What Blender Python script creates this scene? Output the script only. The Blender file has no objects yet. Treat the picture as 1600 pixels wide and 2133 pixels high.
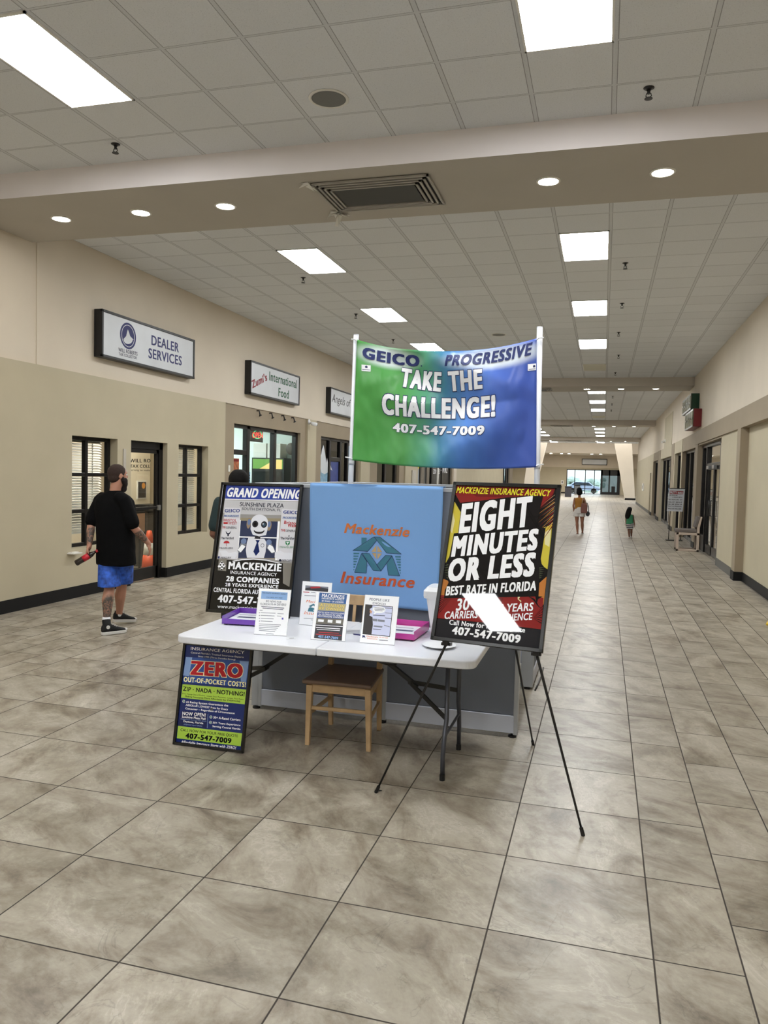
import bpy, bmesh, math, random
from mathutils import Vector, Matrix, Euler
random.seed(7)
SC = bpy.context.scene
COL = SC.collection
PI = math.pi

# ---------------------------------------------------------------- camera, world, exposure
cam = bpy.data.cameras.new('camera'); cam_o = bpy.data.objects.new('camera', cam); COL.objects.link(cam_o)
cam.sensor_fit = 'HORIZONTAL'; cam.sensor_width = 36.0; cam.lens = 36.335
cam.clip_start = 0.05; cam.clip_end = 400
_r = Vector((0.96186305, 0.27243495, 0.02446778)); _u = Vector((-0.03694673, 0.04076927, 0.99848526)); _f = Vector((-0.27102475, 0.96131008, -0.04928003))
cam_o.matrix_world = Matrix(((_r.x, _u.x, -_f.x, 0), (_r.y, _u.y, -_f.y, 0), (_r.z, _u.z, -_f.z, 1.752), (0, 0, 0, 1)))
SC.camera = cam_o
SC.view_settings.view_transform = 'Standard'; SC.view_settings.look = 'None'
SC.view_settings.gamma = 1.0; SC.view_settings.use_curve_mapping = False
SC.view_settings.exposure = 0.30
wd = bpy.data.worlds.new('world'); SC.world = wd; wd.use_nodes = True
bg = wd.node_tree.nodes['Background']; bg.inputs[0].default_value = (0.75, 0.88, 1.0, 1); bg.inputs[1].default_value = 4.5
TROFFER = 30.0      # radiance of the lit ceiling panels
DOWN = 60.0
SHOP = 32.0
ATRIUM_GLOW = 4.5  # strength of the added panel over the atrium

# ---------------------------------------------------------------- materials
def _mat(name):
    m = bpy.data.materials.new(name); m.use_nodes = True
    return m, m.node_tree, m.node_tree.nodes['Principled BSDF']
def nd(nt, t, **kw):
    n = nt.nodes.new(t)
    for k, v in kw.items(): setattr(n, k, v)
    return n
def lin(c): return tuple(((x/255/12.92) if x/255 <= .04045 else ((x/255+.055)/1.055)**2.4) for x in c)
def mat(name, rgb, rough=.6, metal=0, coat=0, var=0, vscale=6, bump=0, bscale=80, spec=.5, emit=None, estr=0, coatrough=.03, trans=0, alpha=1):
    """rgb in sRGB 0-255; var = amount of slow colour mottling"""
    m, nt, b = _mat(name); c = lin(rgb)
    b.inputs['Base Color'].default_value = (*c, 1); b.inputs['Roughness'].default_value = rough
    b.inputs['Metallic'].default_value = metal; b.inputs['Coat Weight'].default_value = coat; b.inputs['Coat Roughness'].default_value = coatrough
    b.inputs['Specular IOR Level'].default_value = spec; b.inputs['Transmission Weight'].default_value = trans; b.inputs['Alpha'].default_value = alpha
    if var:
        tc = nd(nt, 'ShaderNodeTexCoord'); n = nd(nt, 'ShaderNodeTexNoise'); n.inputs['Scale'].default_value = vscale; n.inputs['Detail'].default_value = 4
        nt.links.new(tc.outputs['Object'], n.inputs['Vector'])
        r = nd(nt, 'ShaderNodeValToRGB'); r.color_ramp.elements[0].position = .3; r.color_ramp.elements[1].position = .7
        r.color_ramp.elements[0].color = (*[x*(1-var) for x in c], 1); r.color_ramp.elements[1].color = (*[min(1, x*(1+var)) for x in c], 1)
        nt.links.new(n.outputs['Fac'], r.inputs[0]); nt.links.new(r.outputs[0], b.inputs['Base Color'])
    if bump:
        tc = nd(nt, 'ShaderNodeTexCoord'); n = nd(nt, 'ShaderNodeTexNoise'); n.inputs['Scale'].default_value = bscale; n.inputs['Detail'].default_value = 3
        nt.links.new(tc.outputs['Object'], n.inputs['Vector'])
        bp = nd(nt, 'ShaderNodeBump'); bp.inputs['Strength'].default_value = bump; bp.inputs['Distance'].default_value = .01
        nt.links.new(n.outputs['Fac'], bp.inputs['Height']); nt.links.new(bp.outputs[0], b.inputs['Normal'])
    if emit:
        b.inputs['Emission Color'].default_value = (*emit, 1); b.inputs['Emission Strength'].default_value = estr
    return m
_pc = {}
PAL = {'white': (246,248,252), 'ink': (20,20,24), 'navy': (22,38,92), 'teal': (58,120,142),
 'g_grey': (150,148,146), 'g_blue': (56,74,158), 'g_silver': (196,196,200), 'g_tan': (150,140,116), 'g_door': (52,60,88), 'g_pale': (214,214,220), 'g_black': (20,19,19), 'g_stone': (130,126,118), 'g_ink': (30,34,54),
 'r_shade': (120,124,134), 'r_blue': (110,128,166), 'r_white': (222,224,232), 'r_dark': (44,44,50), 'r_tan': (150,132,110), 'r_eye': (16,16,20), 'r_eye2': (60,84,104),
 'logo_blue': (22,52,128), 'logo_blue2': (60,96,160), 'logo_red': (180,44,52), 'logo_green': (60,130,90), 'logo_navy': (26,42,104),
 'b_black': (22,20,22), 'b_dark': (36,36,41), 'b_red': (138,40,40), 'b_red2': (112,34,36), 'b_yellow': (206,190,70), 'b_cream': (226,218,168), 'b_orange': (190,122,60), 'b_leaf': (84,92,70), 'b_yel': (236,226,60),
 'z_navy': (30,46,106), 'z_navy2': (24,34,84), 'z_blue': (52,84,160), 'z_sky': (140,170,224), 'z_green': (170,206,78), 'z_red': (190,30,46), 'z_cream': (250,246,206), 'z_check': (60,120,110),
 's_blue': (140,178,226), 's_ink': (74,80,104), 's_grey': (128,132,146), 's_violet': (96,92,190), 'p_blue': (52,96,156), 'p_sand': (176,172,150), 'p_sand2': (190,164,120), 'p_blue2': (66,88,146), 'p_field': (110,106,98), 'p_dark': (54,54,62), 'p_gold': (226,206,120), 'p_lav': (206,212,240), 'p_coat': (52,48,48), 'skin_p': (196,146,120), 'p_orange': (226,112,60),
 'd_orange': (206,112,48), 'd_orange2': (196,84,40), 's_navy': (34,40,98), 'sgrey': (206,210,216), 's_dk': (48,48,72), 'z_maroon': (130,24,38), 'z_dkgreen': (22,84,58), 'n_red': (150,24,32)}
def pmat(key, finish='print'):
    k = (key, finish)
    if k not in _pc:
        if key == 'neon_red': _pc[k] = mat('neon_red_glow', (255,60,50), emit=(1,.10,.06), estr=.9)
        elif key == 'neon_green': _pc[k] = mat('neon_green_glow', (60,220,140), emit=(.05,.75,.35), estr=.8)
        elif finish == 'glossy': _pc[k] = mat(key+'_behind_acrylic', PAL[key], rough=.6, spec=0, coat=1.0, coatrough=.02, bump=.2, bscale=3)
        else: _pc[k] = mat(key+'_'+finish, PAL[key], rough=.55 if finish != 'cloth' else .5)
    return _pc[k]

def tile_floor():
    m, nt, b = _mat('slate_look_floor_tile'); L = nt.links.new
    def M(op, a, b_=None, c=None):
        n = nd(nt, 'ShaderNodeMath', operation=op)
        for i, v in enumerate((a, b_, c)):
            if v is None: continue
            if isinstance(v, (int, float)): n.inputs[i].default_value = v
            else: L(v, n.inputs[i])
        return n.outputs[0]
    geo = nd(nt, 'ShaderNodeNewGeometry'); sp = nd(nt, 'ShaderNodeSeparateXYZ'); L(geo.outputs['Position'], sp.inputs[0]); x, y = sp.outputs[0], sp.outputs[1]
    S = .61; ST = .31
    dx = M('SUBTRACT', x, .241)
    right = M('GREATER_THAN', dx, 0.0); left = M('LESS_THAN', x, -4.639); strip = M('MAXIMUM', right, left)
    ub = M('DIVIDE', dx, S)
    us = M('ADD', M('MULTIPLY', right, M('DIVIDE', dx, ST)), M('MULTIPLY', left, M('DIVIDE', M('ADD', x, 4.639), ST)))
    u = M('ADD', M('MULTIPLY', strip, us), M('MULTIPLY', M('SUBTRACT', 1, strip), ub))
    fu = M('FLOOR', u)
    odd = M('MULTIPLY', strip, M('PINGPONG', fu, 1.0))
    v = M('ADD', M('DIVIDE', M('SUBTRACT', y, 2.93), S), M('MULTIPLY', odd, .46))
    fv = M('FLOOR', v)
    su = M('ADD', M('MULTIPLY', strip, ST), M('MULTIPLY', M('SUBTRACT', 1, strip), S))
    fru = M('FRACT', u); frv = M('FRACT', v)
    du = M('MULTIPLY', M('MINIMUM', fru, M('SUBTRACT', 1, fru)), su)
    dv = M('MULTIPLY', M('MINIMUM', frv, M('SUBTRACT', 1, frv)), S)
    d = M('MINIMUM', du, dv)
    gr = nd(nt, 'ShaderNodeMapRange'); gr.inputs[1].default_value = .0022; gr.inputs[2].default_value = .0042; L(d, gr.inputs[0])   # 0 in grout, 1 on tile
    cmb = nd(nt, 'ShaderNodeCombineXYZ'); L(fu, cmb.inputs[0]); L(fv, cmb.inputs[1]); L(strip, cmb.inputs[2])
    wn = nd(nt, 'ShaderNodeTexWhiteNoise'); L(cmb.outputs[0], wn.inputs[0])
    off = nd(nt, 'ShaderNodeVectorMath', operation='MULTIPLY_ADD'); L(wn.outputs['Color'], off.inputs[0]); off.inputs[1].default_value = (31, 37, 17); L(geo.outputs['Position'], off.inputs[2])
    # swirl angle differs tile to tile
    rot = nd(nt, 'ShaderNodeVectorRotate', rotation_type='Z_AXIS'); L(off.outputs[0], rot.inputs['Vector']); L(M('MULTIPLY_ADD', wn.outputs['Value'], 1.3, .25), rot.inputs['Angle'])
    mp = nd(nt, 'ShaderNodeMapping'); mp.inputs['Scale'].default_value = (1.5, 3.0, 1); L(rot.outputs[0], mp.inputs[0])
    n1 = nd(nt, 'ShaderNodeTexNoise'); n1.inputs['Scale'].default_value = 1.5; n1.inputs['Detail'].default_value = 12; n1.inputs['Roughness'].default_value = .68; n1.inputs['Distortion'].default_value = .45; L(mp.outputs[0], n1.inputs[0])
    n2 = nd(nt, 'ShaderNodeTexNoise'); n2.inputs['Scale'].default_value = 2.2; n2.inputs['Detail'].default_value = 12; n2.inputs['Roughness'].default_value = .72; n2.inputs['Distortion'].default_value = .3; L(off.outputs[0], n2.inputs[0])
    n3 = nd(nt, 'ShaderNodeTexNoise'); n3.inputs['Scale'].default_value = 55; n3.inputs['Detail'].default_value = 4; L(off.outputs[0], n3.inputs[0])
    r1 = nd(nt, 'ShaderNodeValToRGB'); e = r1.color_ramp.elements
    e[0].position = .30; e[0].color = (.14, .113, .085, 1); e[1].position = .72; e[1].color = (.50, .46, .385, 1)
    for p, c in ((.42, (.25, .213, .165, 1)), (.50, (.325, .29, .232, 1)), (.565, (.355, .32, .26, 1)), (.59, (.415, .38, .315, 1)), (.615, (.34, .305, .248, 1))):
        q = e.new(p); q.color = c
    L(n1.outputs[0], r1.inputs[0])
    r2 = nd(nt, 'ShaderNodeValToRGB'); e = r2.color_ramp.elements
    e[0].position = .34; e[0].color = (.50, .47, .43, 1); e[1].position = .52; e[1].color = (1.04, 1.04, 1.04, 1); q = e.new(.43); q.color = (.80, .78, .75, 1)
    L(n2.outputs[0], r2.inputs[0])
    mx = nd(nt, 'ShaderNodeMix', data_type='RGBA', blend_type='MULTIPLY'); mx.inputs[0].default_value = .85; L(r1.outputs[0], mx.inputs[6]); L(r2.outputs[0], mx.inputs[7])
    # fine dark cracks
    n4 = nd(nt, 'ShaderNodeTexNoise'); n4.inputs['Scale'].default_value = 3.0; n4.inputs['Detail'].default_value = 8; n4.inputs['Distortion'].default_value = 1.8; L(off.outputs[0], n4.inputs[0])
    crk = nd(nt, 'ShaderNodeMapRange'); crk.inputs[1].default_value = .0; crk.inputs[2].default_value = .012; L(M('ABSOLUTE', M('SUBTRACT', n4.outputs[0], .41)), crk.inputs[0])
    crm = M('MULTIPLY_ADD', crk.outputs[0], .22, .78)
    val = M('MULTIPLY', crm, M('MULTIPLY_ADD', n3.outputs[0], .22, .89)); val = M('MULTIPLY', val, M('MULTIPLY_ADD', wn.outputs['Value'], .14, .93))
    sc = nd(nt, 'ShaderNodeVectorMath', operation='SCALE'); L(mx.outputs[2], sc.inputs[0]); L(val, sc.inputs['Scale'])
    fin = nd(nt, 'ShaderNodeMix', data_type='RGBA'); fin.inputs[6].default_value = (.035, .028, .022, 1); L(gr.outputs[0], fin.inputs[0]); L(sc.outputs[0], fin.inputs[7])
    L(fin.outputs[2], b.inputs['Base Color'])
    L(M('ADD', M('MULTIPLY', M('SUBTRACT', 1, gr.outputs[0]), .5), M('MULTIPLY_ADD', n2.outputs[0], .18, .27)), b.inputs['Roughness'])
    bp = nd(nt, 'ShaderNodeBump'); bp.inputs['Strength'].default_value = .35; bp.inputs['Distance'].default_value = .003
    L(M('ADD', gr.outputs[0], M('MULTIPLY', n2.outputs[0], .35)), bp.inputs['Height']); L(bp.outputs[0], b.inputs['Normal'])
    return m
def tile_ceiling(yoff):
    m, nt, b = _mat('fissured_ceiling_tile'); L = nt.links.new
    def M(op, a, b_=None, c=None):
        n = nd(nt, 'ShaderNodeMath', operation=op)
        for i, v in enumerate((a, b_, c)):
            if v is None: continue
            if isinstance(v, (int, float)): n.inputs[i].default_value = v
            else: L(v, n.inputs[i])
        return n.outputs[0]
    geo = nd(nt, 'ShaderNodeNewGeometry'); sp = nd(nt, 'ShaderNodeSeparateXYZ'); L(geo.outputs['Position'], sp.inputs[0])
    T = .6096
    fx = M('FRACT', M('DIVIDE', M('ADD', sp.outputs[0], 1.8592), T)); fy = M('FRACT', M('DIVIDE', M('SUBTRACT', sp.outputs[1], yoff), T))
    dx = M('MULTIPLY', M('MINIMUM', fx, M('SUBTRACT', 1, fx)), T); dy = M('MULTIPLY', M('MINIMUM', fy, M('SUBTRACT', 1, fy)), T)
    d = M('MINIMUM', M('MULTIPLY', dx, .62), dy)
    bar = M('LESS_THAN', d, .0095); edge = M('MULTIPLY', M('LESS_THAN', d, .013), M('SUBTRACT', 1, bar))
    n = nd(nt, 'ShaderNodeTexNoise'); n.inputs['Scale'].default_value = 90; n.inputs['Detail'].default_value = 3; L(geo.outputs['Position'], n.inputs[0])
    n2 = nd(nt, 'ShaderNodeTexVoronoi'); n2.inputs['Scale'].default_value = 70; L(geo.outputs['Position'], n2.inputs[0])
    pit = M('LESS_THAN', n2.outputs['Distance'], .17)
    wn = nd(nt, 'ShaderNodeTexWhiteNoise'); cb = nd(nt, 'ShaderNodeCombineXYZ'); L(M('FLOOR', M('DIVIDE', M('ADD', sp.outputs[0], 1.8592), T)), cb.inputs[0]); L(M('FLOOR', M('DIVIDE', M('SUBTRACT', sp.outputs[1], yoff), T)), cb.inputs[1]); L(cb.outputs[0], wn.inputs[0])
    shade = M('MULTIPLY', M('MULTIPLY_ADD', n.outputs[0], .16, .92), M('MULTIPLY_ADD', wn.outputs['Value'], .06, .96))
    shade = M('MULTIPLY', shade, M('SUBTRACT', 1, M('MULTIPLY', pit, .22)))
    shade = M('MULTIPLY', shade, M('SUBTRACT', 1, M('MULTIPLY', edge, .55)))
    shade = M('MULTIPLY', shade, M('SUBTRACT', 1, M('MULTIPLY', bar, .12)))
    sc = nd(nt, 'ShaderNodeVectorMath', operation='SCALE'); sc.inputs[0].default_value = (.73, .745, .765); L(shade, sc.inputs['Scale']); L(sc.outputs[0], b.inputs['Base Color'])
    b.inputs['Roughness'].default_value = .9; b.inputs['Specular IOR Level'].default_value = .2
    bp = nd(nt, 'ShaderNodeBump'); bp.inputs['Strength'].default_value = .5; bp.inputs['Distance'].default_value = .004; L(M('ADD', M('MULTIPLY', n.outputs[0], .4), M('MULTIPLY', bar, 1.5)), bp.inputs['Height']); L(bp.outputs[0], b.inputs['Normal'])
    return m

# ---------------------------------------------------------------- mesh helpers
class MB:
    def __init__(s): s.v = []; s.f = []; s.m = []
    def add(s, vs, fs, m=0):
        o = len(s.v); s.v += [tuple(p) for p in vs]; s.f += [tuple(i+o for i in f) for f in fs]; s.m += [m]*len(fs); return s
    def box(s, x0, x1, y0, y1, z0, z1, m=0):
        vs = [(x, y, z) for z in (z0, z1) for y in (y0, y1) for x in (x0, x1)]
        return s.add(vs, [(0,2,3,1), (4,5,7,6), (0,1,5,4), (2,6,7,3), (0,4,6,2), (1,3,7,5)], m)
    def obox(s, c, size, R, m=0):
        hx, hy, hz = (a/2 for a in size); c = Vector(c)
        vs = [c + R @ Vector((x, y, z)) for z in (-hz, hz) for y in (-hy, hy) for x in (-hx, hx)]
        return s.add(vs, [(0,2,3,1), (4,5,7,6), (0,1,5,4), (2,6,7,3), (0,4,6,2), (1,3,7,5)], m)
    def beam(s, a, b, w, h, m=0, up=(0,0,1)):
        """rectangular bar from a to b; w across, h along 'up'"""
        a = Vector(a); b = Vector(b); d = (b-a); L = d.length; d.normalize(); u = Vector(up); sd = d.cross(u)
        if sd.length < 1e-4: sd = d.cross(Vector((0,1,0)))
        sd.normalize(); u = sd.cross(d); R = Matrix((sd, d, u)).transposed()
        return s.obox((a+b)/2, (w, L, h), R, m)
    def prism(s, pts, ax, a0, a1, m=0):
        """polygon pts in the two other axes, extruded along ax from a0 to a1"""
        def P(p, a):
            return (a, p[0], p[1]) if ax == 0 else ((p[0], a, p[1]) if ax == 1 else (p[0], p[1], a))
        n = len(pts); vs = [P(p, a0) for p in pts] + [P(p, a1) for p in pts]
        return s.add(vs, [tuple(range(n))[::-1], tuple(range(n, 2*n))] + [(i, (i+1) % n, (i+1) % n+n, i+n) for i in range(n)], m)
    def tube(s, pts, r, n=10, m=0, cap=True, flat=1.0):
        pts = [Vector(p) for p in pts]; rs = r if isinstance(r, (list, tuple)) else [r]*len(pts)
        rings = []; prev = None
        for i, p in enumerate(pts):
            t = (pts[min(i+1, len(pts)-1)] - pts[max(i-1, 0)]).normalized()
            if prev is None:
                a = t.orthogonal().normalized()
            else:
                a = (prev - t*prev.dot(t)); a = a.normalized() if a.length > 1e-5 else t.orthogonal().normalized()
            prev = a; b = t.cross(a)
            rings.append([p + a*math.cos(2*PI*k/n)*rs[i] + b*math.sin(2*PI*k/n)*rs[i]*flat for k in range(n)])
        return s.rings(rings, m, cap)
    def rings(s, rings, m=0, cap=True):
        n = len(rings[0]); vs = [q for rg in rings for q in rg]; fs = []
        for i in range(len(rings)-1):
            for k in range(n): fs.append((i*n+k, i*n+(k+1) % n, (i+1)*n+(k+1) % n, (i+1)*n+k))
        if cap: fs += [tuple(range(n))[::-1], tuple((len(rings)-1)*n+k for k in range(n))]
        return s.add(vs, fs, m)
    def lathe(s, c, prof, n=24, m=0, cap=True, axis='Z'):
        rg = []
        for r, h in prof:
            ring = []
            for k in range(n):
                a = 2*PI*k/n; p = (r*math.cos(a), r*math.sin(a), h)
                if axis == 'Y': p = (p[0], p[2], p[1])
                if axis == 'X': p = (p[2], p[0], p[1])
                ring.append(Vector(c)+Vector(p))
            rg.append(ring)
        return s.rings(rg, m, cap)
    def ball(s, c, r, m=0, n=16, R=None):
        rx, ry, rz = r if isinstance(r, (tuple, list)) else (r, r, r); rg = []
        for i in range(1, n//2):
            th = PI*i/(n//2); ring = []
            for k in range(n):
                ph = 2*PI*k/n; p = Vector((rx*math.sin(th)*math.cos(ph), ry*math.sin(th)*math.sin(ph), rz*math.cos(th)))
                if R: p = R @ p
                ring.append(Vector(c)+p)
            rg.append(ring)
        return s.rings(rg, m, True)
    def build(s, name, mats, parent=None, smooth=False, bevel=0, local=False, kind=None, seg=2, flipfix=True):
        me = bpy.data.meshes.new(name); off = Vector((0,0,0))
        if parent is not None and not local:
            off = Vector(parent.location); q = parent.parent
            while q is not None: off += Vector(q.location); q = q.parent
        me.from_pydata([tuple(Vector(p)-off) for p in s.v], [], s.f)
        if not isinstance(mats, (list, tuple)): mats = [mats]
        for m in mats: me.materials.append(m)
        for p, mi in zip(me.polygons, s.m): p.material_index = mi; p.use_smooth = smooth
        me.validate(); me.update()
        if flipfix:
            bm = bmesh.new(); bm.from_mesh(me); bmesh.ops.recalc_face_normals(bm, faces=bm.faces); bm.to_mesh(me); bm.free()
        o = bpy.data.objects.new(name, me); COL.objects.link(o)
        if parent is not None: o.parent = parent
        if bevel:
            md = o.modifiers.new('bevel', 'BEVEL'); md.width = bevel; md.segments = seg; md.limit_method = 'ANGLE'; md.angle_limit = .6
        if kind: o['kind'] = kind
        return o
def thing(name, label, cat, loc=(0,0,0), rot=(0,0,0), group=None):
    o = bpy.data.objects.new(name, None); COL.objects.link(o); o.location = loc; o.rotation_euler = rot
    o.empty_display_size = .1
    o['label'] = label; o['category'] = cat
    if group: o['group'] = group
    return o
def tag(o, label, cat, group=None):
    o['label'] = label; o['category'] = cat
    if group: o['group'] = group
    return o
def sroot(name, loc=(0,0,0)):
    o = bpy.data.objects.new(name, None); COL.objects.link(o); o.location = loc; o['kind'] = 'structure'; return o
def dup(root, loc, label=None):
    r = root.copy(); COL.objects.link(r); r.location = loc
    if label: r['label'] = label
    for ch in list(root.children):
        c = ch.copy(); COL.objects.link(c); c.parent = r
        for g in ch.children:
            d = g.copy(); COL.objects.link(d); d.parent = c
    return r
def remesh(name, mb, voxel, mat_, parent, it=6, fac=.5, mats=None, local=False):
    """fuse overlapping closed pieces into ONE continuous skin"""
    off = Vector((0,0,0)) if local else Vector(parent.location)
    me = bpy.data.meshes.new(name); me.from_pydata([tuple(Vector(p)-off) for p in mb.v], [], mb.f)
    bm = bmesh.new(); bm.from_mesh(me); bmesh.ops.recalc_face_normals(bm, faces=bm.faces); bm.to_mesh(me); bm.free()
    o = bpy.data.objects.new(name, me); COL.objects.link(o)
    md = o.modifiers.new('r', 'REMESH'); md.mode = 'VOXEL'; md.voxel_size = voxel; md.use_smooth_shade = True
    sm = o.modifiers.new('s', 'SMOOTH'); sm.iterations = it; sm.factor = fac
    dg = bpy.context.evaluated_depsgraph_get(); me2 = bpy.data.meshes.new_from_object(o.evaluated_get(dg))
    bpy.data.objects.remove(o); me2.materials.clear(); me2.materials.append(mat_)
    for p in me2.polygons: p.use_smooth = True
    r = bpy.data.objects.new(name, me2); COL.objects.link(r); r.parent = parent
    return r

# ---------------------------------------------------------------- lettering
STY = {'': .0, 'b': .022, 'h': .040}
def style(st):
    return (.062 if 'x' in st else .048 if 'h' in st else .026 if 'b' in st else .006), ('i' in st), ({'O': 'g_black', 'C': 'z_cream', 'K': 'p_dark', 'S': 'navy'}.get(next((c for c in st if c in 'OCKS'), ''), None))
_glyph = {}
def prepare_text(keys):
    obs = []
    for txt, off in keys:
        cu = bpy.data.curves.new('t', 'FONT'); cu.body = txt; cu.offset = 0; cu.resolution_u = 3; cu.space_character = 1.0 + off*2.8
        cu.fill_mode = 'FRONT'; o = bpy.data.objects.new('t', cu); COL.objects.link(o); obs.append(o)
    bpy.context.view_layer.update(); dg = bpy.context.evaluated_depsgraph_get()
    for (txt, off), o in zip(keys, obs):
        me = o.evaluated_get(dg).to_mesh()
        _glyph[(txt, off)] = ([(v.co.x, v.co.y) for v in me.vertices], [tuple(p.vertices) for p in me.polygons])
        o.evaluated_get(dg).to_mesh_clear()
    for o in obs:
        cu = o.data; bpy.data.objects.remove(o); bpy.data.curves.remove(cu)
def art_polys(items):
    """-> list of (verts2d, faces, colour, layer)"""
    out = []; layer = 0; NP_ = sum(1 for i in items if i[0] != 'T')
    for it in items:
        if it[0] != 'T': layer += 1
        if it[0] == 'P': out.append((it[1], [tuple(range(len(it[1])))], it[2], layer))
        elif it[0] == 'E':
            _, cx, cy, rx, ry, col = it
            out.append(([(cx+rx*math.cos(2*PI*k/28), cy+ry*math.sin(2*PI*k/28)) for k in range(28)], [tuple(range(28))], col, layer))
        else:
            _, txt, u, v, w, h, ang, col, st = it; off, ital, oc = style(st)
            vs, fs = _glyph[(txt, off)]
            sh = .24 if ital else 0
            big = h > .011
            P = [(x+sh*y, y) for x, y in vs]; rr = off if big else off*.6
            x0 = min(p[0] for p in P)-rr; x1 = max(p[0] for p in P)+rr; y0 = min(p[1] for p in P)-rr*.55; y1 = max(p[1] for p in P)+rr*.55
            sx = w/(x1-x0); sy = h/(y1-y0); ca, sa = math.cos(ang), math.sin(ang)
            def T(x, y):
                a = (x+sh*y-x0)*sx; b = (y-y0)*sy; return (u+a*ca-b*sa, v+a*sa+b*ca)
            if oc:
                ro = rr+.026; ry_ = rr*.55+.024
                for ci, (dx, dy) in enumerate(((-ro,-ry_),(ro,-ry_),(ro,ry_),(-ro,ry_),(0,ry_),(0,-ry_),(-ro,0),(ro,0))):
                    out.append(([T(x+dx, y+dy) for x, y in vs], fs, oc, NP_+2+ci))
            sh5 = ((-rr,-.5*rr),(rr,-.5*rr),(rr,.5*rr),(-rr,.5*rr),(0,.5*rr),(0,-.5*rr),(-rr*.5,0),(rr*.5,0)) if rr > .05 else ((0,0),) if rr < .005 else (((-rr,0),(rr,0)) if rr < .02 else ((-rr,-.5*rr),(rr,-.5*rr),(rr,.5*rr),(-rr,.5*rr),(0,0)))
            for ci, (dx, dy) in enumerate(sh5): out.append(([T(x+dx, y+dy) for x, y in vs], fs, col, NP_+12+ci))
    return out
def art_mesh(mb, items, fn, mats, finish='print', base=0.0004, step=0.00004):
    """fn(u, v, n) -> 3D; fills mb and the mats list"""
    for vs, fs, col, ly in art_polys(items):
        m = pmat(col, finish)
        if m not in mats: mats.append(m)
        mb.add([fn(x, y, base+ly*step) for x, y in vs], fs, mats.index(m))
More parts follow.
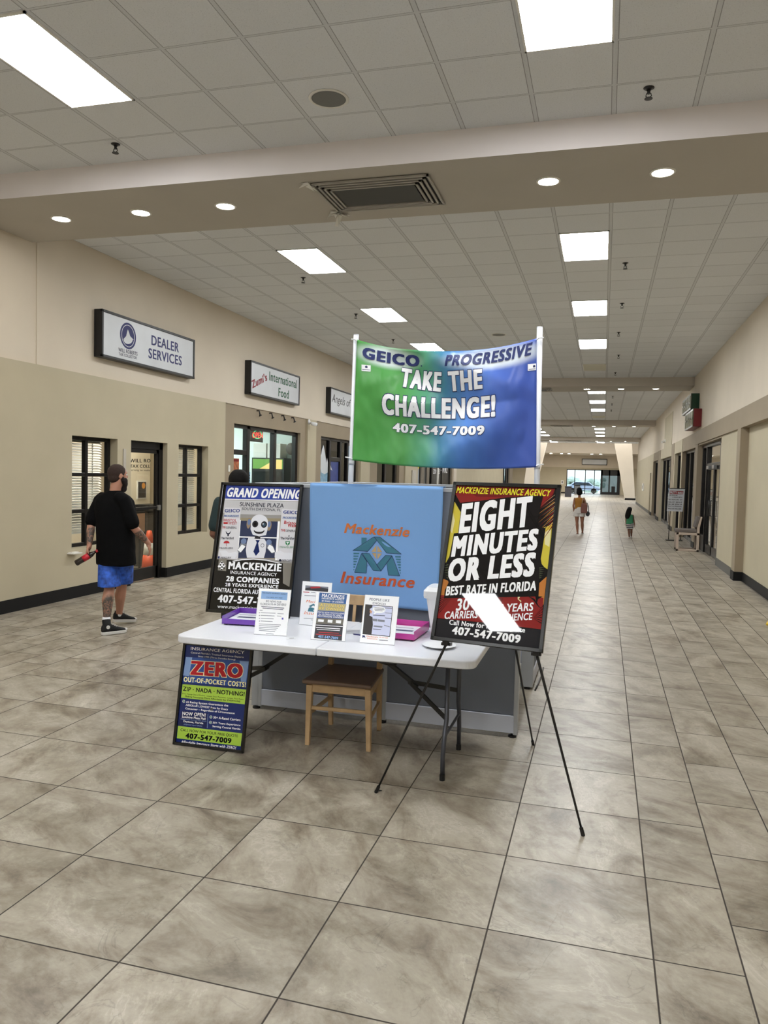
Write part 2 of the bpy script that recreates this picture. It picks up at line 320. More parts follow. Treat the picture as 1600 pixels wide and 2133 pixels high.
ART = {
 'grand': [
  ('P', [(-0.2812, 0.925), (0.3183, 0.9288), (0.3284, 0.0301), (-0.2874, 0.0362)], 'g_grey'),
  ('P', [(-0.2812, 0.925), (0.3183, 0.9288), (0.3179, 0.8323), (-0.2799, 0.8255)], 'g_blue'),
  ('P', [(-0.2799, 0.8255), (0.3179, 0.8323), (0.318, 0.826), (-0.2796, 0.8191)], 'white'),
  ('P', [(-0.2814, 0.8147), (0.3163, 0.8218), (0.3053, 0.7228), (-0.1417, 0.7159), (-0.2807, 0.7212)], 'g_silver'),
  ('P', [(-0.1384, 0.6896), (0.1815, 0.6972), (0.1873, 0.4087), (-0.1297, 0.3967)], 'g_tan'),
  ('P', [(-0.1413, 0.6673), (0.1647, 0.6746), (0.1758, 0.4132), (-0.1269, 0.3969)], 'g_door'),
  ('P', [(-0.1478, 0.6734), (-0.1336, 0.674), (-0.1212, 0.3972), (-0.1353, 0.3964)], 'white'),
  ('P', [(0.1563, 0.6753), (0.1729, 0.676), (0.183, 0.3983), (0.1666, 0.3974)], 'white'),
  ('P', [(-0.1355, 0.554), (0.1669, 0.5608), (0.1667, 0.5525), (-0.1355, 0.5456)], 'white'),
  ('P', [(-0.2683, 0.759), (-0.1445, 0.7609), (-0.1227, 0.3867), (-0.2801, 0.3886)], 'g_pale'),
  ('P', [(0.1765, 0.7647), (0.3116, 0.7645), (0.3145, 0.3953), (0.183, 0.3983)], 'g_pale'),
  ('P', [(-0.2877, 0.3804), (0.3161, 0.3802), (0.3204, 0.0296), (-0.2874, 0.0362)], 'g_black'),
  ('P', [(-0.2702, 0.3787), (-0.2089, 0.3925), (-0.2024, 0.2993), (-0.2684, 0.3006)], 'g_stone'),
  ('P', [(0.2287, 0.383), (0.3132, 0.3826), (0.3078, 0.2133), (0.2451, 0.2395)], 'g_stone'),
  ('P', [(-0.1865, 0.3521), (-0.0885, 0.3845), (0.0002, 0.3955), (0.1008, 0.3928), (0.2247, 0.37), (0.2231, 0.2887), (-0.1752, 0.2647)], 'g_black'),
  ('P', [(-0.1609, 0.3743), (-0.0893, 0.3912), (-0.0005, 0.4006), (0.1002, 0.3979), (0.2043, 0.3801), (0.2048, 0.376), (0.1011, 0.3907), (0.0004, 0.3935), (-0.0884, 0.3834), (-0.1602, 0.3691)], 'white'),
  ('P', [(-0.0689, 0.4987), (-0.101, 0.5284), (-0.1189, 0.491), (-0.1334, 0.4485), (-0.1117, 0.4341), (-0.0776, 0.4774)], 'r_shade'),
  ('P', [(0.0882, 0.5219), (0.1186, 0.5234), (0.1516, 0.4786), (0.1634, 0.4484), (0.1362, 0.4444), (0.0903, 0.4807)], 'r_shade'),
  ('P', [(-0.1027, 0.497), (-0.0726, 0.4829), (-0.1039, 0.4397), (-0.1313, 0.4539)], 'white'),
  ('P', [(0.1094, 0.5074), (0.1388, 0.4934), (0.1594, 0.4585), (0.1359, 0.447), (0.0986, 0.4811)], 'white'),
  ('P', [(-0.0578, 0.5461), (0.0657, 0.5467), (0.0854, 0.5218), (0.0879, 0.4548), (0.0796, 0.408), (-0.0514, 0.4036), (-0.0665, 0.4572), (-0.0652, 0.5145)], 'r_white'),
  ('E', -0.0915, 0.521, 0.0214, 0.0199, 'r_blue'),
  ('E', 0.1048, 0.5227, 0.021, 0.0197, 'r_blue'),
  ('P', [(-0.0065, 0.5641), (0.0357, 0.5635), (0.0354, 0.5427), (-0.0095, 0.5432)], 'r_dark'),
  ('E', -0.0683, 0.653, 0.0158, 0.0396, 'r_tan'),
  ('E', 0.0935, 0.6415, 0.0167, 0.0366, 'r_tan'),
  ('E', -0.0664, 0.6609, 0.0124, 0.0221, 'r_blue'),
  ('E', 0.0923, 0.6518, 0.0122, 0.0219, 'r_blue'),
  ('P', [(-0.0512, 0.6615), (-0.0509, 0.6748), (-0.0467, 0.6874), (-0.039, 0.6986), (-0.0281, 0.7079), (-0.0146, 0.7146), (0.0005, 0.7184), (0.0165, 0.719), (0.0323, 0.7164), (0.0472, 0.7108), (0.0601, 0.7026), (0.0704, 0.6921), (0.0775, 0.68), (0.081, 0.667), (0.0833, 0.6098), (0.0765, 0.5731), (0.0249, 0.5604), (-0.027, 0.571), (-0.0487, 0.6092)], 'r_white'),
  ('E', -0.0168, 0.6483, 0.0236, 0.0242, 'r_dark'),
  ('E', 0.0524, 0.6481, 0.0234, 0.0241, 'r_dark'),
  ('E', -0.0167, 0.6473, 0.0112, 0.0126, 'r_eye'),
  ('E', 0.0526, 0.647, 0.0123, 0.0136, 'r_eye2'),
  ('E', 0.0447, 0.6519, 0.0045, 0.0047, 'white'),
  ('P', [(0.0614, 0.6062), (0.0609, 0.6), (0.058, 0.594), (0.0529, 0.5886), (0.0459, 0.5841), (0.0373, 0.5808), (0.0277, 0.5789), (0.0176, 0.5784), (0.0076, 0.5795), (-0.0017, 0.582), (-0.0098, 0.5858), (-0.0162, 0.5907), (-0.0205, 0.5964), (-0.0225, 0.6025)], 'r_dark'),
  ('P', [(0.0551, 0.6075), (0.0544, 0.6045), (0.0517, 0.6016), (0.0471, 0.5989), (0.0409, 0.5966), (0.0334, 0.5949), (0.0252, 0.5938), (0.0165, 0.5934), (0.0081, 0.5937), (0.0003, 0.5948), (-0.0065, 0.5965), (-0.0117, 0.5988), (-0.0151, 0.6014), (-0.0165, 0.6044)], 'r_white'),
  ('P', [(0.0088, 0.531), (0.0255, 0.5318), (0.0222, 0.5135), (0.0408, 0.4523), (0.0167, 0.4201), (-0.0065, 0.4499), (0.011, 0.513)], 'navy'),
  ('P', [(0.0001, 0.5332), (0.0337, 0.5338), (0.0246, 0.5162), (0.0124, 0.5156)], 'navy'),
  ('E', 0.0583, 0.4972, 0.0144, 0.0145, 'r_shade'),
  ('E', 0.0583, 0.4972, 0.01, 0.0104, 'r_white'),
  ('P', [(-0.2727, 0.4414), (-0.2277, 0.4489), (-0.1966, 0.4296), (-0.1413, 0.4429), (-0.128, 0.428), (-0.1459, 0.3907), (-0.2373, 0.3909)], 'r_white'),
  ('P', [(0.16, 0.4534), (0.1969, 0.4681), (0.2314, 0.4545), (0.2969, 0.4554), (0.2971, 0.4045), (0.1994, 0.3992), (0.1615, 0.4176)], 'r_white'),
  ('T', 'GRAND OPENING', -0.2671, 0.8393, 0.5842, 0.0707, 0.001, 'white', 'hi'),
  ('T', 'SUNSHINE PLAZA', -0.1548, 0.7738, 0.344, 0.0307, 0.002, 'g_ink', 's'),
  ('T', 'SOUTH DAYTONA, FL', -0.1338, 0.7438, 0.3043, 0.0222, 0.003, 'g_ink', 's'),
  ('T', 'GEICO', -0.2695, 0.7243, 0.1206, 0.0245, 0.034, 'logo_blue', 'b'),
  ('T', 'PROGRESSIVE', -0.2708, 0.6897, 0.1205, 0.0159, 0.031, 'logo_blue2', 'bi'),
  ('T', 'GEICO', 0.1913, 0.7324, 0.1157, 0.0239, -0.006, 'logo_blue', 'b'),
  ('T', 'PROGRESSIVE', 0.19, 0.6954, 0.1154, 0.0156, 0.018, 'logo_blue2', 'bi'),
  ('T', 'BRISTOL', -0.2678, 0.6579, 0.1017, 0.0191, 0.015, 'logo_red', 's'),
  ('T', 'WEST', -0.2291, 0.6362, 0.0688, 0.0201, 0.019, 'logo_red', 's'),
  ('P', [(-0.2688, 0.6525), (-0.2343, 0.654), (-0.2326, 0.6408), (-0.2671, 0.6394)], 'logo_red'),
  ('T', 'Bristol', 0.2052, 0.6597, 0.0967, 0.0231, -0.043, 'logo_red', 'b'),
  ('T', 'West', 0.2352, 0.6382, 0.0657, 0.0216, 0.012, 'logo_red', 'b'),
  ('T', 'THE', -0.2725, 0.6057, 0.0259, 0.018, 0.044, 'logo_red', 'b'),
  ('T', 'GENERAL', -0.2435, 0.6049, 0.087, 0.0169, 0.026, 'g_ink', ''),
  ('T', 'THE', 0.1867, 0.604, 0.0341, 0.0175, 0.014, 'logo_red', 'b'),
  ('T', 'GENERAL', 0.2243, 0.6031, 0.082, 0.0165, 0.026, 'g_ink', ''),
  ('T', 'The Hartford', -0.2713, 0.5266, 0.099, 0.0179, 0.037, 'g_ink', 'b'),
  ('T', 'The Hartford', 0.189, 0.5463, 0.117, 0.0195, 0.03, 'g_ink', 'b'),
  ('P', [(-0.2433, 0.5901), (-0.2298, 0.5749), (-0.222, 0.5726), (-0.2126, 0.5757), (-0.1994, 0.5931), (-0.2061, 0.5696), (-0.214, 0.564), (-0.2134, 0.5504), (-0.2237, 0.5499), (-0.2267, 0.5645), (-0.2367, 0.5704)], 'g_ink'),
  ('P', [(0.2442, 0.5834), (0.2519, 0.5735), (0.2604, 0.5857), (0.2555, 0.5701), (0.2539, 0.5648), (0.25, 0.5708)], 'g_ink'),
  ('P', [(-0.2479, 0.4977), (-0.2478, 0.5023), (-0.2463, 0.5066), (-0.2435, 0.5105), (-0.2396, 0.5137), (-0.2347, 0.5161), (-0.2292, 0.5174), (-0.2235, 0.5177), (-0.2177, 0.5169), (-0.2123, 0.515), (-0.2076, 0.5122), (-0.2038, 0.5086), (-0.2013, 0.5045), (-0.2, 0.5001)], 'logo_red'),
  ('P', [(-0.2265, 0.5014), (-0.2231, 0.5016), (-0.2201, 0.4781), (-0.2235, 0.4779)], 'logo_red'),
  ('T', 'TRAVELLERS', -0.2773, 0.4543, 0.1085, 0.0136, 0.041, 'g_ink', ''),
  ('P', [(0.2303, 0.5365), (0.2659, 0.5367), (0.2653, 0.5177), (0.2514, 0.5052), (0.2342, 0.5161)], 'logo_green'),
  ('P', [(0.238, 0.5312), (0.2599, 0.5312), (0.2593, 0.5271), (0.2517, 0.5267), (0.2521, 0.5134), (0.2477, 0.5132), (0.2468, 0.5265), (0.2385, 0.5271)], 'white'),
  ('T', 'TRAVELERS', 0.1894, 0.4857, 0.1146, 0.0133, 0.037, 'logo_green', ''),
  ('E', -0.2722, 0.3943, 0.0069, 0.0094, 'navy'),
  ('T', 'MERCURY', -0.2568, 0.3862, 0.0826, 0.0135, 0.042, 'g_ink', ''),
  ('E', 0.2059, 0.3995, 0.0098, 0.0082, 'g_ink'),
  ('T', 'MERCURY', 0.2193, 0.3926, 0.0816, 0.0142, 0.036, 'g_ink', 'i'),
  ('P', [(-0.246, 0.3696), (-0.2103, 0.3378), (-0.2396, 0.2997), (-0.2722, 0.329)], 'white'),
  ('P', [(-0.2482, 0.3643), (-0.2351, 0.3608), (-0.2395, 0.3512), (-0.2516, 0.3557)], 'g_black'),
  ('P', [(-0.2317, 0.3485), (-0.2187, 0.3451), (-0.2232, 0.3355), (-0.2352, 0.34)], 'g_black'),
  ('P', [(-0.2574, 0.3471), (-0.2443, 0.3436), (-0.2488, 0.334), (-0.2608, 0.3385)], 'g_black'),
  ('P', [(-0.2422, 0.3323), (-0.2292, 0.3289), (-0.2336, 0.3193), (-0.2457, 0.3238)], 'g_black'),
  ('P', [(-0.226, 0.3265), (-0.213, 0.3231), (-0.2174, 0.3135), (-0.2295, 0.318)], 'g_black'),
  ('P', [(-0.2573, 0.3247), (-0.2442, 0.3213), (-0.2487, 0.3117), (-0.2607, 0.3162)], 'g_black'),
  ('P', [(-0.2443, 0.3135), (-0.2313, 0.3101), (-0.2357, 0.3005), (-0.2478, 0.305)], 'g_black'),
  ('T', 'MACKENZIE', -0.1873, 0.3147, 0.4096, 0.0542, 0.013, 'white', 'hO'),
  ('T', 'INSURANCE AGENCY', -0.166, 0.2818, 0.3595, 0.0236, 0.007, 'white', ''),
  ('T', '28 COMPANIES', -0.1929, 0.2265, 0.409, 0.0385, 0.013, 'white', 'h'),
  ('T', '28 YEARS EXPERIENCE', -0.1952, 0.1913, 0.4095, 0.0236, 0.021, 'white', 'b'),
  ('T', 'CENTRAL FLORIDA AUTO', -0.2821, 0.1455, 0.3943, 0.0318, 0.012, 'white', 'b'),
  ('T', '407-547-7009', -0.2412, 0.0743, 0.4671, 0.055, 0.005, 'white', 'h'),
  ('T', 'www.mackenzieinsurance.com', -0.2358, 0.0337, 0.4792, 0.0244, 0.019, 'white', ''),
 ],
 'big': [
  ('P', [(-0.3068, 0.8892), (0.2753, 0.8909), (0.2862, 0.0185), (-0.2946, 0.0155)], 'b_black'),
  ('P', [(-0.3068, 0.8892), (0.2753, 0.8909), (0.2626, 0.8294), (0.2015, 0.7661), (-0.1054, 0.8), (-0.2501, 0.7785), (-0.307, 0.8352)], 'b_red'),
  ('P', [(-0.2764, 0.8847), (0.1627, 0.89), (0.0458, 0.8214), (-0.1604, 0.819)], 'b_red2'),
  ('P', [(-0.3006, 0.7925), (-0.2034, 0.6751), (-0.2176, 0.591), (-0.2519, 0.4651), (-0.293, 0.4211), (-0.2976, 0.3645), (-0.3089, 0.5962), (-0.3033, 0.7019)], 'b_yellow'),
  ('P', [(-0.3088, 0.7388), (-0.2666, 0.672), (-0.2717, 0.5983), (-0.3048, 0.6227)], 'b_cream'),
  ('P', [(-0.2992, 0.3746), (-0.2517, 0.3226), (-0.2604, 0.2415), (-0.2923, 0.1587), (-0.2966, 0.2886)], 'b_orange'),
  ('P', [(0.2788, 0.6793), (0.2853, 0.5318), (0.2842, 0.4346), (0.2514, 0.4515), (0.2284, 0.528), (0.2284, 0.6567)], 'b_yellow'),
  ('P', [(0.2768, 0.6544), (0.278, 0.5558), (0.2526, 0.5689), (0.245, 0.6377)], 'b_cream'),
  ('P', [(0.2813, 0.3959), (0.2841, 0.2438), (0.2509, 0.288), (0.2475, 0.3594)], 'b_orange'),
  ('P', [(-0.3035, 0.2476), (-0.1227, 0.254), (0.2264, 0.2953), (0.2776, 0.281), (0.284, 0.1197), (-0.0142, 0.1234), (-0.294, 0.1189)], 'b_red'),
  ('P', [(-0.1227, 0.254), (0.0663, 0.2615), (0.0313, 0.1521), (-0.109, 0.1572)], 'b_red2'),
  ('P', [(0.277, 0.8299), (0.2773, 0.8178), (0.1886, 0.7503)], 'b_red2'),
  ('P', [(0.2776, 0.8107), (0.278, 0.7986), (0.194, 0.7283)], 'b_orange'),
  ('P', [(0.2782, 0.7915), (0.2786, 0.7795), (0.1995, 0.7064)], 'b_red2'),
  ('P', [(0.2789, 0.7724), (0.2792, 0.7604), (0.2049, 0.6845)], 'b_orange'),
  ('P', [(0.2795, 0.7534), (0.2798, 0.7413), (0.2103, 0.6628)], 'b_red2'),
  ('P', [(0.2801, 0.7343), (0.2804, 0.7223), (0.2156, 0.6411)], 'b_orange'),
  ('P', [(0.2807, 0.7153), (0.281, 0.7034), (0.221, 0.6195)], 'b_red2'),
  ('P', [(0.2813, 0.6964), (0.2816, 0.6845), (0.2263, 0.5979)], 'b_orange'),
  ('P', [(0.2819, 0.6775), (0.2822, 0.6656), (0.2316, 0.5765)], 'b_red2'),
  ('P', [(0.2767, 0.8553), (0.2767, 0.8507), (0.1783, 0.7549)], 'b_black'),
  ('P', [(0.2763, 0.8451), (0.2761, 0.8431), (0.2138, 0.7869)], 'b_cream'),
  ('P', [(0.279, 0.8341), (0.279, 0.8295), (0.1807, 0.7337)], 'b_black'),
  ('P', [(0.2786, 0.8239), (0.2784, 0.8219), (0.2162, 0.7657)], 'b_cream'),
  ('P', [(0.2812, 0.8129), (0.2813, 0.8083), (0.1831, 0.7126)], 'b_black'),
  ('P', [(0.2809, 0.8028), (0.2806, 0.8007), (0.2185, 0.7446)], 'b_cream'),
  ('P', [(0.2835, 0.7918), (0.2835, 0.7872), (0.1855, 0.6916)], 'b_black'),
  ('P', [(0.2831, 0.7817), (0.2829, 0.7796), (0.2209, 0.7235)], 'b_cream'),
  ('P', [(0.2858, 0.7707), (0.2858, 0.7662), (0.188, 0.6706)], 'b_black'),
  ('P', [(0.2854, 0.7606), (0.2851, 0.7586), (0.2232, 0.7025)], 'b_cream'),
  ('P', [(0.288, 0.7497), (0.288, 0.7452), (0.1904, 0.6497)], 'b_black'),
  ('P', [(0.2877, 0.7397), (0.2874, 0.7377), (0.2256, 0.6816)], 'b_cream'),
  ('P', [(0.2903, 0.7288), (0.2903, 0.7243), (0.1928, 0.6288)], 'b_black'),
  ('P', [(0.2899, 0.7188), (0.2896, 0.7168), (0.2279, 0.6607)], 'b_cream'),
  ('P', [(0.2925, 0.7079), (0.2925, 0.7034), (0.1952, 0.608)], 'b_black'),
  ('P', [(0.2921, 0.698), (0.2919, 0.6959), (0.2303, 0.6399)], 'b_cream'),
  ('P', [(-0.303, 0.2276), (-0.3024, 0.2236), (-0.2207, 0.2551)], 'b_black'),
  ('P', [(0.2795, 0.2433), (0.2791, 0.2386), (0.2358, 0.1731)], 'b_black'),
  ('P', [(-0.2989, 0.2149), (-0.2983, 0.211), (-0.2203, 0.2521)], 'b_black'),
  ('P', [(0.2798, 0.2283), (0.2794, 0.2235), (0.2358, 0.1731)], 'b_black'),
  ('P', [(-0.2949, 0.2023), (-0.2943, 0.1984), (-0.2198, 0.2492)], 'b_black'),
  ('P', [(0.28, 0.2132), (0.2796, 0.2085), (0.2358, 0.1731)], 'b_black'),
  ('P', [(-0.2908, 0.1897), (-0.2902, 0.1858), (-0.2194, 0.2462)], 'b_black'),
  ('P', [(0.2803, 0.1982), (0.2799, 0.1935), (0.2358, 0.1731)], 'b_black'),
  ('P', [(-0.2868, 0.1772), (-0.2862, 0.1732), (-0.219, 0.2433)], 'b_black'),
  ('P', [(0.2806, 0.1833), (0.2802, 0.1785), (0.2358, 0.1731)], 'b_black'),
  ('P', [(-0.2827, 0.1646), (-0.2821, 0.1607), (-0.2185, 0.2403)], 'b_black'),
  ('P', [(0.2809, 0.1683), (0.2805, 0.1636), (0.2358, 0.1731)], 'b_black'),
  ('P', [(-0.2787, 0.1521), (-0.2781, 0.1482), (-0.2181, 0.2374)], 'b_black'),
  ('P', [(0.2812, 0.1534), (0.2808, 0.1487), (0.2358, 0.1731)], 'b_black'),
  ('P', [(0.2719, 0.2899), (0.2502, 0.2737), (0.2476, 0.2545), (0.2625, 0.2275), (0.2458, 0.2496), (0.2345, 0.2865)], 'b_black'),
  ('P', [(0.1939, 0.2876), (0.2338, 0.2722), (0.2562, 0.2411), (0.2769, 0.2242), (0.2544, 0.2362), (0.2302, 0.2623)], 'b_black'),
  ('P', [(0.1419, 0.2805), (0.1583, 0.2844), (0.1487, 0.2643), (0.1641, 0.2562), (0.1628, 0.2465), (0.1571, 0.2545), (0.144, 0.2629)], 'b_cream'),
  ('P', [(-0.2441, 0.7734), (-0.1358, 0.7936), (0.0104, 0.8201), (0.2154, 0.8379), (0.2063, 0.7663), (0.1983, 0.6651), (0.2476, 0.6578), (0.2427, 0.529), (0.2398, 0.4701), (0.2666, 0.4429), (0.2584, 0.3892), (0.2428, 0.3591), (0.2509, 0.288), (-0.2641, 0.2312), (-0.2657, 0.2761), (-0.2473, 0.3281), (-0.2912, 0.3396), (-0.3046, 0.41), (-0.2676, 0.464), (-0.2612, 0.5989), (-0.2251, 0.6062)], 'b_black'),
  ('P', [(-0.3009, 0.4103), (-0.2668, 0.423), (-0.2685, 0.4168)], 'b_leaf'),
  ('P', [(0.272, 0.4458), (0.2383, 0.4408), (0.2389, 0.436)], 'b_leaf'),
  ('P', [(-0.2948, 0.3979), (-0.2645, 0.4079), (-0.2662, 0.4016)], 'b_leaf'),
  ('P', [(0.2694, 0.4349), (0.2395, 0.4302), (0.2401, 0.4254)], 'b_leaf'),
  ('P', [(-0.2887, 0.3856), (-0.2622, 0.3928), (-0.2639, 0.3865)], 'b_leaf'),
  ('P', [(0.2668, 0.4241), (0.2407, 0.4197), (0.2413, 0.4149)], 'b_leaf'),
  ('P', [(-0.2826, 0.3734), (-0.26, 0.3777), (-0.2617, 0.3714)], 'b_leaf'),
  ('P', [(0.2643, 0.4133), (0.2419, 0.4091), (0.2425, 0.4043)], 'b_leaf'),
  ('P', [(-0.2765, 0.3611), (-0.2577, 0.3626), (-0.2594, 0.3564)], 'b_leaf'),
  ('P', [(0.2617, 0.4025), (0.2431, 0.3986), (0.2437, 0.3938)], 'b_leaf'),
  ('P', [(-0.2704, 0.3489), (-0.2555, 0.3476), (-0.2572, 0.3414)], 'b_leaf'),
  ('P', [(0.2591, 0.3917), (0.2443, 0.3881), (0.2448, 0.3833)], 'b_leaf'),
  ('T', 'MACKENZIE INSURANCE AGENCY', -0.2826, 0.835, 0.5373, 0.0375, -0.001, 'b_yel', 'bi'),
  ('T', 'EIGHT', -0.2319, 0.598, 0.4208, 0.1767, 0.152, 'white', 'xiO'),
  ('T', 'MINUTES', -0.2568, 0.4622, 0.4899, 0.1201, 0.15, 'white', 'xiO'),
  ('T', 'OR LESS', -0.2517, 0.3226, 0.4863, 0.1312, 0.147, 'white', 'xiO'),
  ('T', 'BEST RATE IN FLORIDA', -0.2569, 0.2458, 0.4964, 0.0521, 0.145, 'white', 'hi'),
  ('T', '30', -0.1861, 0.1682, 0.0799, 0.0665, 0.171, 'white', 'bi'),
  ('T', 'CARRIERS', -0.2428, 0.1182, 0.1887, 0.0413, 0.133, 'white', 'bi'),
  ('T', '30 YEARS', 0.0276, 0.1806, 0.2107, 0.0442, 0.144, 'white', 'bi'),
  ('T', 'EXPERIENCE', 0.0121, 0.13, 0.2273, 0.0373, 0.149, 'white', 'bi'),
  ('P', [(-0.2936, 0.1164), (-0.0136, 0.1187), (0.2822, 0.1149), (0.2862, 0.0185), (-0.2946, 0.0155)], 'b_dark'),
  ('T', 'Call Now for Instant Quote', -0.2137, 0.0869, 0.4159, 0.0318, 0.005, 'white', 'b'),
  ('T', '407-547-7009', -0.1917, 0.0426, 0.3753, 0.0439, -0.019, 'white', 'h'),
 ],
 'zero': [
  ('P', [(-0.2259, 0.6186), (0.2293, 0.6255), (0.2219, 0.0136), (-0.2302, 0.0084)], 'z_navy'),
  ('P', [(-0.2198, 0.5493), (0.2255, 0.5628), (0.2198, 0.4005), (-0.2245, 0.389)], 'z_blue'),
  ('P', [(-0.2198, 0.5493), (-0.1741, 0.5505), (-0.1838, 0.4311), (-0.2252, 0.4312)], 'z_sky'),
  ('P', [(0.1591, 0.557), (0.2218, 0.5587), (0.2166, 0.4302), (0.1815, 0.427)], 'z_sky'),
  ('P', [(-0.223, 0.3768), (0.2235, 0.3852), (0.2216, 0.2943), (-0.2235, 0.2915)], 'z_green'),
  ('P', [(-0.2094, 0.211), (-0.0236, 0.215), (-0.0204, 0.1209), (-0.2239, 0.1166)], 'z_navy2'),
  ('P', [(-0.2238, 0.1155), (0.2239, 0.1178), (0.2212, 0.0392), (-0.2231, 0.0386)], 'z_green'),
  ('T', 'INSURANCE AGENCY', -0.1905, 0.5971, 0.3762, 0.0185, 0.015, 'white', ''),
  ('T', "Central Florida's Trusted Insurance Experts", -0.1876, 0.5726, 0.3722, 0.0138, 0.003, 'white', ''),
  ('T', 'Since 1995 (Three Decades Strong)', -0.1332, 0.554, 0.2621, 0.0122, 0.004, 'white', ''),
  ('T', 'ZERO', -0.1782, 0.4393, 0.3679, 0.0917, 0.028, 'z_red', 'xC'),
  ('T', 'OUT-OF-POCKET COSTS!', -0.2184, 0.3926, 0.4363, 0.032, 0.013, 'z_cream', 'hO'),
  ('T', 'ZIP · NADA · NOTHING!', -0.2158, 0.3354, 0.4306, 0.0273, 0.016, 'ink', 'b'),
  ('T', 'Zero Money Out of Pocket · Lower Your Payments · Lower Your Rates', -0.2194, 0.3117, 0.4295, 0.0106, 0.013, 'ink', ''),
  ('T', 'Making Insurance More Affordable for EVERYONE', -0.1957, 0.2953, 0.3868, 0.0136, 0.012, 'ink', ''),
  ('T', 'AI Rating System Guarantees the', -0.1848, 0.2591, 0.296, 0.0166, 0.022, 'white', 'b'),
  ('T', 'ABSOLUE LOWEST Rate for Every', -0.1847, 0.2401, 0.2963, 0.0165, 0.007, 'white', 'b'),
  ('T', 'Consumer – Regardless of Circumstance', -0.1844, 0.2193, 0.3441, 0.0158, 0.013, 'white', 'b'),
  ('T', 'NOW OPEN!', -0.2019, 0.1852, 0.165, 0.0218, 0.031, 'white', 'b'),
  ('T', 'Sunshine Plaza Mall', -0.2029, 0.1681, 0.1681, 0.0143, 0.022, 'white', 'b'),
  ('T', 'Ridgewood Avenue, US1 South', -0.2091, 0.1549, 0.1801, 0.009, 0.022, 'z_sky', ''),
  ('T', 'Daytona, Florida', -0.189, 0.1393, 0.1408, 0.0149, 0.008, 'white', 'b'),
  ('T', '(Opened April 2025)', -0.1836, 0.1236, 0.1286, 0.0105, 0.014, 'z_sky', ''),
  ('T', '30+ A-Rated Carriers', 0.0166, 0.1862, 0.1871, 0.0148, 0.018, 'white', 'b'),
  ('T', '30+ Years Experience', 0.0163, 0.1518, 0.1911, 0.0156, 0.02, 'white', 'b'),
  ('T', 'Serving Central Florida', 0.0167, 0.1301, 0.1932, 0.0155, 0.012, 'white', 'b'),
  ('P', [(-0.024, 0.2112), (-0.0215, 0.2115), (-0.0172, 0.1227), (-0.0197, 0.1225)], 'z_sky'),
  ('T', 'CALL NOW FOR YOUR FREE QUOTE', -0.2025, 0.0831, 0.4, 0.0194, 0.01, 'ink', ''),
  ('T', '407-547-7009', -0.1635, 0.046, 0.3195, 0.0327, 0.005, 'ink', 'h'),
  ('T', 'Affordable Insurance Starts with ZERO!', -0.1897, 0.013, 0.3822, 0.0171, 0.012, 'white', 'bi'),
  ('E', -0.2014, 0.2708, 0.0095, 0.0091, 'white'),
  ('E', -0.2014, 0.2708, 0.0073, 0.0072, 'z_check'),
  ('P', [(-0.2057, 0.2703), (-0.2018, 0.2669), (-0.1968, 0.2758), (-0.2022, 0.2699)], 'white'),
  ('E', -0.0003, 0.1938, 0.0093, 0.009, 'white'),
  ('E', -0.0003, 0.1938, 0.0072, 0.0071, 'z_check'),
  ('P', [(-0.0045, 0.1934), (-0.0008, 0.19), (0.0042, 0.1988), (-0.0011, 0.193)], 'white'),
  ('E', 0.0005, 0.1605, 0.0093, 0.0089, 'white'),
  ('E', 0.0005, 0.1605, 0.0072, 0.0071, 'z_check'),
  ('P', [(-0.0037, 0.1601), (0.0001, 0.1568), (0.005, 0.1655), (-0.0003, 0.1597)], 'white'),
 ],
 's1': [
  ('P', [(-0.1057, 0.2865), (0.1049, 0.2908), (0.1035, -0.0025), (-0.1039, 0.0032)], 'white'),
  ('P', [(-0.0871, 0.2734), (0.0834, 0.2715), (0.0844, 0.2231), (-0.0855, 0.2247)], 's_blue'),
  ('T', 'MACKENZIE INSURANCE AGENCY', -0.079, 0.2585, 0.1565, 0.0085, -0.008, 'navy', 'b'),
  ('T', 'Call (407) 547-7009', -0.0506, 0.2313, 0.1031, 0.0085, -0.008, 'navy', 'b'),
  ('T', 'BIG NEWS FOR', -0.0505, 0.2046, 0.0999, 0.0132, -0.009, 's_ink', ''),
  ('T', 'FLORIDA FR-44 DRIVERS!', -0.0844, 0.1847, 0.1667, 0.0145, 0.016, 's_ink', ''),
  ('P', [(-0.0774, 0.1784), (0.0712, 0.1754), (0.0717, 0.1712), (-0.0769, 0.1742)], 's_ink'),
  ('P', [(-0.0681, 0.1686), (0.066, 0.1661), (0.0665, 0.1619), (-0.0676, 0.1644)], 's_ink'),
  ('P', [(-0.0851, 0.1539), (-0.0663, 0.1537), (-0.0658, 0.1501), (-0.0846, 0.1503)], 's_grey'),
  ('P', [(-0.077, 0.1392), (0.0193, 0.1408), (0.0197, 0.1372), (-0.0766, 0.1356)], 's_grey'),
  ('P', [(-0.0749, 0.1219), (0.0152, 0.1232), (0.0156, 0.1196), (-0.0745, 0.1183)], 's_grey'),
  ('P', [(-0.0728, 0.1046), (0.011, 0.1056), (0.0114, 0.102), (-0.0724, 0.101)], 's_grey'),
  ('P', [(-0.0707, 0.0873), (0.0069, 0.088), (0.0073, 0.0845), (-0.0703, 0.0838)], 's_grey'),
  ('P', [(0.0319, 0.1391), (0.0722, 0.1389), (0.0725, 0.1359), (0.0323, 0.1361)], 's_grey'),
  ('P', [(0.0306, 0.124), (0.0585, 0.1237), (0.0588, 0.1208), (0.0309, 0.121)], 's_grey'),
  ('P', [(-0.079, 0.0689), (0.0615, 0.0697), (0.062, 0.0661), (-0.0786, 0.0654)], 's_grey'),
  ('P', [(-0.0778, 0.0588), (0.0535, 0.0591), (0.0539, 0.0556), (-0.0774, 0.0553)], 's_grey'),
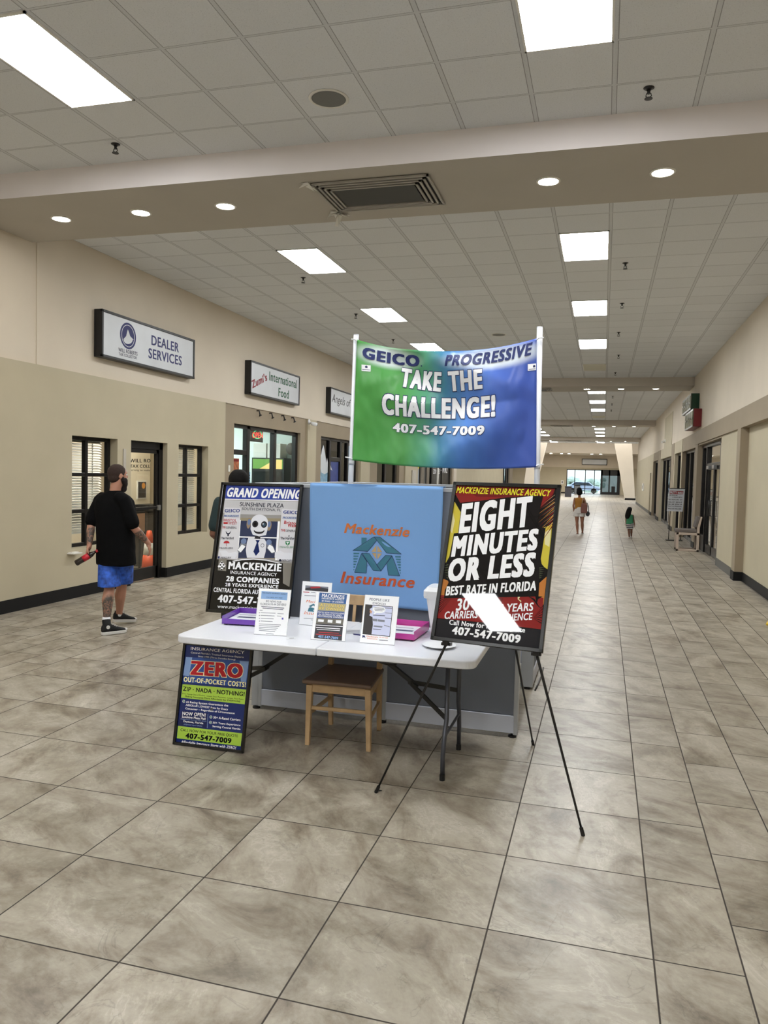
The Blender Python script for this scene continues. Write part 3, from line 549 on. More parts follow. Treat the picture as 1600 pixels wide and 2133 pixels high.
  ('P', [(-0.0766, 0.0488), (0.0455, 0.0485), (0.0459, 0.045), (-0.0761, 0.0452)], 's_grey'),
  ('P', [(-0.0753, 0.0387), (0.0374, 0.038), (0.0378, 0.0345), (-0.0749, 0.0352)], 's_grey'),
  ('P', [(-0.0741, 0.0287), (0.0294, 0.0275), (0.0298, 0.0239), (-0.0737, 0.0251)], 's_grey'),
  ('P', [(-0.0274, 0.0118), (0.0221, 0.0111), (0.0225, 0.0075), (-0.027, 0.0082)], 's_grey'),
  ('E', -0.0848, 0.1364, 0.0025, 0.003, 's_ink'),
  ('E', -0.0827, 0.1191, 0.0025, 0.003, 's_ink'),
  ('E', -0.0806, 0.1018, 0.0025, 0.003, 's_ink'),
  ('E', -0.0785, 0.0845, 0.0025, 0.003, 's_ink'),
  ('P', [(0.0627, 0.1138), (0.0731, 0.1144), (0.0745, 0.1025), (0.064, 0.1019)], 's_violet'),
 ],
 's3': [
  ('P', [(-0.1102, 0.2961), (0.1096, 0.293), (0.1054, -0.0016), (-0.1047, 0.0022)], 'white'),
  ('P', [(-0.0865, 0.2932), (0.0901, 0.2889), (0.0856, 0.1796), (-0.0852, 0.1803)], 'p_blue'),
  ('P', [(-0.0852, 0.2312), (0.0911, 0.2292), (0.0866, 0.1814), (-0.0854, 0.1815)], 'p_sand'),
  ('P', [(-0.0852, 0.1803), (0.0856, 0.1796), (0.0855, 0.1371), (-0.0859, 0.1357)], 'p_blue2'),
  ('P', [(-0.0859, 0.1357), (0.0855, 0.1371), (0.0833, 0.1017), (-0.0865, 0.1002)], 'p_field'),
  ('P', [(-0.0865, 0.1002), (0.0845, 0.1018), (0.0867, 0.0058), (-0.0877, 0.0109)], 'p_dark'),
  ('P', [(-0.0746, 0.1275), (-0.0381, 0.1267), (-0.0394, 0.1119), (-0.0758, 0.1126)], 'white'),
  ('P', [(-0.0141, 0.1282), (0.0161, 0.1282), (0.0152, 0.1093), (-0.0138, 0.1105)], 'white'),
  ('P', [(0.0372, 0.1283), (0.0702, 0.1285), (0.0693, 0.1096), (0.0379, 0.1107)], 'white'),
  ('T', 'MACKENZIE', -0.0685, 0.2652, 0.1435, 0.0215, -0.029, 'white', 'b'),
  ('T', 'INSURANCE AGENCY', -0.067, 0.2526, 0.1402, 0.0101, -0.021, 'white', 'b'),
  ('T', '28 YEARS • 38 CARRIERS', -0.0663, 0.2364, 0.1399, 0.0101, -0.012, 'white', 'b'),
  ('T', 'ATTENTION', -0.0737, 0.2061, 0.1538, 0.0214, -0.02, 'p_gold', 'hK'),
  ('T', 'RV OWNERS', -0.0773, 0.1856, 0.1564, 0.019, -0.01, 'p_gold', 'hK'),
  ('T', 'MACIA NOW HAS EXCLUSIVE', -0.0811, 0.1663, 0.1641, 0.0095, -0.006, 'white', 'b'),
  ('T', 'for FLORIDA RV AND', -0.076, 0.1541, 0.1435, 0.01, -0.011, 'white', 'b'),
  ('T', 'MOTORHOME OWNERS!', -0.0793, 0.1414, 0.1602, 0.0106, -0.007, 'white', 'b'),
  ('T', '407-547-7009', -0.0629, 0.0154, 0.1253, 0.0161, -0.038, 's_blue', 'h'),
  ('P', [(-0.0843, 0.0926), (0.083, 0.0935), (0.0835, 0.0894), (-0.0838, 0.0885)], 'white'),
  ('P', [(-0.0826, 0.0786), (0.0697, 0.0786), (0.0702, 0.074), (-0.0821, 0.0739)], 'white'),
  ('P', [(-0.0763, 0.0666), (0.068, 0.0674), (0.0683, 0.0639), (-0.0759, 0.0631)], 'white'),
  ('P', [(-0.0635, 0.0504), (0.0638, 0.0514), (0.0642, 0.0474), (-0.063, 0.0464)], 'logo_red'),
  ('P', [(-0.0789, 0.0377), (0.08, 0.0396), (0.0805, 0.035), (-0.0783, 0.0331)], 'logo_red'),
 ],
 's4': [
  ('P', [(-0.1087, 0.295), (0.1061, 0.2905), (0.1077, -0.0037), (-0.1075, 0.0047)], 'white'),
  ('T', 'PEOPLE LIKE', -0.0758, 0.2613, 0.125, 0.0153, -0.017, 's_grey', 'b'),
  ('T', 'CHOICES', -0.054, 0.2396, 0.083, 0.0129, -0.028, 's_grey', 'b'),
  ('P', [(-0.0981, 0.2356), (0.0747, 0.2326), (0.0751, 0.0498), (-0.0948, 0.0536)], 'ink'),
  ('P', [(-0.0941, 0.2323), (0.0715, 0.2288), (0.0712, 0.0536), (-0.0917, 0.0579)], 'p_lav'),
  ('P', [(-0.0953, 0.2322), (-0.053, 0.2314), (-0.0528, 0.2184), (-0.0685, 0.2085), (-0.0593, 0.1914), (-0.0652, 0.1693), (-0.0449, 0.1601), (-0.0373, 0.114), (-0.0399, 0.0529), (-0.0917, 0.0579)], 'p_coat'),
  ('E', -0.0097, 0.2082, 0.0404, 0.0212, 'white'),
  ('P', [(-0.0337, 0.1931), (-0.0156, 0.1914), (-0.0434, 0.1731)], 'white'),
  ('P', [(-0.0652, 0.2058), (-0.0519, 0.1949), (-0.0544, 0.18), (-0.0661, 0.1881)], 'skin_p'),
  ('P', [(-0.044, 0.1514), (-0.014, 0.1506), (-0.0136, 0.136), (-0.0435, 0.1369)], 's_grey'),
  ('P', [(-0.0109, 0.1496), (0.0327, 0.1479), (0.0329, 0.1351), (-0.0107, 0.1368)], 's_grey'),
  ('P', [(-0.0305, 0.1115), (0.0232, 0.1095), (0.0212, 0.1007), (-0.0325, 0.1027)], 's_grey'),
  ('P', [(-0.0946, 0.0472), (-0.0796, 0.046), (-0.0742, 0.0302), (-0.0807, 0.0355), (-0.0878, 0.035), (-0.0932, 0.03)], 'navy'),
  ('T', 'Mackenzie', -0.068, 0.0388, 0.0696, 0.0091, -0.018, 'p_orange', 'b'),
  ('T', 'Insurance', -0.0625, 0.0276, 0.0624, 0.008, -0.018, 'p_orange', 'b'),
  ('T', '407-547-7009', 0.0102, 0.0393, 0.0532, 0.0068, -0.023, 'p_orange', ''),
  ('P', [(-0.0397, 0.2192), (0.0201, 0.2196), (0.0205, 0.2167), (-0.0393, 0.2163)], 's_ink'),
  ('P', [(-0.0387, 0.2105), (0.024, 0.2111), (0.0244, 0.2081), (-0.0383, 0.2075)], 's_ink'),
  ('P', [(-0.0348, 0.2031), (0.013, 0.2033), (0.0133, 0.2004), (-0.0345, 0.2001)], 's_ink'),
  ('P', [(-0.0436, 0.1749), (0.0309, 0.1752), (0.0314, 0.1711), (-0.0432, 0.1708)], 's_ink'),
  ('P', [(0.0323, 0.1625), (0.0709, 0.1616), (0.0713, 0.1581), (0.0327, 0.159)], 's_ink'),
  ('P', [(-0.0341, 0.091), (0.0164, 0.0911), (0.0167, 0.0876), (-0.0337, 0.0875)], 's_ink'),
  ('P', [(0.0115, 0.0279), (0.0645, 0.0284), (0.0648, 0.025), (0.0119, 0.0245)], 's_ink'),
  ('P', [(0.0257, 0.2235), (0.0704, 0.2229), (0.0709, 0.2182), (0.0262, 0.2188)], 's_grey'),
  ('P', [(0.029, 0.1932), (0.0736, 0.1927), (0.0739, 0.1892), (0.0293, 0.1897)], 's_grey'),
  ('P', [(0.0311, 0.1188), (0.0674, 0.1109), (0.0679, 0.1063), (0.0316, 0.1142)], 's_grey'),
 ],
 's2': [
  ('P', [(-0.1062, 0.2889), (0.1061, 0.2872), (0.1034, -0.0043), (-0.1032, 0.0002)], 'white'),
  ('P', [(-0.0818, 0.2628), (0.0801, 0.2621), (0.0796, 0.2284), (-0.0815, 0.2296)], 's_grey'),
  ('P', [(-0.0802, 0.2457), (-0.001, 0.2602), (0.0812, 0.2495), (0.0796, 0.2284), (-0.0815, 0.2296)], 'p_dark'),
  ('P', [(-0.0482, 0.2541), (0.0192, 0.2615), (0.0268, 0.2524), (-0.0404, 0.2437)], 'logo_red'),
  ('P', [(-0.0944, 0.2204), (-0.0505, 0.2201), (-0.0501, 0.215), (-0.0939, 0.2153)], 'logo_red'),
  ('T', 'Mackenzie', -0.0674, 0.1507, 0.1472, 0.0165, -0.005, 'p_orange', 'i'),
  ('T', 'Insurance', -0.0751, 0.072, 0.1652, 0.0202, -0.004, 'p_orange', 'i'),
  ('P', [(-0.0467, 0.1267), (-0.0144, 0.1448), (0.0317, 0.1226), (0.0115, 0.1212), (-0.0154, 0.1333), (-0.0306, 0.1215)], 'teal'),
  ('P', [(-0.0374, 0.121), (-0.0098, 0.1166), (0.0059, 0.1082), (-0.0127, 0.1037), (-0.0028, 0.0917), (-0.0503, 0.0915), (-0.0456, 0.1141)], 'teal'),
  ('P', [(-0.0826, 0.1975), (0.0046, 0.1982), (0.005, 0.1937), (-0.0822, 0.1931)], 's_grey'),
  ('P', [(-0.0383, 0.2208), (-0.0077, 0.2209), (-0.0073, 0.2171), (-0.038, 0.217)], 's_grey'),
  ('P', [(-0.0734, 0.0468), (0.018, 0.0496), (0.0182, 0.0465), (-0.0731, 0.0436)], 's_grey'),
  ('P', [(-0.0218, 0.0398), (0.0188, 0.0403), (0.0191, 0.0371), (-0.0215, 0.0367)], 's_grey'),
 ],
 'drape': [
  ('P', [(-0.1532, 1.2093), (-0.0012, 1.313), (0.0222, 1.2903), (-0.0431, 1.2092)], 'teal'),
  ('P', [(0.0021, 1.3132), (0.0444, 1.3139), (0.2019, 1.203), (0.0957, 1.205)], 'teal'),
  ('P', [(-0.0927, 1.3025), (-0.0546, 1.303), (-0.0552, 1.2741), (-0.0914, 1.2509)], 'teal'),
  ('P', [(0.0185, 1.2563), (0.0197, 1.2086), (-0.0169, 1.208)], 'p_sand2'),
  ('P', [(0.0264, 1.2541), (0.0639, 1.2096), (0.0275, 1.2078)], 'p_sand2'),
  ('P', [(-0.0127, 1.1994), (0.0199, 1.1999), (0.021, 1.156)], 'p_sand2'),
  ('P', [(0.0278, 1.199), (0.0615, 1.1995), (0.0288, 1.1564)], 'p_sand2'),
  ('P', [(-0.1363, 1.0569), (-0.09, 1.1923), (-0.0479, 1.1378), (-0.0505, 1.0568)], 'teal'),
  ('P', [(-0.0861, 1.1944), (-0.0322, 1.1947), (0.0601, 1.0777), (-0.0006, 1.0786)], 'teal'),
  ('P', [(0.0246, 1.1185), (0.0877, 1.189), (0.1349, 1.1896), (0.0581, 1.0789)], 'teal'),
  ('P', [(0.1362, 1.1871), (0.1944, 1.0518), (0.1126, 1.0526), (0.0988, 1.1351)], 'teal'),
  ('P', [(-0.1476, 1.1938), (-0.1046, 1.1947), (-0.107, 1.1857), (-0.1473, 1.1836)], 'teal'),
  ('P', [(-0.1471, 1.1748), (-0.1101, 1.1755), (-0.1125, 1.1665), (-0.1469, 1.1647)], 'teal'),
  ('P', [(-0.1467, 1.1558), (-0.1155, 1.1562), (-0.118, 1.1472), (-0.1464, 1.1457)], 'teal'),
  ('P', [(-0.1462, 1.1368), (-0.121, 1.1369), (-0.1235, 1.1279), (-0.146, 1.1267)], 'teal'),
  ('P', [(-0.1458, 1.1178), (-0.1265, 1.1176), (-0.129, 1.1086), (-0.1455, 1.1077)], 'teal'),
  ('P', [(-0.1453, 1.0988), (-0.132, 1.0983), (-0.1345, 1.0893), (-0.1451, 1.0887)], 'teal'),
  ('P', [(-0.1449, 1.0798), (-0.1375, 1.079), (-0.14, 1.07), (-0.1446, 1.0697)], 'teal'),
  ('P', [(0.1562, 1.1882), (0.1972, 1.1891), (0.1975, 1.1791), (0.159, 1.1784)], 'teal'),
  ('P', [(0.1624, 1.1698), (0.1977, 1.1704), (0.1979, 1.1605), (0.1652, 1.16)], 'teal'),
  ('P', [(0.1687, 1.1514), (0.1982, 1.1518), (0.1984, 1.1418), (0.1715, 1.1416)], 'teal'),
  ('P', [(0.1749, 1.1331), (0.1987, 1.1331), (0.1989, 1.1232), (0.1778, 1.1232)], 'teal'),
  ('P', [(0.1812, 1.1147), (0.1992, 1.1145), (0.1994, 1.1045), (0.184, 1.1049)], 'teal'),
  ('P', [(0.1875, 1.0963), (0.1997, 1.0958), (0.1999, 1.0858), (0.1903, 1.0865)], 'teal'),
  ('P', [(0.1937, 1.078), (0.2001, 1.0771), (0.2004, 1.0672), (0.1965, 1.0682)], 'teal'),
  ('P', [(-0.1524, 1.2082), (-0.0004, 1.3119), (-0.002, 1.3142), (-0.154, 1.2104)], 'navy'),
  ('P', [(-0.0022, 1.3121), (0.0212, 1.2893), (0.0232, 1.2913), (-0.0001, 1.314)], 'navy'),
  ('P', [(0.0211, 1.2911), (-0.0442, 1.21), (-0.042, 1.2084), (0.0233, 1.2895)], 'navy'),
  ('P', [(-0.043, 1.2106), (-0.1532, 1.2107), (-0.1533, 1.2079), (-0.0431, 1.2078)], 'navy'),
  ('P', [(0.0021, 1.3118), (0.0444, 1.3125), (0.0444, 1.3152), (0.0021, 1.3146)], 'navy'),
  ('P', [(0.0435, 1.3127), (0.2011, 1.2019), (0.2028, 1.2041), (0.0452, 1.315)], 'navy'),
  ('P', [(0.202, 1.2044), (0.0958, 1.2064), (0.0957, 1.2036), (0.2019, 1.2017)], 'navy'),
  ('P', [(0.0968, 1.2059), (0.0032, 1.3141), (0.001, 1.3123), (0.0946, 1.2041)], 'navy'),
  ('P', [(-0.135, 1.0565), (-0.0886, 1.1919), (-0.0914, 1.1927), (-0.1377, 1.0573)], 'navy'),
  ('P', [(-0.0912, 1.1915), (-0.0491, 1.1369), (-0.0467, 1.1386), (-0.0888, 1.1932)], 'navy'),
  ('P', [(-0.0493, 1.1378), (-0.052, 1.0568), (-0.0491, 1.0568), (-0.0465, 1.1378)], 'navy'),
  ('P', [(-0.0505, 1.0582), (-0.1363, 1.0583), (-0.1364, 1.0555), (-0.0506, 1.0554)], 'navy'),
  ('P', [(-0.0861, 1.193), (-0.0323, 1.1933), (-0.0322, 1.196), (-0.0861, 1.1958)], 'navy'),
  ('P', [(-0.0334, 1.1938), (0.0589, 1.0769), (0.0612, 1.0786), (-0.0311, 1.1955)], 'navy'),
  ('P', [(0.0602, 1.0791), (-0.0005, 1.08), (-0.0006, 1.0773), (0.06, 1.0764)], 'navy'),
  ('P', [(0.0006, 1.0795), (-0.0849, 1.1952), (-0.0873, 1.1936), (-0.0018, 1.0778)], 'navy'),
  ('P', [(0.0256, 1.1176), (0.0888, 1.1881), (0.0867, 1.1899), (0.0235, 1.1193)], 'navy'),
  ('P', [(0.0877, 1.1876), (0.1349, 1.1882), (0.1349, 1.1909), (0.0878, 1.1903)], 'navy'),
  ('P', [(0.1337, 1.1903), (0.0569, 1.0796), (0.0593, 1.0781), (0.136, 1.1888)], 'navy'),
  ('P', [(0.0592, 1.0798), (0.0257, 1.1193), (0.0234, 1.1176), (0.057, 1.078)], 'navy'),
  ('P', [(0.1349, 1.1866), (0.1931, 1.0513), (0.1957, 1.0524), (0.1375, 1.1877)], 'navy'),
  ('P', [(0.1945, 1.0532), (0.1127, 1.054), (0.1125, 1.0512), (0.1943, 1.0505)], 'navy'),
  ('P', [(0.114, 1.0529), (0.1002, 1.1354), (0.0974, 1.1348), (0.1112, 1.0523)], 'navy'),
  ('P', [(0.1, 1.1343), (0.1374, 1.1864), (0.1351, 1.1879), (0.0977, 1.1359)], 'navy'),
  ('T', 'Mackenzie', -0.2192, 1.3297, 0.4741, 0.0696, -0.013, 'd_orange', 'sbi'),
  ('T', 'Insurance', -0.2391, 0.9756, 0.5397, 0.0828, -0.004, 'd_orange2', 'sbi'),
 ],
 'banner': [
  ('T', 'GEICO', 0.0501, 0.8197, 0.4644, 0.09, 0.0, 'logo_navy', 'x'),
  ('E', 0.5297, 0.8276, 0.0055, 0.0056, 'logo_navy'),
  ('T', 'PROGRESSIVE', 0.7227, 0.8226, 0.6505, 0.094, 0.023, 'logo_navy', 'hi'),
  ('T', 'TAKE', 0.3596, 0.6467, 0.3269, 0.1573, -0.074, 'white', 'xS'),
  ('T', 'THE', 0.7502, 0.6253, 0.2585, 0.1569, 0.031, 'white', 'xS'),
  ('T', 'CHALLENGE!', 0.2298, 0.4005, 0.8758, 0.1717, 0.005, 'white', 'xS'),
  ('T', '407-547-7009', 0.3173, 0.2713, 0.7112, 0.074, -0.004, 'white', 'hS'),
  ('P', [(0.0477, 0.7647), (0.1243, 0.7748), (0.1272, 0.7248), (0.0508, 0.7152)], 'white'),
  ('P', [(0.077, 0.7571), (0.088, 0.7671), (0.1, 0.7587), (0.0983, 0.7474), (0.08, 0.7457)], 'navy'),
  ('P', [(0.0556, 0.7305), (0.1195, 0.7387), (0.1197, 0.7343), (0.0559, 0.7262)], 'navy'),
  ('P', [(1.3368, 0.7741), (1.3955, 0.7668), (1.3957, 0.718), (1.3371, 0.7246)], 'white'),
  ('P', [(1.3734, 0.7536), (1.3824, 0.7597), (1.3916, 0.7514), (1.3896, 0.7397), (1.3754, 0.7409)], 'navy'),
  ('P', [(1.3431, 0.7357), (1.3916, 0.7301), (1.3916, 0.726), (1.3431, 0.7316)], 'navy'),
 ],
 'sign1': [
  ('E', 9.74, 3.6239, 0.1943, 0.1859, 's_navy'),
  ('E', 9.74, 3.6239, 0.1602, 0.1563, 'sgrey'),
  ('E', 9.74, 3.6239, 0.1489, 0.1479, 's_navy'),
  ('P', [(9.7314, 3.7176), (9.7648, 3.6707), (9.7873, 3.6322), (9.8763, 3.5942), (9.7409, 3.5604), (9.6223, 3.557), (9.6931, 3.6156), (9.7069, 3.6603)], 'sgrey'),
  ('P', [(9.8504, 3.5898), (9.8474, 3.5749), (9.8382, 3.5598), (9.8232, 3.5455), (9.8035, 3.5326), (9.7802, 3.522), (9.7547, 3.5143), (9.7285, 3.51), (9.7031, 3.5092), (9.68, 3.512), (9.6605, 3.5182), (9.6457, 3.5274), (9.6364, 3.5391), (9.6331, 3.5526)], 'sgrey'),
  ('T', 'WILL ROBERTS', 9.512, 3.3717, 0.4613, 0.054, 0.016, 's_dk', 'b'),
  ('T', 'TAX COLLECTOR', 9.5231, 3.3192, 0.4321, 0.0416, 0.012, 's_dk', 'b'),
  ('T', 'DEALER', 10.332, 3.5986, 0.7773, 0.1467, 0.006, 's_navy', 'b'),
  ('T', 'SERVICES', 10.2557, 3.3908, 0.9495, 0.1505, 0.018, 's_navy', 'b'),
 ],
 'sign2': [
  ('T', "Zumi's", 13.8204, 3.3328, 0.7219, 0.1613, 0.341, 'z_maroon', 'sh'),
  ('T', 'International', 14.5937, 3.5854, 1.4747, 0.1846, -0.001, 'z_dkgreen', 'sb'),
  ('T', 'Food', 15.0644, 3.312, 0.5547, 0.1824, -0.002, 'z_dkgreen', 'sb'),
 ],
 'sign3': [
  ('T', 'Angels of', 18.3627, 3.4483, 1.4983, 0.2791, -0.01, 'ink', 'i'),
 ],
 'neon': [
  ('T', 'OPEN', 14.2622, 2.4014, 0.4997, 0.1186, 0.039, 'neon_red', 'b'),
  ('P', [(14.2904, 2.4738), (14.2958, 2.4953), (14.3132, 2.5162), (14.3417, 2.5354), (14.3797, 2.5518), (14.4252, 2.5645), (14.4756, 2.5726), (14.528, 2.5758), (14.5795, 2.5738), (14.6269, 2.5665), (14.6674, 2.5545), (14.6985, 2.5384), (14.7184, 2.5191), (14.7257, 2.4979), (14.6886, 2.4958), (14.6825, 2.5129), (14.666, 2.5283), (14.6402, 2.5412), (14.6065, 2.5508), (14.5671, 2.5566), (14.5243, 2.5582), (14.4806, 2.5556), (14.4386, 2.549), (14.4006, 2.5387), (14.3688, 2.5255), (14.3449, 2.5099), (14.3303, 2.4931), (14.3258, 2.4758)], 'neon_green'),
  ('P', [(14.7257, 2.4979), (14.7201, 2.4759), (14.7018, 2.4545), (14.672, 2.435), (14.6326, 2.4185), (14.586, 2.4061), (14.5349, 2.3984), (14.4824, 2.3957), (14.4315, 2.3984), (14.3852, 2.406), (14.3461, 2.4182), (14.3162, 2.4342), (14.2973, 2.4531), (14.2904, 2.4738), (14.3258, 2.4758), (14.3316, 2.4591), (14.3474, 2.4439), (14.3723, 2.431), (14.405, 2.4213), (14.4437, 2.4153), (14.4861, 2.4133), (14.5298, 2.4155), (14.5723, 2.4218), (14.6112, 2.4319), (14.6439, 2.4452), (14.6687, 2.4609), (14.6838, 2.4781), (14.6886, 2.4958)], 'neon_green'),
 ],
 'doorwall': [
  ('T', 'WILL RO', 12.7673, 1.8451, 0.7012, 0.071, 0.021, 'ink', 'b'),
  ('T', 'TAX COLL', 12.7773, 1.7487, 0.6786, 0.061, 0.01, 'ink', 'b'),
  ('T', 'Serving to make', 12.7696, 1.68, 0.6876, 0.0457, -0.002, 'ink', 'i'),
 ],
 'nails': [
  ('P', [(2.0633, 1.4348), (2.4659, 1.4387), (2.4628, 1.333), (2.0611, 1.3275)], 'n_red'),
  ('T', 'PRETTY NAILS', 2.0724, 1.3415, 0.3857, 0.0775, 0.007, 'white', 'b'),
  ('T', 'SPA PEDICURE', 2.0558, 1.2726, 0.2408, 0.0365, 0.017, 'ink', 'b'),
  ('T', '& MANICURE $', 2.1495, 1.2117, 0.283, 0.0387, 0.016, 'ink', 'b'),
  ('T', 'SPA PEDICURE  $25', 2.0401, 1.1294, 0.401, 0.0434, 0.019, 'ink', 'b'),
  ('T', 'FULL SET  $30 & UP', 2.0358, 1.0493, 0.4032, 0.0479, 0.014, 'ink', 'b'),
  ('T', 'FILL INS  $20 & UP', 2.0364, 0.9808, 0.4023, 0.0479, 0.009, 'ink', 'b'),
  ('T', 'Mon Tue Wednesday', 2.0322, 0.9235, 0.4014, 0.0388, 0.007, 'ink', 'b'),
  ('T', 'WALK-INS WELCOME', 2.0245, 0.8489, 0.4017, 0.0434, -0.006, 'ink', 'b'),
 ],
}
_keys = []
for _its in ART.values():
    for _it in _its:
        if _it[0] == 'T':
            _o, _i, _oc = style(_it[8])
            if (_it[1], _o) not in _keys: _keys.append((_it[1], _o))
prepare_text(_keys)
# ---------------------------------------------------------------- shared materials
M_floor = tile_floor()
M_ceil1 = tile_ceiling(4.911); M_ceil2 = tile_ceiling(9.0074)
M_cream = mat('cream_upper_wall_paint', (214,203,186), rough=.75, var=.03, vscale=1.2, bump=.08, bscale=160)
M_sage = mat('greenish_tan_lower_wall_paint', (186,176,151), rough=.7, var=.04, vscale=1.5, bump=.08, bscale=160)
M_taupe = mat('taupe_brown_wall_paint', (152,138,117), rough=.7, var=.04, vscale=1.5, bump=.08, bscale=160)
M_beam = mat('lit_off_white_beam_face', (232,226,226), rough=.75, var=.02, vscale=2)  # light on the near beam's front put into a whiter colour
M_soffit = mat('beige_soffit_tone', (184,178,168), rough=.75, var=.02, vscale=2)
M_base = mat('black_vinyl_baseboard', (12,12,14), rough=.6, spec=.3)
M_baseg = mat('grey_vinyl_baseboard', (84,82,78), rough=.5)
M_bronze = mat('dark_bronze_aluminium', (26,24,24), rough=.35, metal=.4)
M_black = mat('black_plastic', (16,16,18), rough=.4)
def glassmat(name, tint, refl=1.0):
    m, nt, b = _mat(name); nt.nodes.remove(b); out = nt.nodes['Material Output']; tr = nd(nt, 'ShaderNodeBsdfTransparent'); tr.inputs[0].default_value = (*tint, 1)
    gl = nd(nt, 'ShaderNodeBsdfGlossy'); gl.inputs['Roughness'].default_value = .02; fr = nd(nt, 'ShaderNodeLayerWeight'); fr.inputs[0].default_value = .5; pw_ = nd(nt, 'ShaderNodeMath', operation='POWER'); nt.links.new(fr.outputs['Facing'], pw_.inputs[0]); pw_.inputs[1].default_value = 5
    ml = nd(nt, 'ShaderNodeMath', operation='MULTIPLY_ADD'); nt.links.new(pw_.outputs[0], ml.inputs[0]); ml.inputs[1].default_value = .9*refl; ml.inputs[2].default_value = .035*refl
    mx = nd(nt, 'ShaderNodeMixShader'); nt.links.new(ml.outputs[0], mx.inputs[0]); nt.links.new(tr.outputs[0], mx.inputs[1]); nt.links.new(gl.outputs[0], mx.inputs[2]); nt.links.new(mx.outputs[0], out.inputs[0]); return m
M_glass = glassmat('shop_window_glass', (.95,.97,.96)); M_dkglass = glassmat('dark_tinted_glass', (.34,.36,.36), 1.1)
M_blind = mat('white_blind_slats', (214,212,204), rough=.5)
M_white = mat('white_plastic', (226,228,232), rough=.35)
M_whitep = mat('white_paint', (226,224,218), rough=.5)
M_steel = mat('brushed_steel', (170,172,176), rough=.3, metal=.9)
M_trof = mat('lit_ceiling_diffuser', (255,255,255), emit=(.97,.99,1), estr=TROFFER)
M_troffar = M_trof
M_down = mat('lit_downlight_lens', (255,255,255), emit=(1,.93,.82), estr=DOWN)
M_dead = mat('unlit_yellowed_diffuser', (196,192,168), rough=.5)
M_shoplit = mat('shop_ceiling_panel', (255,255,255), emit=(.9,1,.98), estr=SHOP)
M_warmlit = mat('office_ceiling_panel', (255,255,255), emit=(1,.93,.82), estr=20.0)
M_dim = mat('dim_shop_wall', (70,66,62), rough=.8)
M_mint = mat('pale_mint_shop_wall', (220,230,228), rough=.7)
M_office = mat('office_beige_wall', (222,212,192), rough=.7)
M_beamfar = mat('far_beam_face', (200,192,182), rough=.75, var=.02, vscale=2)
M_downfar = mat('bright_downlight_lens', (255,255,255), emit=(1,.93,.82), estr=260)
CZ = 4.677; BZ = 4.431; LX = -6.72

# ---------------------------------------------------------------- floor and ceiling
MB().box(-16, 14, -9, 92.3, -.06, 0).build('floor', M_floor, kind='structure')
mb = MB()
mb.box(-9.5, 5.5, -9, 6.613, CZ, CZ+.08, 0)
for a, b in ((7.96, 23.42), (24.8, 40.12), (41.5, 56.6), (58.0, 66.0)): mb.box(-9.5, 5.5, a, b, CZ, CZ+.08, 1)
mb.box(-16, 14, 66.0, 92.3, 7.0, 7.08, 2)
mb.build('ceiling', [M_ceil1, M_ceil2, M_cream], kind='structure')
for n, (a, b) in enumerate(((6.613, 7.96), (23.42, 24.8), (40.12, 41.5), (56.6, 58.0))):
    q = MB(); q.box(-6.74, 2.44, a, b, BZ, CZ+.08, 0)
    for i_ in (2,): q.m[i_] = 1  # front face coloured lighter than the underside, to carry the troffer light
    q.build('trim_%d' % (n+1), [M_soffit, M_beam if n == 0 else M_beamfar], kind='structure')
mb = MB(); mb.box(-16, 14, 65.9, 66.0, CZ, 7.0); mb.build('wall_atrium_front', M_cream, kind='structure')
mb = MB(); mb.box(-16, 14, 84.0, 84.2, 4.4, 7.0); mb.box(-16, 14, 84.2, 92, 4.40, 4.48); mb.build('wall_atrium_bulkhead', M_cream, kind='structure')
mb = MB(); mb.box(-16, -15.8, 60, 92, 0, 7); mb.build('wall_atrium_left', M_cream, kind='structure')
mb = MB(); mb.box(13.8, 14, 60, 92, 0, 7); mb.build('wall_atrium_right', M_cream, kind='structure')
mb = MB(); mb.box(-9.5, 5.5, -9.1, -9, 0, CZ); mb.build('wall_back', M_cream, kind='structure')
# returns that close the corridor sides towards the atrium
mb = MB(); mb.box(-16, LX-.2, 59.8, 60, 0, CZ+.08, 0); mb.box(2.6, 14, 60.0, 60.2, 0, CZ+.08, 0); mb.build('wall_corridor_end', M_cream, kind='structure')

# ---------------------------------------------------------------- left wall
def strip_wall(mb, X0, X1, y0, y1, z0, z1, ops, m):
    """solid wall between X0..X1 with rectangular openings (ya,yb,za,zb)"""
    ops = sorted(ops); y = y0
    for a, b, c, d in ops:
        if a > y: mb.box(X0, X1, y, a, z0, z1, m)
        if c > z0: mb.box(X0, X1, a, b, z0, c, m)
        if d < z1: mb.box(X0, X1, a, b, d, z1, m)
        y = b
    if y < y1: mb.box(X0, X1, y, y1, z0, z1, m)
mb = MB(); T = .22; ZL = 2.985
mb.box(LX-T, LX-.012, -9, 8.03, ZL, CZ, 0); mb.box(LX-T, LX, 8.03, 60, ZL, CZ, 0)
strip_wall(mb, LX-T, LX, -9, 12.96, 0, ZL, [(8.69,9.68,.66,2.155), (10.01,11.0,0,2.155), (11.34,12.33,.65,2.155)], 1)
strip_wall(mb, LX-T, LX-.02, 12.96, 17.0, 0, ZL, [(13.35,16.68,0,2.635)], 2)
mb.box(LX-T, LX+.03, 17.0, 17.56, 0, ZL, 1)
strip_wall(mb, LX-T, LX-.02, 17.56, 21.2, 0, ZL, [(18.03,21.1,0,2.64)], 2)
mb.box(LX-T, LX+.02, 21.2, 22.1, 0, ZL, 1); mb.box(LX-T, LX-.02, 22.1, 23.0, 0, ZL, 2)
strip_wall(mb, LX-T, LX-.02, 23.0, 26.4, 0, ZL, [(23.0,25.7,0,2.64)], 2)
mb.box(LX-T, LX+.02, 26.4, 28.3, 0, ZL, 1)
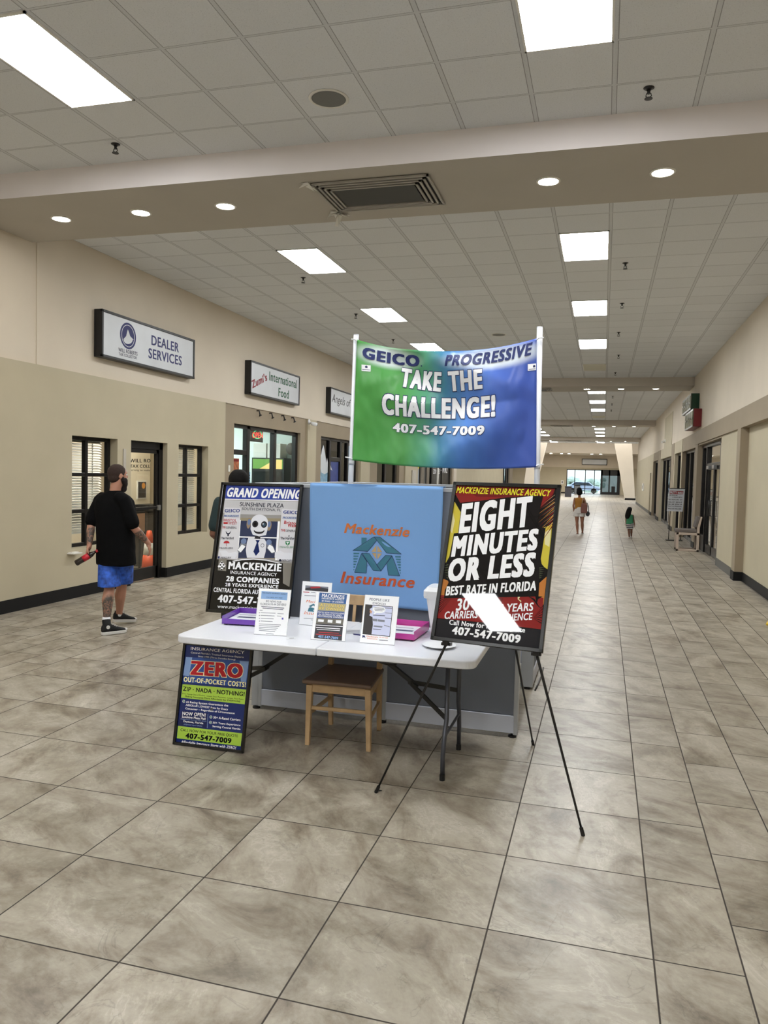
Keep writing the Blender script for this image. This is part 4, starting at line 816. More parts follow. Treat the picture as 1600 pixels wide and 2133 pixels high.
strip_wall(mb, LX-T, LX-.02, 28.3, 35.5, 0, ZL, [(28.36,35.3,0,2.64)], 2)
mb.box(LX-T, LX+.03, 35.5, 36.2, 0, ZL, 0); mb.box(LX-T, LX, 36.2, 54, 0, ZL, 1)
strip_wall(mb, LX-T, LX-.02, 54, 60, 0, ZL, [(54.1,58.0,0,2.64)], 2)
mb.build('wall_left', [M_cream, M_sage, M_taupe], kind='structure')
mb = MB(); XB = LX+.012
for a, b in ((-9,10.01),(11.0,12.96),(12.96,13.35),(16.68,17.0),(17.56,18.03),(21.2,23.0),(25.7,28.36),(36.2,54.1),(58,60)): mb.box(LX-.01, XB, a, b, 0, .155)
mb.box(LX-.01, LX+.045, 17.0, 17.56, 0, .155); mb.box(LX-.01, LX+.045, 35.4, 36.2, 0, .155)
mb.box(LX-.14, LX, 10.985, 11.0, 0, .155)
mb.build('baseboard_left', M_base, kind='structure')

# ---------------------------------------------------------------- right wall
RX = 2.36; mb = MB()
mb.box(RX, RX+.2, -9, 60, 3.07, CZ, 0)
mb.box(2.31, RX+.2, -9, 22.2, 2.72, 3.07, 2)
mb.box(2.44, 2.62, -9, 14.95, 0, 2.72, 1)
mb.box(2.30, 2.62, 14.95, 15.3, 0, 2.72, 2)
mb.box(2.345, 2.62, 15.3, 17.6, 0, 2.72, 1)
Z2 = 3.07
mb.box(2.34, 2.62, 17.6, 21.65, 2.68, 2.72, 2); mb.box(2.32, 2.62, 21.65, 22.2, 0, 2.72, 2)
strip_wall(mb, 2.34, 2.6, 22.2, 25.95, 0, Z2, [(22.3,25.9,0,2.66)], 2)
mb.box(2.33, 2.6, 25.95, 26.25, 0, Z2, 1)
strip_wall(mb, 2.34, 2.6, 26.25, 28.9, 0, Z2, [(26.3,28.6,0,2.68)], 1)
mb.box(2.33, 2.6, 28.9, 30.0, 0, Z2, 2)
strip_wall(mb, 2.34, 2.6, 30.0, 35.6, 0, Z2, [(30.05,35.5,0,2.66)], 1)
mb.box(2.33, 2.6, 35.6, 37.2, 0, Z2, 2)
strip_wall(mb, 2.34, 2.6, 37.2, 40.75, 0, Z2, [(37.25,40.7,0,2.68)], 2)
strip_wall(mb, 2.34, 2.6, 40.75, 60, 0, Z2, [(42.1,43.05,0,2.14)], 1)
mb.box(RX-.012, RX, 30.3, 34.0, 3.07, 4.3, 1)
mb.build('wall_right', [M_cream, M_sage, M_taupe], kind='structure')
mb = MB()
mb.box(2.425, 2.44, -9, 14.95, 0, .16); mb.box(2.285, 2.30, 14.94, 15.3, 0, .16); mb.box(2.285, 2.44, 14.93, 14.95, 0, .16)
for a, b in ((21.65,22.3),(25.9,26.3),(28.6,30.05),(35.5,37.25),(40.7,42.1)): mb.box(2.315, 2.33, a, b, 0, .16, 0)
mb.box(2.33, 2.345, 15.3, 17.6, 0, .16, 1); mb.box(2.325, 2.34, 43.05, 60, 0, .16, 1)
mb.build('baseboard_right', [M_base, M_baseg], kind='structure')

# ---------------------------------------------------------------- shop rooms behind the walls
def room(name, x0, x1, y0, y1, h, m, lit=None, back=None):
    mb = MB(); t = .05
    mb.box(x0, x1, y0-t, y0, 0, h, 0); mb.box(x0, x1, y1, y1+t, 0, h, 0)
    if x0 < -3: mb.box(x0-t, x0, y0, y1, 0, h, 0)
    else: mb.box(x1, x1+t, y0, y1, 0, h, 0)
    mb.box(x0, x1, y0, y1, h, h+t, 0)
    return mb.build(name, m, kind='structure')
room('wall_tax_office', -8.7, LX-T, 7.9, 12.9, 2.7, M_office)
room('wall_food_shop', -11.2, LX-T, 13.0, 19.0-1.6, 3.2, M_mint)
room('wall_mural_shop', -9.6, LX-T, 17.6, 22.5, 3.2, M_dim)
room('wall_arcade', -9.2, LX-T, 22.7, 36.0, 3.2, M_dim)
room('wall_far_left_shop', -9.2, LX-T, 53.9, 59, 3.2, M_dim)
room('wall_salon', 2.62, 5.4, 15.4, 21.9, 3.1, M_office)
room('wall_right_shops', 2.6, 5.0, 22.05, 41, 3.2, M_dim)
room('wall_service', 2.6, 4.0, 41.8, 43.6, 2.6, M_dim)
def shop_light(x, y, w, l, z, m, label):
    r = thing('shop_ceiling_light', label, 'ceiling light', (x, y, z))
    MB().box(x-w/2, x+w/2, y-l/2, y+l/2, z-.02, z).build('diffuser', m, r)
    MB().box(x-w/2-.03, x+w/2+.03, y-l/2-.03, y+l/2+.03, z, z+.03).build('frame', M_whitep, r)
shop_light(-7.5, 10.9, .6, 1.2, 2.66, M_warmlit, 'lit ceiling panel inside the tax office behind the door')
shop_light(-7.9, 14.4, .6, 1.5, 3.16, M_shoplit, 'lit ceiling panel just inside the food shop window')
shop_light(-9.9, 15.6, .6, 1.5, 3.16, M_shoplit, 'lit ceiling panel at the back of the food shop')
shop_light(3.6, 19.5, .6, 1.2, 3.06, M_warmlit, 'lit ceiling panel inside the salon behind the right glass doors')

# ---------------------------------------------------------------- left windows and office door
def gridwin(name, y0, y1, z0, z1, X, vs, hs, w=.06, blinds=True, blind_z=None):
    r = sroot(name, (X, (y0+y1)/2, z0)); fr = MB()
    for y in [y0+w/2]+vs+[y1-w/2]: fr.box(X-.03, X+.03, y-w/2, y+w/2, z0, z1)
    for z in [z0+.025]+hs+[z1-.025]: fr.box(X-.028, X+.028, y0, y1, z-.025, z+.025)
    fr.build('frame', M_bronze, r, bevel=.004)
    MB().box(X-.004, X+.004, y0, y1, z0, z1).build('pane', M_glass, r)
    if blinds:
        mb = MB(); z = z1-.06; bz = blind_z or z0+.2
        R = Matrix.Rotation(.55, 3, 'Y')
        while z > bz:
            mb.obox((X-.12, (y0+y1)/2, z), (.05, y1-y0-.03, .002), R); z -= .036
        for y in (y0+.2, y1-.2): mb.box(X-.121, X-.119, y-.01, y+.01, bz, z1)
        mb.box(X-.14, X-.09, y0, y1, z1-.05, z1)
        mb.build('blind', M_blind, r)
    return r
gridwin('window_1', 8.69, 9.68, .66, 2.155, LX-.15, [9.15], [1.64, 1.14], blind_z=.83)
gridwin('window_2', 11.34, 12.33, .65, 2.155, LX-.15, [11.80], [1.645, 1.13], blind_z=.78)
r = sroot('door_1', (LX-.1, 10.5, 0)); X = LX-.12; fr = MB()
fr.box(X-.04, X+.04, 10.01, 10.06, 0, 2.155); fr.box(X-.04, X+.04, 10.90, 11.0, 0, 2.155); fr.box(X-.04, X+.04, 10.01, 11.0, 2.04, 2.155); fr.build('frame', M_bronze, r, bevel=.004)
lf = MB(); lf.box(X-.025, X+.025, 10.06, 10.10, .02, 2.04); lf.box(X-.025, X+.025, 10.84, 10.90, .02, 2.04); lf.box(X-.025, X+.025, 10.06, 10.9, 1.98, 2.04); lf.box(X-.025, X+.025, 10.06, 10.9, .02, .2); lf.box(X+.02, X+.06, 10.08, 10.9, 1.11, 1.15)
leaf1 = lf.build('door_leaf', M_bronze, r, bevel=.004)
MB().box(X-.004, X+.004, 10.1, 10.84, .2, 1.98).build('pane', M_glass, r)
h = MB(); h.box(X+.05, X+.09, 10.82, 10.88, 1.09, 1.17); h.box(X-.02, X+.06, 10.86, 10.88, 1.1, 1.14); h.build('handle', M_steel, leaf1, bevel=.005)

# ---------------------------------------------------------------- storefront frames
def storefront(name, X, ys, z1, trans=None, glass=M_dkglass, w=.07, z0=.0, sill=.12, side=-1):
    r = sroot(name, (X, ys[0], 0)); fr = MB()
    for y in ys: fr.box(X-.05, X+.05, y-w/2, y+w/2, z0, z1)
    fr.box(X-.05, X+.05, ys[0], ys[-1], z1-.07, z1); fr.box(X-.045, X+.045, ys[0], ys[-1], z0, z0+sill)
    for a, b, z in (trans or []): fr.box(X-.045, X+.045, a, b, z-.05, z+.05)
    fr.build('frame', M_bronze, r, bevel=.005)
    for a, b in zip(ys[:-1], ys[1:]): MB().box(X-.004, X+.004, a+w/2, b-w/2, z0+sill, z1-.07).build('pane', glass, r)
    return r
XF = LX-.14
r = storefront('window_3', XF, [13.385, 14.12, 15.42, 16.64], 2.635, [(13.385,14.12,2.10)], M_glass, w=.13)
storefront('window_4', XF, [18.07, 18.9, 19.75, 20.35, 21.06], 2.64, [(18.9,19.75,2.10)], M_dkglass, w=.12)
storefront('window_5', XF, [23.08, 24.2, 25.5], 2.64, None, M_dkglass, w=.2)
storefront('window_6', XF, [28.46, 29.2, 31.3, 33.4, 35.2], 2.64, None, M_dkglass, w=.16)
storefront('window_7', XF, [54.2, 55.4, 56.6, 57.8], 2.64, None, M_dkglass, w=.18)
XR = 2.50
r = sroot('door_2', (XR, 19.6, 0)); fr = MB()
for y in (17.68, 18.35, 20.75, 21.55): fr.box(XR-.06, XR+.06, y-.06, y+.06, 0, 2.68)
fr.box(XR-.06, XR+.06, 17.6, 21.65, 2.60, 2.68); fr.box(XR-.05, XR+.05, 18.35, 20.75, 2.12, 2.2); fr.box(XR-.05, XR+.05, 17.6, 18.35, 0, .4); fr.box(XR-.05, XR+.05, 20.75, 21.6, 0, .4)
fr.build('frame', M_bronze, r, bevel=.005)
for a, b in ((18.41,19.53),(19.57,20.69)):
    d_ = MB(); d_.box(XR-.03, XR+.03, a, a+.07, .02, 2.12); d_.box(XR-.03, XR+.03, b-.07, b, .02, 2.12); d_.box(XR-.03, XR+.03, a, b, .02, .22); d_.box(XR-.03, XR+.03, a, b, 2.04, 2.12); lf = d_.build('door_leaf', M_bronze, r, bevel=.004)
    MB().box(XR-.004, XR+.004, a+.07, b-.07, .22, 2.04).build('pane', M_glass, r)
    s = b-.13 if a < 19 else a+.13
    hb = MB(); hb.tube([(XR-.03, s, .95), (XR-.09, s, .95), (XR-.09, s, 1.3), (XR-.03, s, 1.3)], .014, 8); hb.build('handle', M_black, lf, smooth=True)
cl = MB(); cl.box(XR-.12, XR-.05, 18.9, 19.25, 2.05, 2.13); cl.box(XR-.12, XR-.05, 19.85, 20.2, 2.05, 2.13); cl.build('door_closer', M_steel, r, bevel=.006)
MB().box(XR-.004, XR+.004, 18.41, 20.69, 2.2, 2.6).build('pane', M_glass, r)
for a, b in ((17.74,18.29),(20.81,21.49)): MB().box(XR-.004, XR+.004, a, b, .4, 2.6).build('pane', M_dkglass, r)
storefront('window_8', XR, [22.36, 23.5, 24.6, 25.84], 2.66, None, M_dkglass, w=.12)
storefront('window_9', XR, [26.36, 27.4, 28.54], 2.68, None, M_dkglass, w=.1)
storefront('window_10', XR, [30.12, 31.8, 33.6, 35.4], 2.66, None, M_dkglass, w=.15)
storefront('window_11', XR, [37.3, 39, 40.6], 2.68, None, M_dkglass, w=.15)
r = sroot('door_3', (2.42, 42.55, 0)); lf = MB().box(2.40, 2.44, 42.12, 43.03, .01, 2.12).build('door_leaf', mat('brown_service_door', (104,92,74), rough=.6), r)
MB().tube([(2.40, 42.2, 1.0), (2.33, 42.2, 1.0), (2.33, 42.32, 1.0)], .015, 8).build('handle', M_steel, lf, smooth=True)

# ---------------------------------------------------------------- end wall and atrium
mb = MB()
def end_wall(mb, x0, x1, z0, z1, ops, m):
    x = x0
    for a, b, c, d in ops:
        if a > x: mb.box(x, a, 92, 92.2, z0, z1, m)
        if c > z0: mb.box(a, b, 92, 92.2, z0, c, m)
        if d < z1: mb.box(a, b, 92, 92.2, d, z1, m)
        x = b
    mb.box(x, x1, 92, 92.2, z0, z1, m)
end_wall(mb, -16, 14, 0, 3.02, [(-4.13,1.75,0,2.8)], 1); mb.box(-16, 14, 92, 92.2, 3.02, 4.6, 0)
mb.build('wall_end', [M_cream, M_sage], kind='structure')
MB().box(-16, -4.13, 91.97, 92, 0, .16).build('baseboard_end', M_base, kind='structure')
r = sroot('window_12', (-2.2, 92, 0)); fr = MB()
for x in (-4.09, -3.21, -2.04, -1.03, -.29): fr.box(x-.045, x+.045, 91.95, 92.1, 0, 2.8)
fr.box(-4.13, -.29, 91.95, 92.1, 2.7, 2.8); fr.box(-4.13, -.29, 91.95, 92.1, .55, .63); fr.box(-4.13, -.29, 91.95, 92.1, 0, .06); fr.build('frame', M_bronze, r)
for a, b in ((-4.05,-3.25),(-3.17,-2.08),(-2.0,-1.07),(-.99,-.33)): MB().box(a, b, 92.02, 92.03, .06, 2.7).build('pane', M_glass, r)
r = sroot('door_4', (.7, 92, 0)); fr = MB()
for x in (-.2, .62, 1.55, 1.7): fr.box(x-.08, x+.08, 91.9, 92.1, 0, 2.8)
fr.box(-.29, 1.75, 91.9, 92.1, 2.15, 2.8); fr.box(-.29, 1.75, 91.92, 92.1, 0, .3)
for x in (.21, 1.08): fr.box(x-.2, x+.2, 91.95, 92.05, .3, .95) if x > 1 else None
fr.build('frame', M_bronze, r)
for a, b in ((-.12,.54),(.70,1.47)): MB().box(a, b, 92.02, 92.03, .3, 2.15).build('pane', M_dkglass, r)
MB().box(-9.0, 4.0, 67.0, 77.0, 6.96, 6.99).build('added_atrium_light', mat('added_light_panel', (255,255,255), emit=(.95,.97,1), estr=ATRIUM_GLOW), kind='structure')  # unseen glowing panel, added above the atrium to brighten it
def column(name, pts_lo, label):
    """leaning wedge column: (xl,xr) at floor and at the top"""
    (a, b), (c, d) = pts_lo
    r = thing(name, label, 'column', ((a+b)/2, 70, 0))
    MB().prism([(a, 0), (b, 0), (d, 7.0), (c, 7.0)], 1, 69.6, 70.5).build('shaft', M_cream, r)
    MB().box(a-.02, b+.02, 69.56, 70.54, 0, .17).build('base', M_base, r)
column('leaning_column', ((1.83, 2.66), (.33, 2.0)), 'pale leaning column at the right side of the far atrium')
column('leaning_column', ((-6.9, -5.97), (-6.2, -4.47)), 'pale leaning column at the left side of the far atrium')
mb = MB(); mb.box(-16, 14, 92.3, 110, -.06, -.01); mb.build('ground_outside', mat('pale_outdoor_concrete', (200,198,190), rough=.8), kind='structure')

# ---------------------------------------------------------------- ceiling lights
def troffer(x0, y0, on, label, l=1.2192, w=.5896):
    r = thing('ceiling_light_panel', label, 'ceiling light', (x0+w/2+.01, y0+l/2, CZ), group='rectangular ceiling light panels')
    z = CZ; x0 += .01; x1 = x0+w; y1 = y0+l; f = .016
    fr = MB()
    for a in ((x0, x0+f, y0, y1), (x1-f, x1, y0, y1), (x0, x1, y0, y0+f), (x0, x1, y1-f, y1)): fr.box(a[0], a[1], a[2], a[3], z-.014, z-.001)
    fr.build('frame', M_whitep, r)
    MB().box(x0+f, x1-f, y0+f, y1-f, z-.009, z-.002).build('diffuser', M_trof if on else M_dead, r)
RXL = -.640; LXL = -4.298; ordn = ['first','second','third','fourth','fifth','sixth','seventh','eighth']
for k, y in enumerate((-6.67, -3.01, .643)):
    troffer(RXL, y, True, '%s panel from the back wall in the right ceiling row' % ordn[k]); troffer(LXL, y, True, '%s panel from the back wall in the left ceiling row' % ordn[k])
troffer(RXL, 4.301, True, 'large lit ceiling panel cut by the top edge of the photo'); troffer(LXL, 4.301, True, 'large lit ceiling panel at the upper left corner of the photo')
for k in range(4):
    y = 9.617+3.6576*k
    troffer(RXL, y, k != 3, ('lit' if k != 3 else 'unlit yellowed') + ' panel, %s behind the near beam in the right ceiling row' % ordn[k])
    troffer(LXL, y, True, 'lit panel, %s behind the near beam in the left ceiling row' % ordn[k])
for k in range(4):
    y = 26.39+3.6576*k
    troffer(RXL, y, k != 3, ('lit' if k != 3 else 'unlit') + ' panel, %s behind the second beam in the right ceiling row' % ordn[k]); troffer(LXL, y, True, 'lit panel, %s behind the second beam in the left ceiling row' % ordn[k])
for k in range(4):
    y = 42.9+3.6576*k
    troffer(RXL, y, True, 'lit panel, %s behind the third beam in the right ceiling row' % ordn[k]); troffer(LXL, y, True, 'lit panel, %s behind the third beam in the left ceiling row' % ordn[k])
troffer(RXL, 63.9, True, 'lit panel behind the last beam in the right ceiling row'); troffer(LXL, 63.9, True, 'lit panel behind the last beam in the left ceiling row')
def downlight(x, y, z, label, r0=.088, lm=None):
    r = thing('recessed_downlight', label, 'ceiling light', (x, y, z), group='round recessed downlights')
    MB().lathe((x, y, z), [(r0, -.001), (r0+.022, -.001), (r0+.022, -.007), (r0+.004, -.012), (r0, -.006)], 28, cap=False).build('trim_ring', M_whitep, r, smooth=True)
    MB().lathe((x, y, z), [(.001, -.011), (r0*.6, -.010), (r0, -.006), (r0, -.001)], 28).build('lens', lm or M_down, r, smooth=True)
dname = ['leftmost', 'second from the left', 'third from the left', 'left of the pair right of the vent', 'right of the pair right of the vent', 'rightmost']
for bi, y in enumerate((7.26, 24.1, 41.0, 58.0-.75)):
    bt = ['near beam', 'second beam', 'third beam', 'last beam'][bi]
    for k, x in enumerate((-5.765, -4.78, -3.80, -.58, .395, 1.37)): downlight(x, y, BZ, 'round lit downlight in the %s, %s' % (bt, dname[k]))
for k, x in enumerate((-5.6, -4.5, -3.7, -1.3, -.4)): downlight(x, 86.0, 4.40, 'small round downlight over the far shop window, %s from the left' % ordn[k], .16, M_downfar)
# ---------------------------------------------------------------- beam air vents
def vent(y0, y1, label, x0=-2.72, x1=-1.60, torn=False):
    r = thing('air_vent', label, 'vent', ((x0+x1)/2, (y0+y1)/2, BZ), group='air vents in the beams')
    MB().box(x0+.02, x1-.02, y0+.02, y1-.02, BZ-.006, BZ-.001).build('backing', M_black, r)
    for i in range(4):
        s = .045*i; fr = MB(); a0, a1, b0, b1 = x0+s, x1-s, y0+s, y1-s; w = .02; z = BZ-.012-.004*i
        for q in ((a0, a0+w, b0, b1), (a1-w, a1, b0, b1), (a0, a1, b0, b0+w), (a0, a1, b1-w, b1)): fr.box(q[0], q[1], q[2], q[3], z-.012, z+.004)
        fr.build('louver_ring', mat('vent_metal', (168,164,156), rough=.45, metal=.2) if i == 0 else bpy.data.materials['vent_metal'], r)
    s = .17; MB().box(x0+s, x1-s, y0+s, y1-s, BZ-.03, BZ-.026).build('centre_plate', mat('dark_vent_plate', (60,60,57), rough=.6), r)
    if torn:
        random.seed(3)
        for (cx, cy) in ((x0-.02, y0+.03), (x0-.04, y1+.06), (x0+.0, y1+.1)):
            sc_ = MB()
            for k in range(7):
                p = Vector((cx, cy, BZ-.004)); a = random.uniform(0, 6.3); l = random.uniform(.05,.12); dn = random.uniform(.005,.05)
                q1 = p+Vector((math.cos(a)*l, math.sin(a)*l, -dn)); q2 = p+Vector((math.cos(a+1)*l*.6, math.sin(a+1)*l*.6, -.002)); n = Vector((0,0,.002))
                sc_.add([p, q1, q2, p+n, q1+n, q2+n], [(0,2,1),(3,4,5),(0,1,4,3),(1,2,5,4),(2,0,3,5)])
            if cy > y1+.08:
                p = Vector((cx-.04, cy, BZ)); sc_.add([p, p+Vector((.05,.02,0)), p+Vector((.02,.0,-.13)), p+Vector((-.03,.02,-.12)), p+Vector((0,.004,0)), p+Vector((.05,.024,0)), p+Vector((.02,.004,-.13)), p+Vector((-.03,.024,-.12))], [(0,1,2,3),(4,7,6,5),(0,4,5,1),(1,5,6,2),(2,6,7,3),(3,7,4,0)])
            sc_.build('torn_tape', M_whitep, r)
vent(6.85, 7.62, 'dark square air vent with torn tape in the near beam', torn=True)
vent(23.7, 24.45, 'grey air vent in the second beam, seen past the banner pole')
vent(40.4, 41.15, 'thin dark air vent in the third beam'); vent(56.9, 57.6, 'thin dark air vent in the last beam')
def sprinkler(x, y, label):
    r = thing('sprinkler_head', label, 'sprinkler', (x, y, CZ), group='sprinkler heads')
    MB().lathe((x, y, CZ), [(.04, -.001), (.04, -.004), (.02, -.008), (.016, -.02), (.016, -.001)], 16, cap=False).build('escutcheon', M_black, r, smooth=True)
    b = MB(); b.tube([(x, y, CZ-.002), (x, y, CZ-.045)], .012, 8); b.tube([(x-.014, y, CZ-.04), (x-.02, y, CZ-.06), (x, y, CZ-.08)], .004, 6); b.tube([(x+.014, y, CZ-.04), (x+.02, y, CZ-.06), (x, y, CZ-.08)], .004, 6); b.build('sprinkler_body', M_black, r)
    MB().lathe((x, y, CZ-.082), [(.001, 0), (.03, 0), (.03, .004), (.001, .004)], 12).build('deflector', M_black, r)
for k, (x, y, l) in enumerate(((-4.37,6.23,'sprinkler head below the upper left ceiling panel'),(.217,6.23,'sprinkler head near the upper right corner, before the beam'),(.175,11.1,'sprinkler head right of the first panel behind the near beam'),(.186,13.6,'sprinkler head right of the second panel behind the near beam'),(.18,16.24,'sprinkler head, third in the right row behind the near beam'),(.23,19.2,'sprinkler head, fourth in the right row behind the near beam'),(-4.47,11.05,'sprinkler head under the first left panel behind the near beam'),(-4.5,13.73,'sprinkler head under the second left panel behind the near beam'),(-4.52,16.43,'sprinkler head above the left banner pole'),(.2,22.3,'sprinkler head just before the second beam'),(.2,28.6,'sprinkler head first behind the second beam'),(.2,31.4,'sprinkler head second behind the second beam'),(.2,34.2,'sprinkler head third behind the second beam'))): sprinkler(x, y, l)
def cspeaker(x, y, label):
    r = thing('ceiling_speaker', label, 'speaker', (x, y, CZ))
    MB().lathe((x, y, CZ), [(.155, -.001), (.16, -.004), (.155, -.008), (.135, -.008), (.135, -.001)], 40, cap=False).build('rim', M_whitep, r, smooth=True)
    MB().lathe((x, y, CZ), [(.001, -.012), (.06, -.012), (.12, -.009), (.135, -.005), (.135, -.001)], 40).build('grille', mat('speaker_grille', (120,120,118), rough=.7, bump=.3, bscale=400), r, smooth=True)
cspeaker(-2.182, 5.852, 'round grey speaker grille in the nearest ceiling bay'); cspeaker(-2.194, 16.176, 'small round ceiling speaker above the banner')
# ---------------------------------------------------------------- wall signs
M_signface = mat('brushed_silver_sign_face', (196,199,203), rough=.38, metal=.15, var=.05, vscale=2)
def wall_sign(y0, y1, z0, z1, art, label):
    r = thing('wall_sign', label, 'sign', (-6.72, (y0+y1)/2, z0)); X0, X1 = -6.72, -6.59; w = .035
    b = MB(); b.box(X0, X1-.03, y0, y1, z0, z1)
    for q in ((y0, y0+w, z0, z1), (y1-w, y1, z0, z1), (y0, y1, z0, z0+w), (y0, y1, z1-w, z1)): b.box(X1-.035, X1, *q)
    b.build('frame', M_black, r, bevel=.004)
    f = MB(); f.box(X1-.03, X1-.012, y0+w, y1-w, z0+w, z1-w); mats = [M_signface]
    if art: art_mesh(f, ART[art], lambda u, v, n: (X1-.012+n, u, v), mats)
    f.build('sign_face', mats, r, flipfix=False)
wall_sign(9.13, 11.60, 3.245, 3.885, 'sign1', 'large silver wall sign with a round emblem and two blue words')
wall_sign(13.72, 16.22, 3.225, 3.87, 'sign2', 'silver wall sign with maroon and green lettering over the food shop')
wall_sign(18.25, 20.75, 3.225, 3.87, 'sign3', 'silver wall sign with thin script, partly behind the banner pole')
r = thing('wall_sign', 'blank white framed sign above the far shop window', 'sign', (-1.08, 92, 3.37))
MB().box(-2.48, .30, 91.85, 92, 3.34, 4.03).build('frame', M_black, r); MB().box(-2.42, .24, 91.84, 91.855, 3.4, 3.97).build('sign_face', M_signface, r)
# neon, posters on the food shop glass
r = thing('open_sign', 'red and green neon sign reading OPEN in the food shop window', 'sign', (-6.95, 14.48, 2.34))
MB().box(-6.905, -6.888, 14.36, 14.96, 2.34, 2.62).build('backing_board', M_black, r)
mb = MB(); ms = []; art_mesh(mb, ART['neon'], lambda u, v, n: (-6.885+n, u*1.0125, 1.752+(v-1.752)*1.0125), ms); mb.build('neon_lettering', ms, r, flipfix=False)
r = thing('shop_poster', 'colourful food poster on the left door of the food shop', 'poster', (-6.9, 13.75, 1.85))
p = MB(); p.box(-6.905, -6.9, 13.62, 13.9, 1.72, 1.98); p.build('sheet', mat('food_poster_paper', (206,120,84), rough=.4, var=.5, vscale=14), r)
MB().box(-6.899, -6.896, 13.64, 13.88, 1.92, 1.965).build('title_band', pmat('n_red'), r)
r = thing('clipboard_notice', 'small hours notice taped inside the food shop glass', 'notice', (-6.9, 14.6, 1.3))
MB().box(-6.90, -6.896, 14.24, 14.40, 1.35, 1.72).build('sheet', pmat('s_blue'), r); p = MB()
for i in range(5): p.box(-6.896, -6.894, 14.26, 14.38, 1.42+i*.055, 1.445+i*.055)
p.build('printed_lines', pmat('ink'), r)
# hooks and camera
for k, y in enumerate((14.33, 14.94, 15.57, 16.13)):
    h = MB(); h.tube([(-6.74, y, 2.95), (-6.69, y, 2.95), (-6.67, y, 2.88), (-6.69, y+.02, 2.85), (-6.66, y+.05, 2.87)], .014, 8)
    tag(h.build('wall_hook', M_black, smooth=True), 'small black hook over the food shop window, %s from the left' % ordn[k], 'hook', 'wall hooks above the food shop')
r = thing('security_camera', 'white bullet security camera between two shopfronts', 'camera', (-6.69, 17.08, 2.86))
MB().lathe((-6.69, 17.04, 2.92), [(.001, 0), (.055, 0), (.06, .02), (.001, .05)], 20, axis='X').build('mount', M_white, r, smooth=True)
MB().tube([(-6.64, 17.04, 2.90), (-6.60, 17.02, 2.88), (-6.55, 17.08, 2.87), (-6.52, 17.12, 2.865)], [.02, .04, .045, .04], 14).build('body', M_white, r, smooth=True)
MB().tube([(-6.521, 17.119, 2.866), (-6.512, 17.13, 2.864)], .034, 14).build('lens', M_black, r, smooth=True)
for (y, z, lb) in ((13.16, 1.78, 'small white light switch on the brown pier left of the food shop'),): 
    b = MB(); b.box(-6.74, -6.728, y-.035, y+.035, z-.06, z+.06); b.box(-6.728, -6.722, y-.01, y+.01, z-.02, z+.02); tag(b.build('wall_switch', M_whitep, bevel=.003), lb, 'switch')
b = MB(); b.box(-6.72, -6.705, 9.81, 9.87, 1.62, 2.02); b.lathe((-6.70, 9.84, 1.70), [(.001,0),(.02,0),(.02,.02),(.001,.03)], 12, axis='X'); tag(b.build('door_sign_strip', M_soffit, bevel=.003), 'narrow grey metal strip on the wall left of the office door', 'plate')
b = MB(); b.box(-6.72, -6.62, 8.6, 8.78, .60, .612); b.box(-6.72, -6.66, 8.62, 8.76, .612, .622); tag(b.build('paper_scrap', M_whitep), 'white scrap of paper on the sill under the left office window', 'paper')

# ---------------------------------------------------------------- inside the shops
# office interior
MB().box(-8.06, -8.0, 11.5, 12.52, 0, 2.7).build('wall_office_partition', M_office, kind='structure')
kk = 8.0/8.6
r = thing('wall_lettering', 'dark lettering on the partition wall inside the office door', 'lettering', (-8.0, 12.2, 1.6))
mb = MB(); ms = []; art_mesh(mb, ART['doorwall'], lambda u, v, n: (-8.0+n, u*kk, 1.752+(v-1.752)*kk), ms); mb.build('letters', ms, r, flipfix=False)
r = thing('office_notice', 'small colourful framed poster inside the office door', 'poster', (-8.0, 12.24, 1.2))
MB().box(-8.0, -7.985, 12.10, 12.385, 1.19, 1.525).build('frame', M_whitep, r); MB().box(-7.985, -7.98, 12.125, 12.36, 1.215, 1.50).build('sheet', mat('dark_poster_print', (40,34,34), rough=.4, var=.9, vscale=6), r)
MB().lathe((-7.98, 12.28, 1.43), [(.001,0),(.055,0),(.001,.003)], 20, axis='X').build('yellow_disc', mat('amber_disc', (220,150,60)), r)
r = thing('reception_desk', 'dark reception desk inside the office door', 'desk', (-7.85, 12.25, 0))
MB().box(-7.99, -7.7, 12.0, 12.5, 0, .98).build('body', mat('dark_laminate', (62,54,46), rough=.4), r, bevel=.01); MB().box(-7.995, -7.68, 11.98, 12.5, .98, 1.10).build('desk_top', M_black, r, bevel=.005)
r = thing('framed_board', 'black framed board standing inside the office door', 'board', (-7.6, 11.6, 0))
MB().box(-7.66, -7.62, 11.50, 11.80, .62, 1.0).build('frame', M_black, r, bevel=.004); MB().box(-7.622, -7.615, 11.53, 11.77, .65, .97).build('panel', mat('peach_board', (176,140,116), rough=.4), r); MB().box(-7.65, -7.63, 11.64, 11.67, 0, .62).build('post', M_black, r); MB().box(-7.78, -7.52, 11.56, 11.76, 0, .015).build('base', M_black, r)
r = thing('traffic_cone', 'orange traffic cone with a white band inside the glass door', 'cone', (-7.30, 11.42, 0))
MB().box(-7.46, -7.14, 11.26, 11.58, 0, .03).build('base', M_black, r, bevel=.01)
mo = mat('cone_orange', (224,92,50), rough=.45)
MB().lathe((-7.30, 11.42, 0), [(.13,.03),(.10,.30)], 24).build('lower_cone', mo, r, smooth=True); MB().lathe((-7.30, 11.42, 0), [(.101,.30),(.077,.50)], 24).build('reflective_band', M_whitep, r, smooth=True); MB().lathe((-7.30, 11.42, 0), [(.077,.50),(.04,.70),(.001,.71)], 24).build('upper_cone', mo, r, smooth=True)
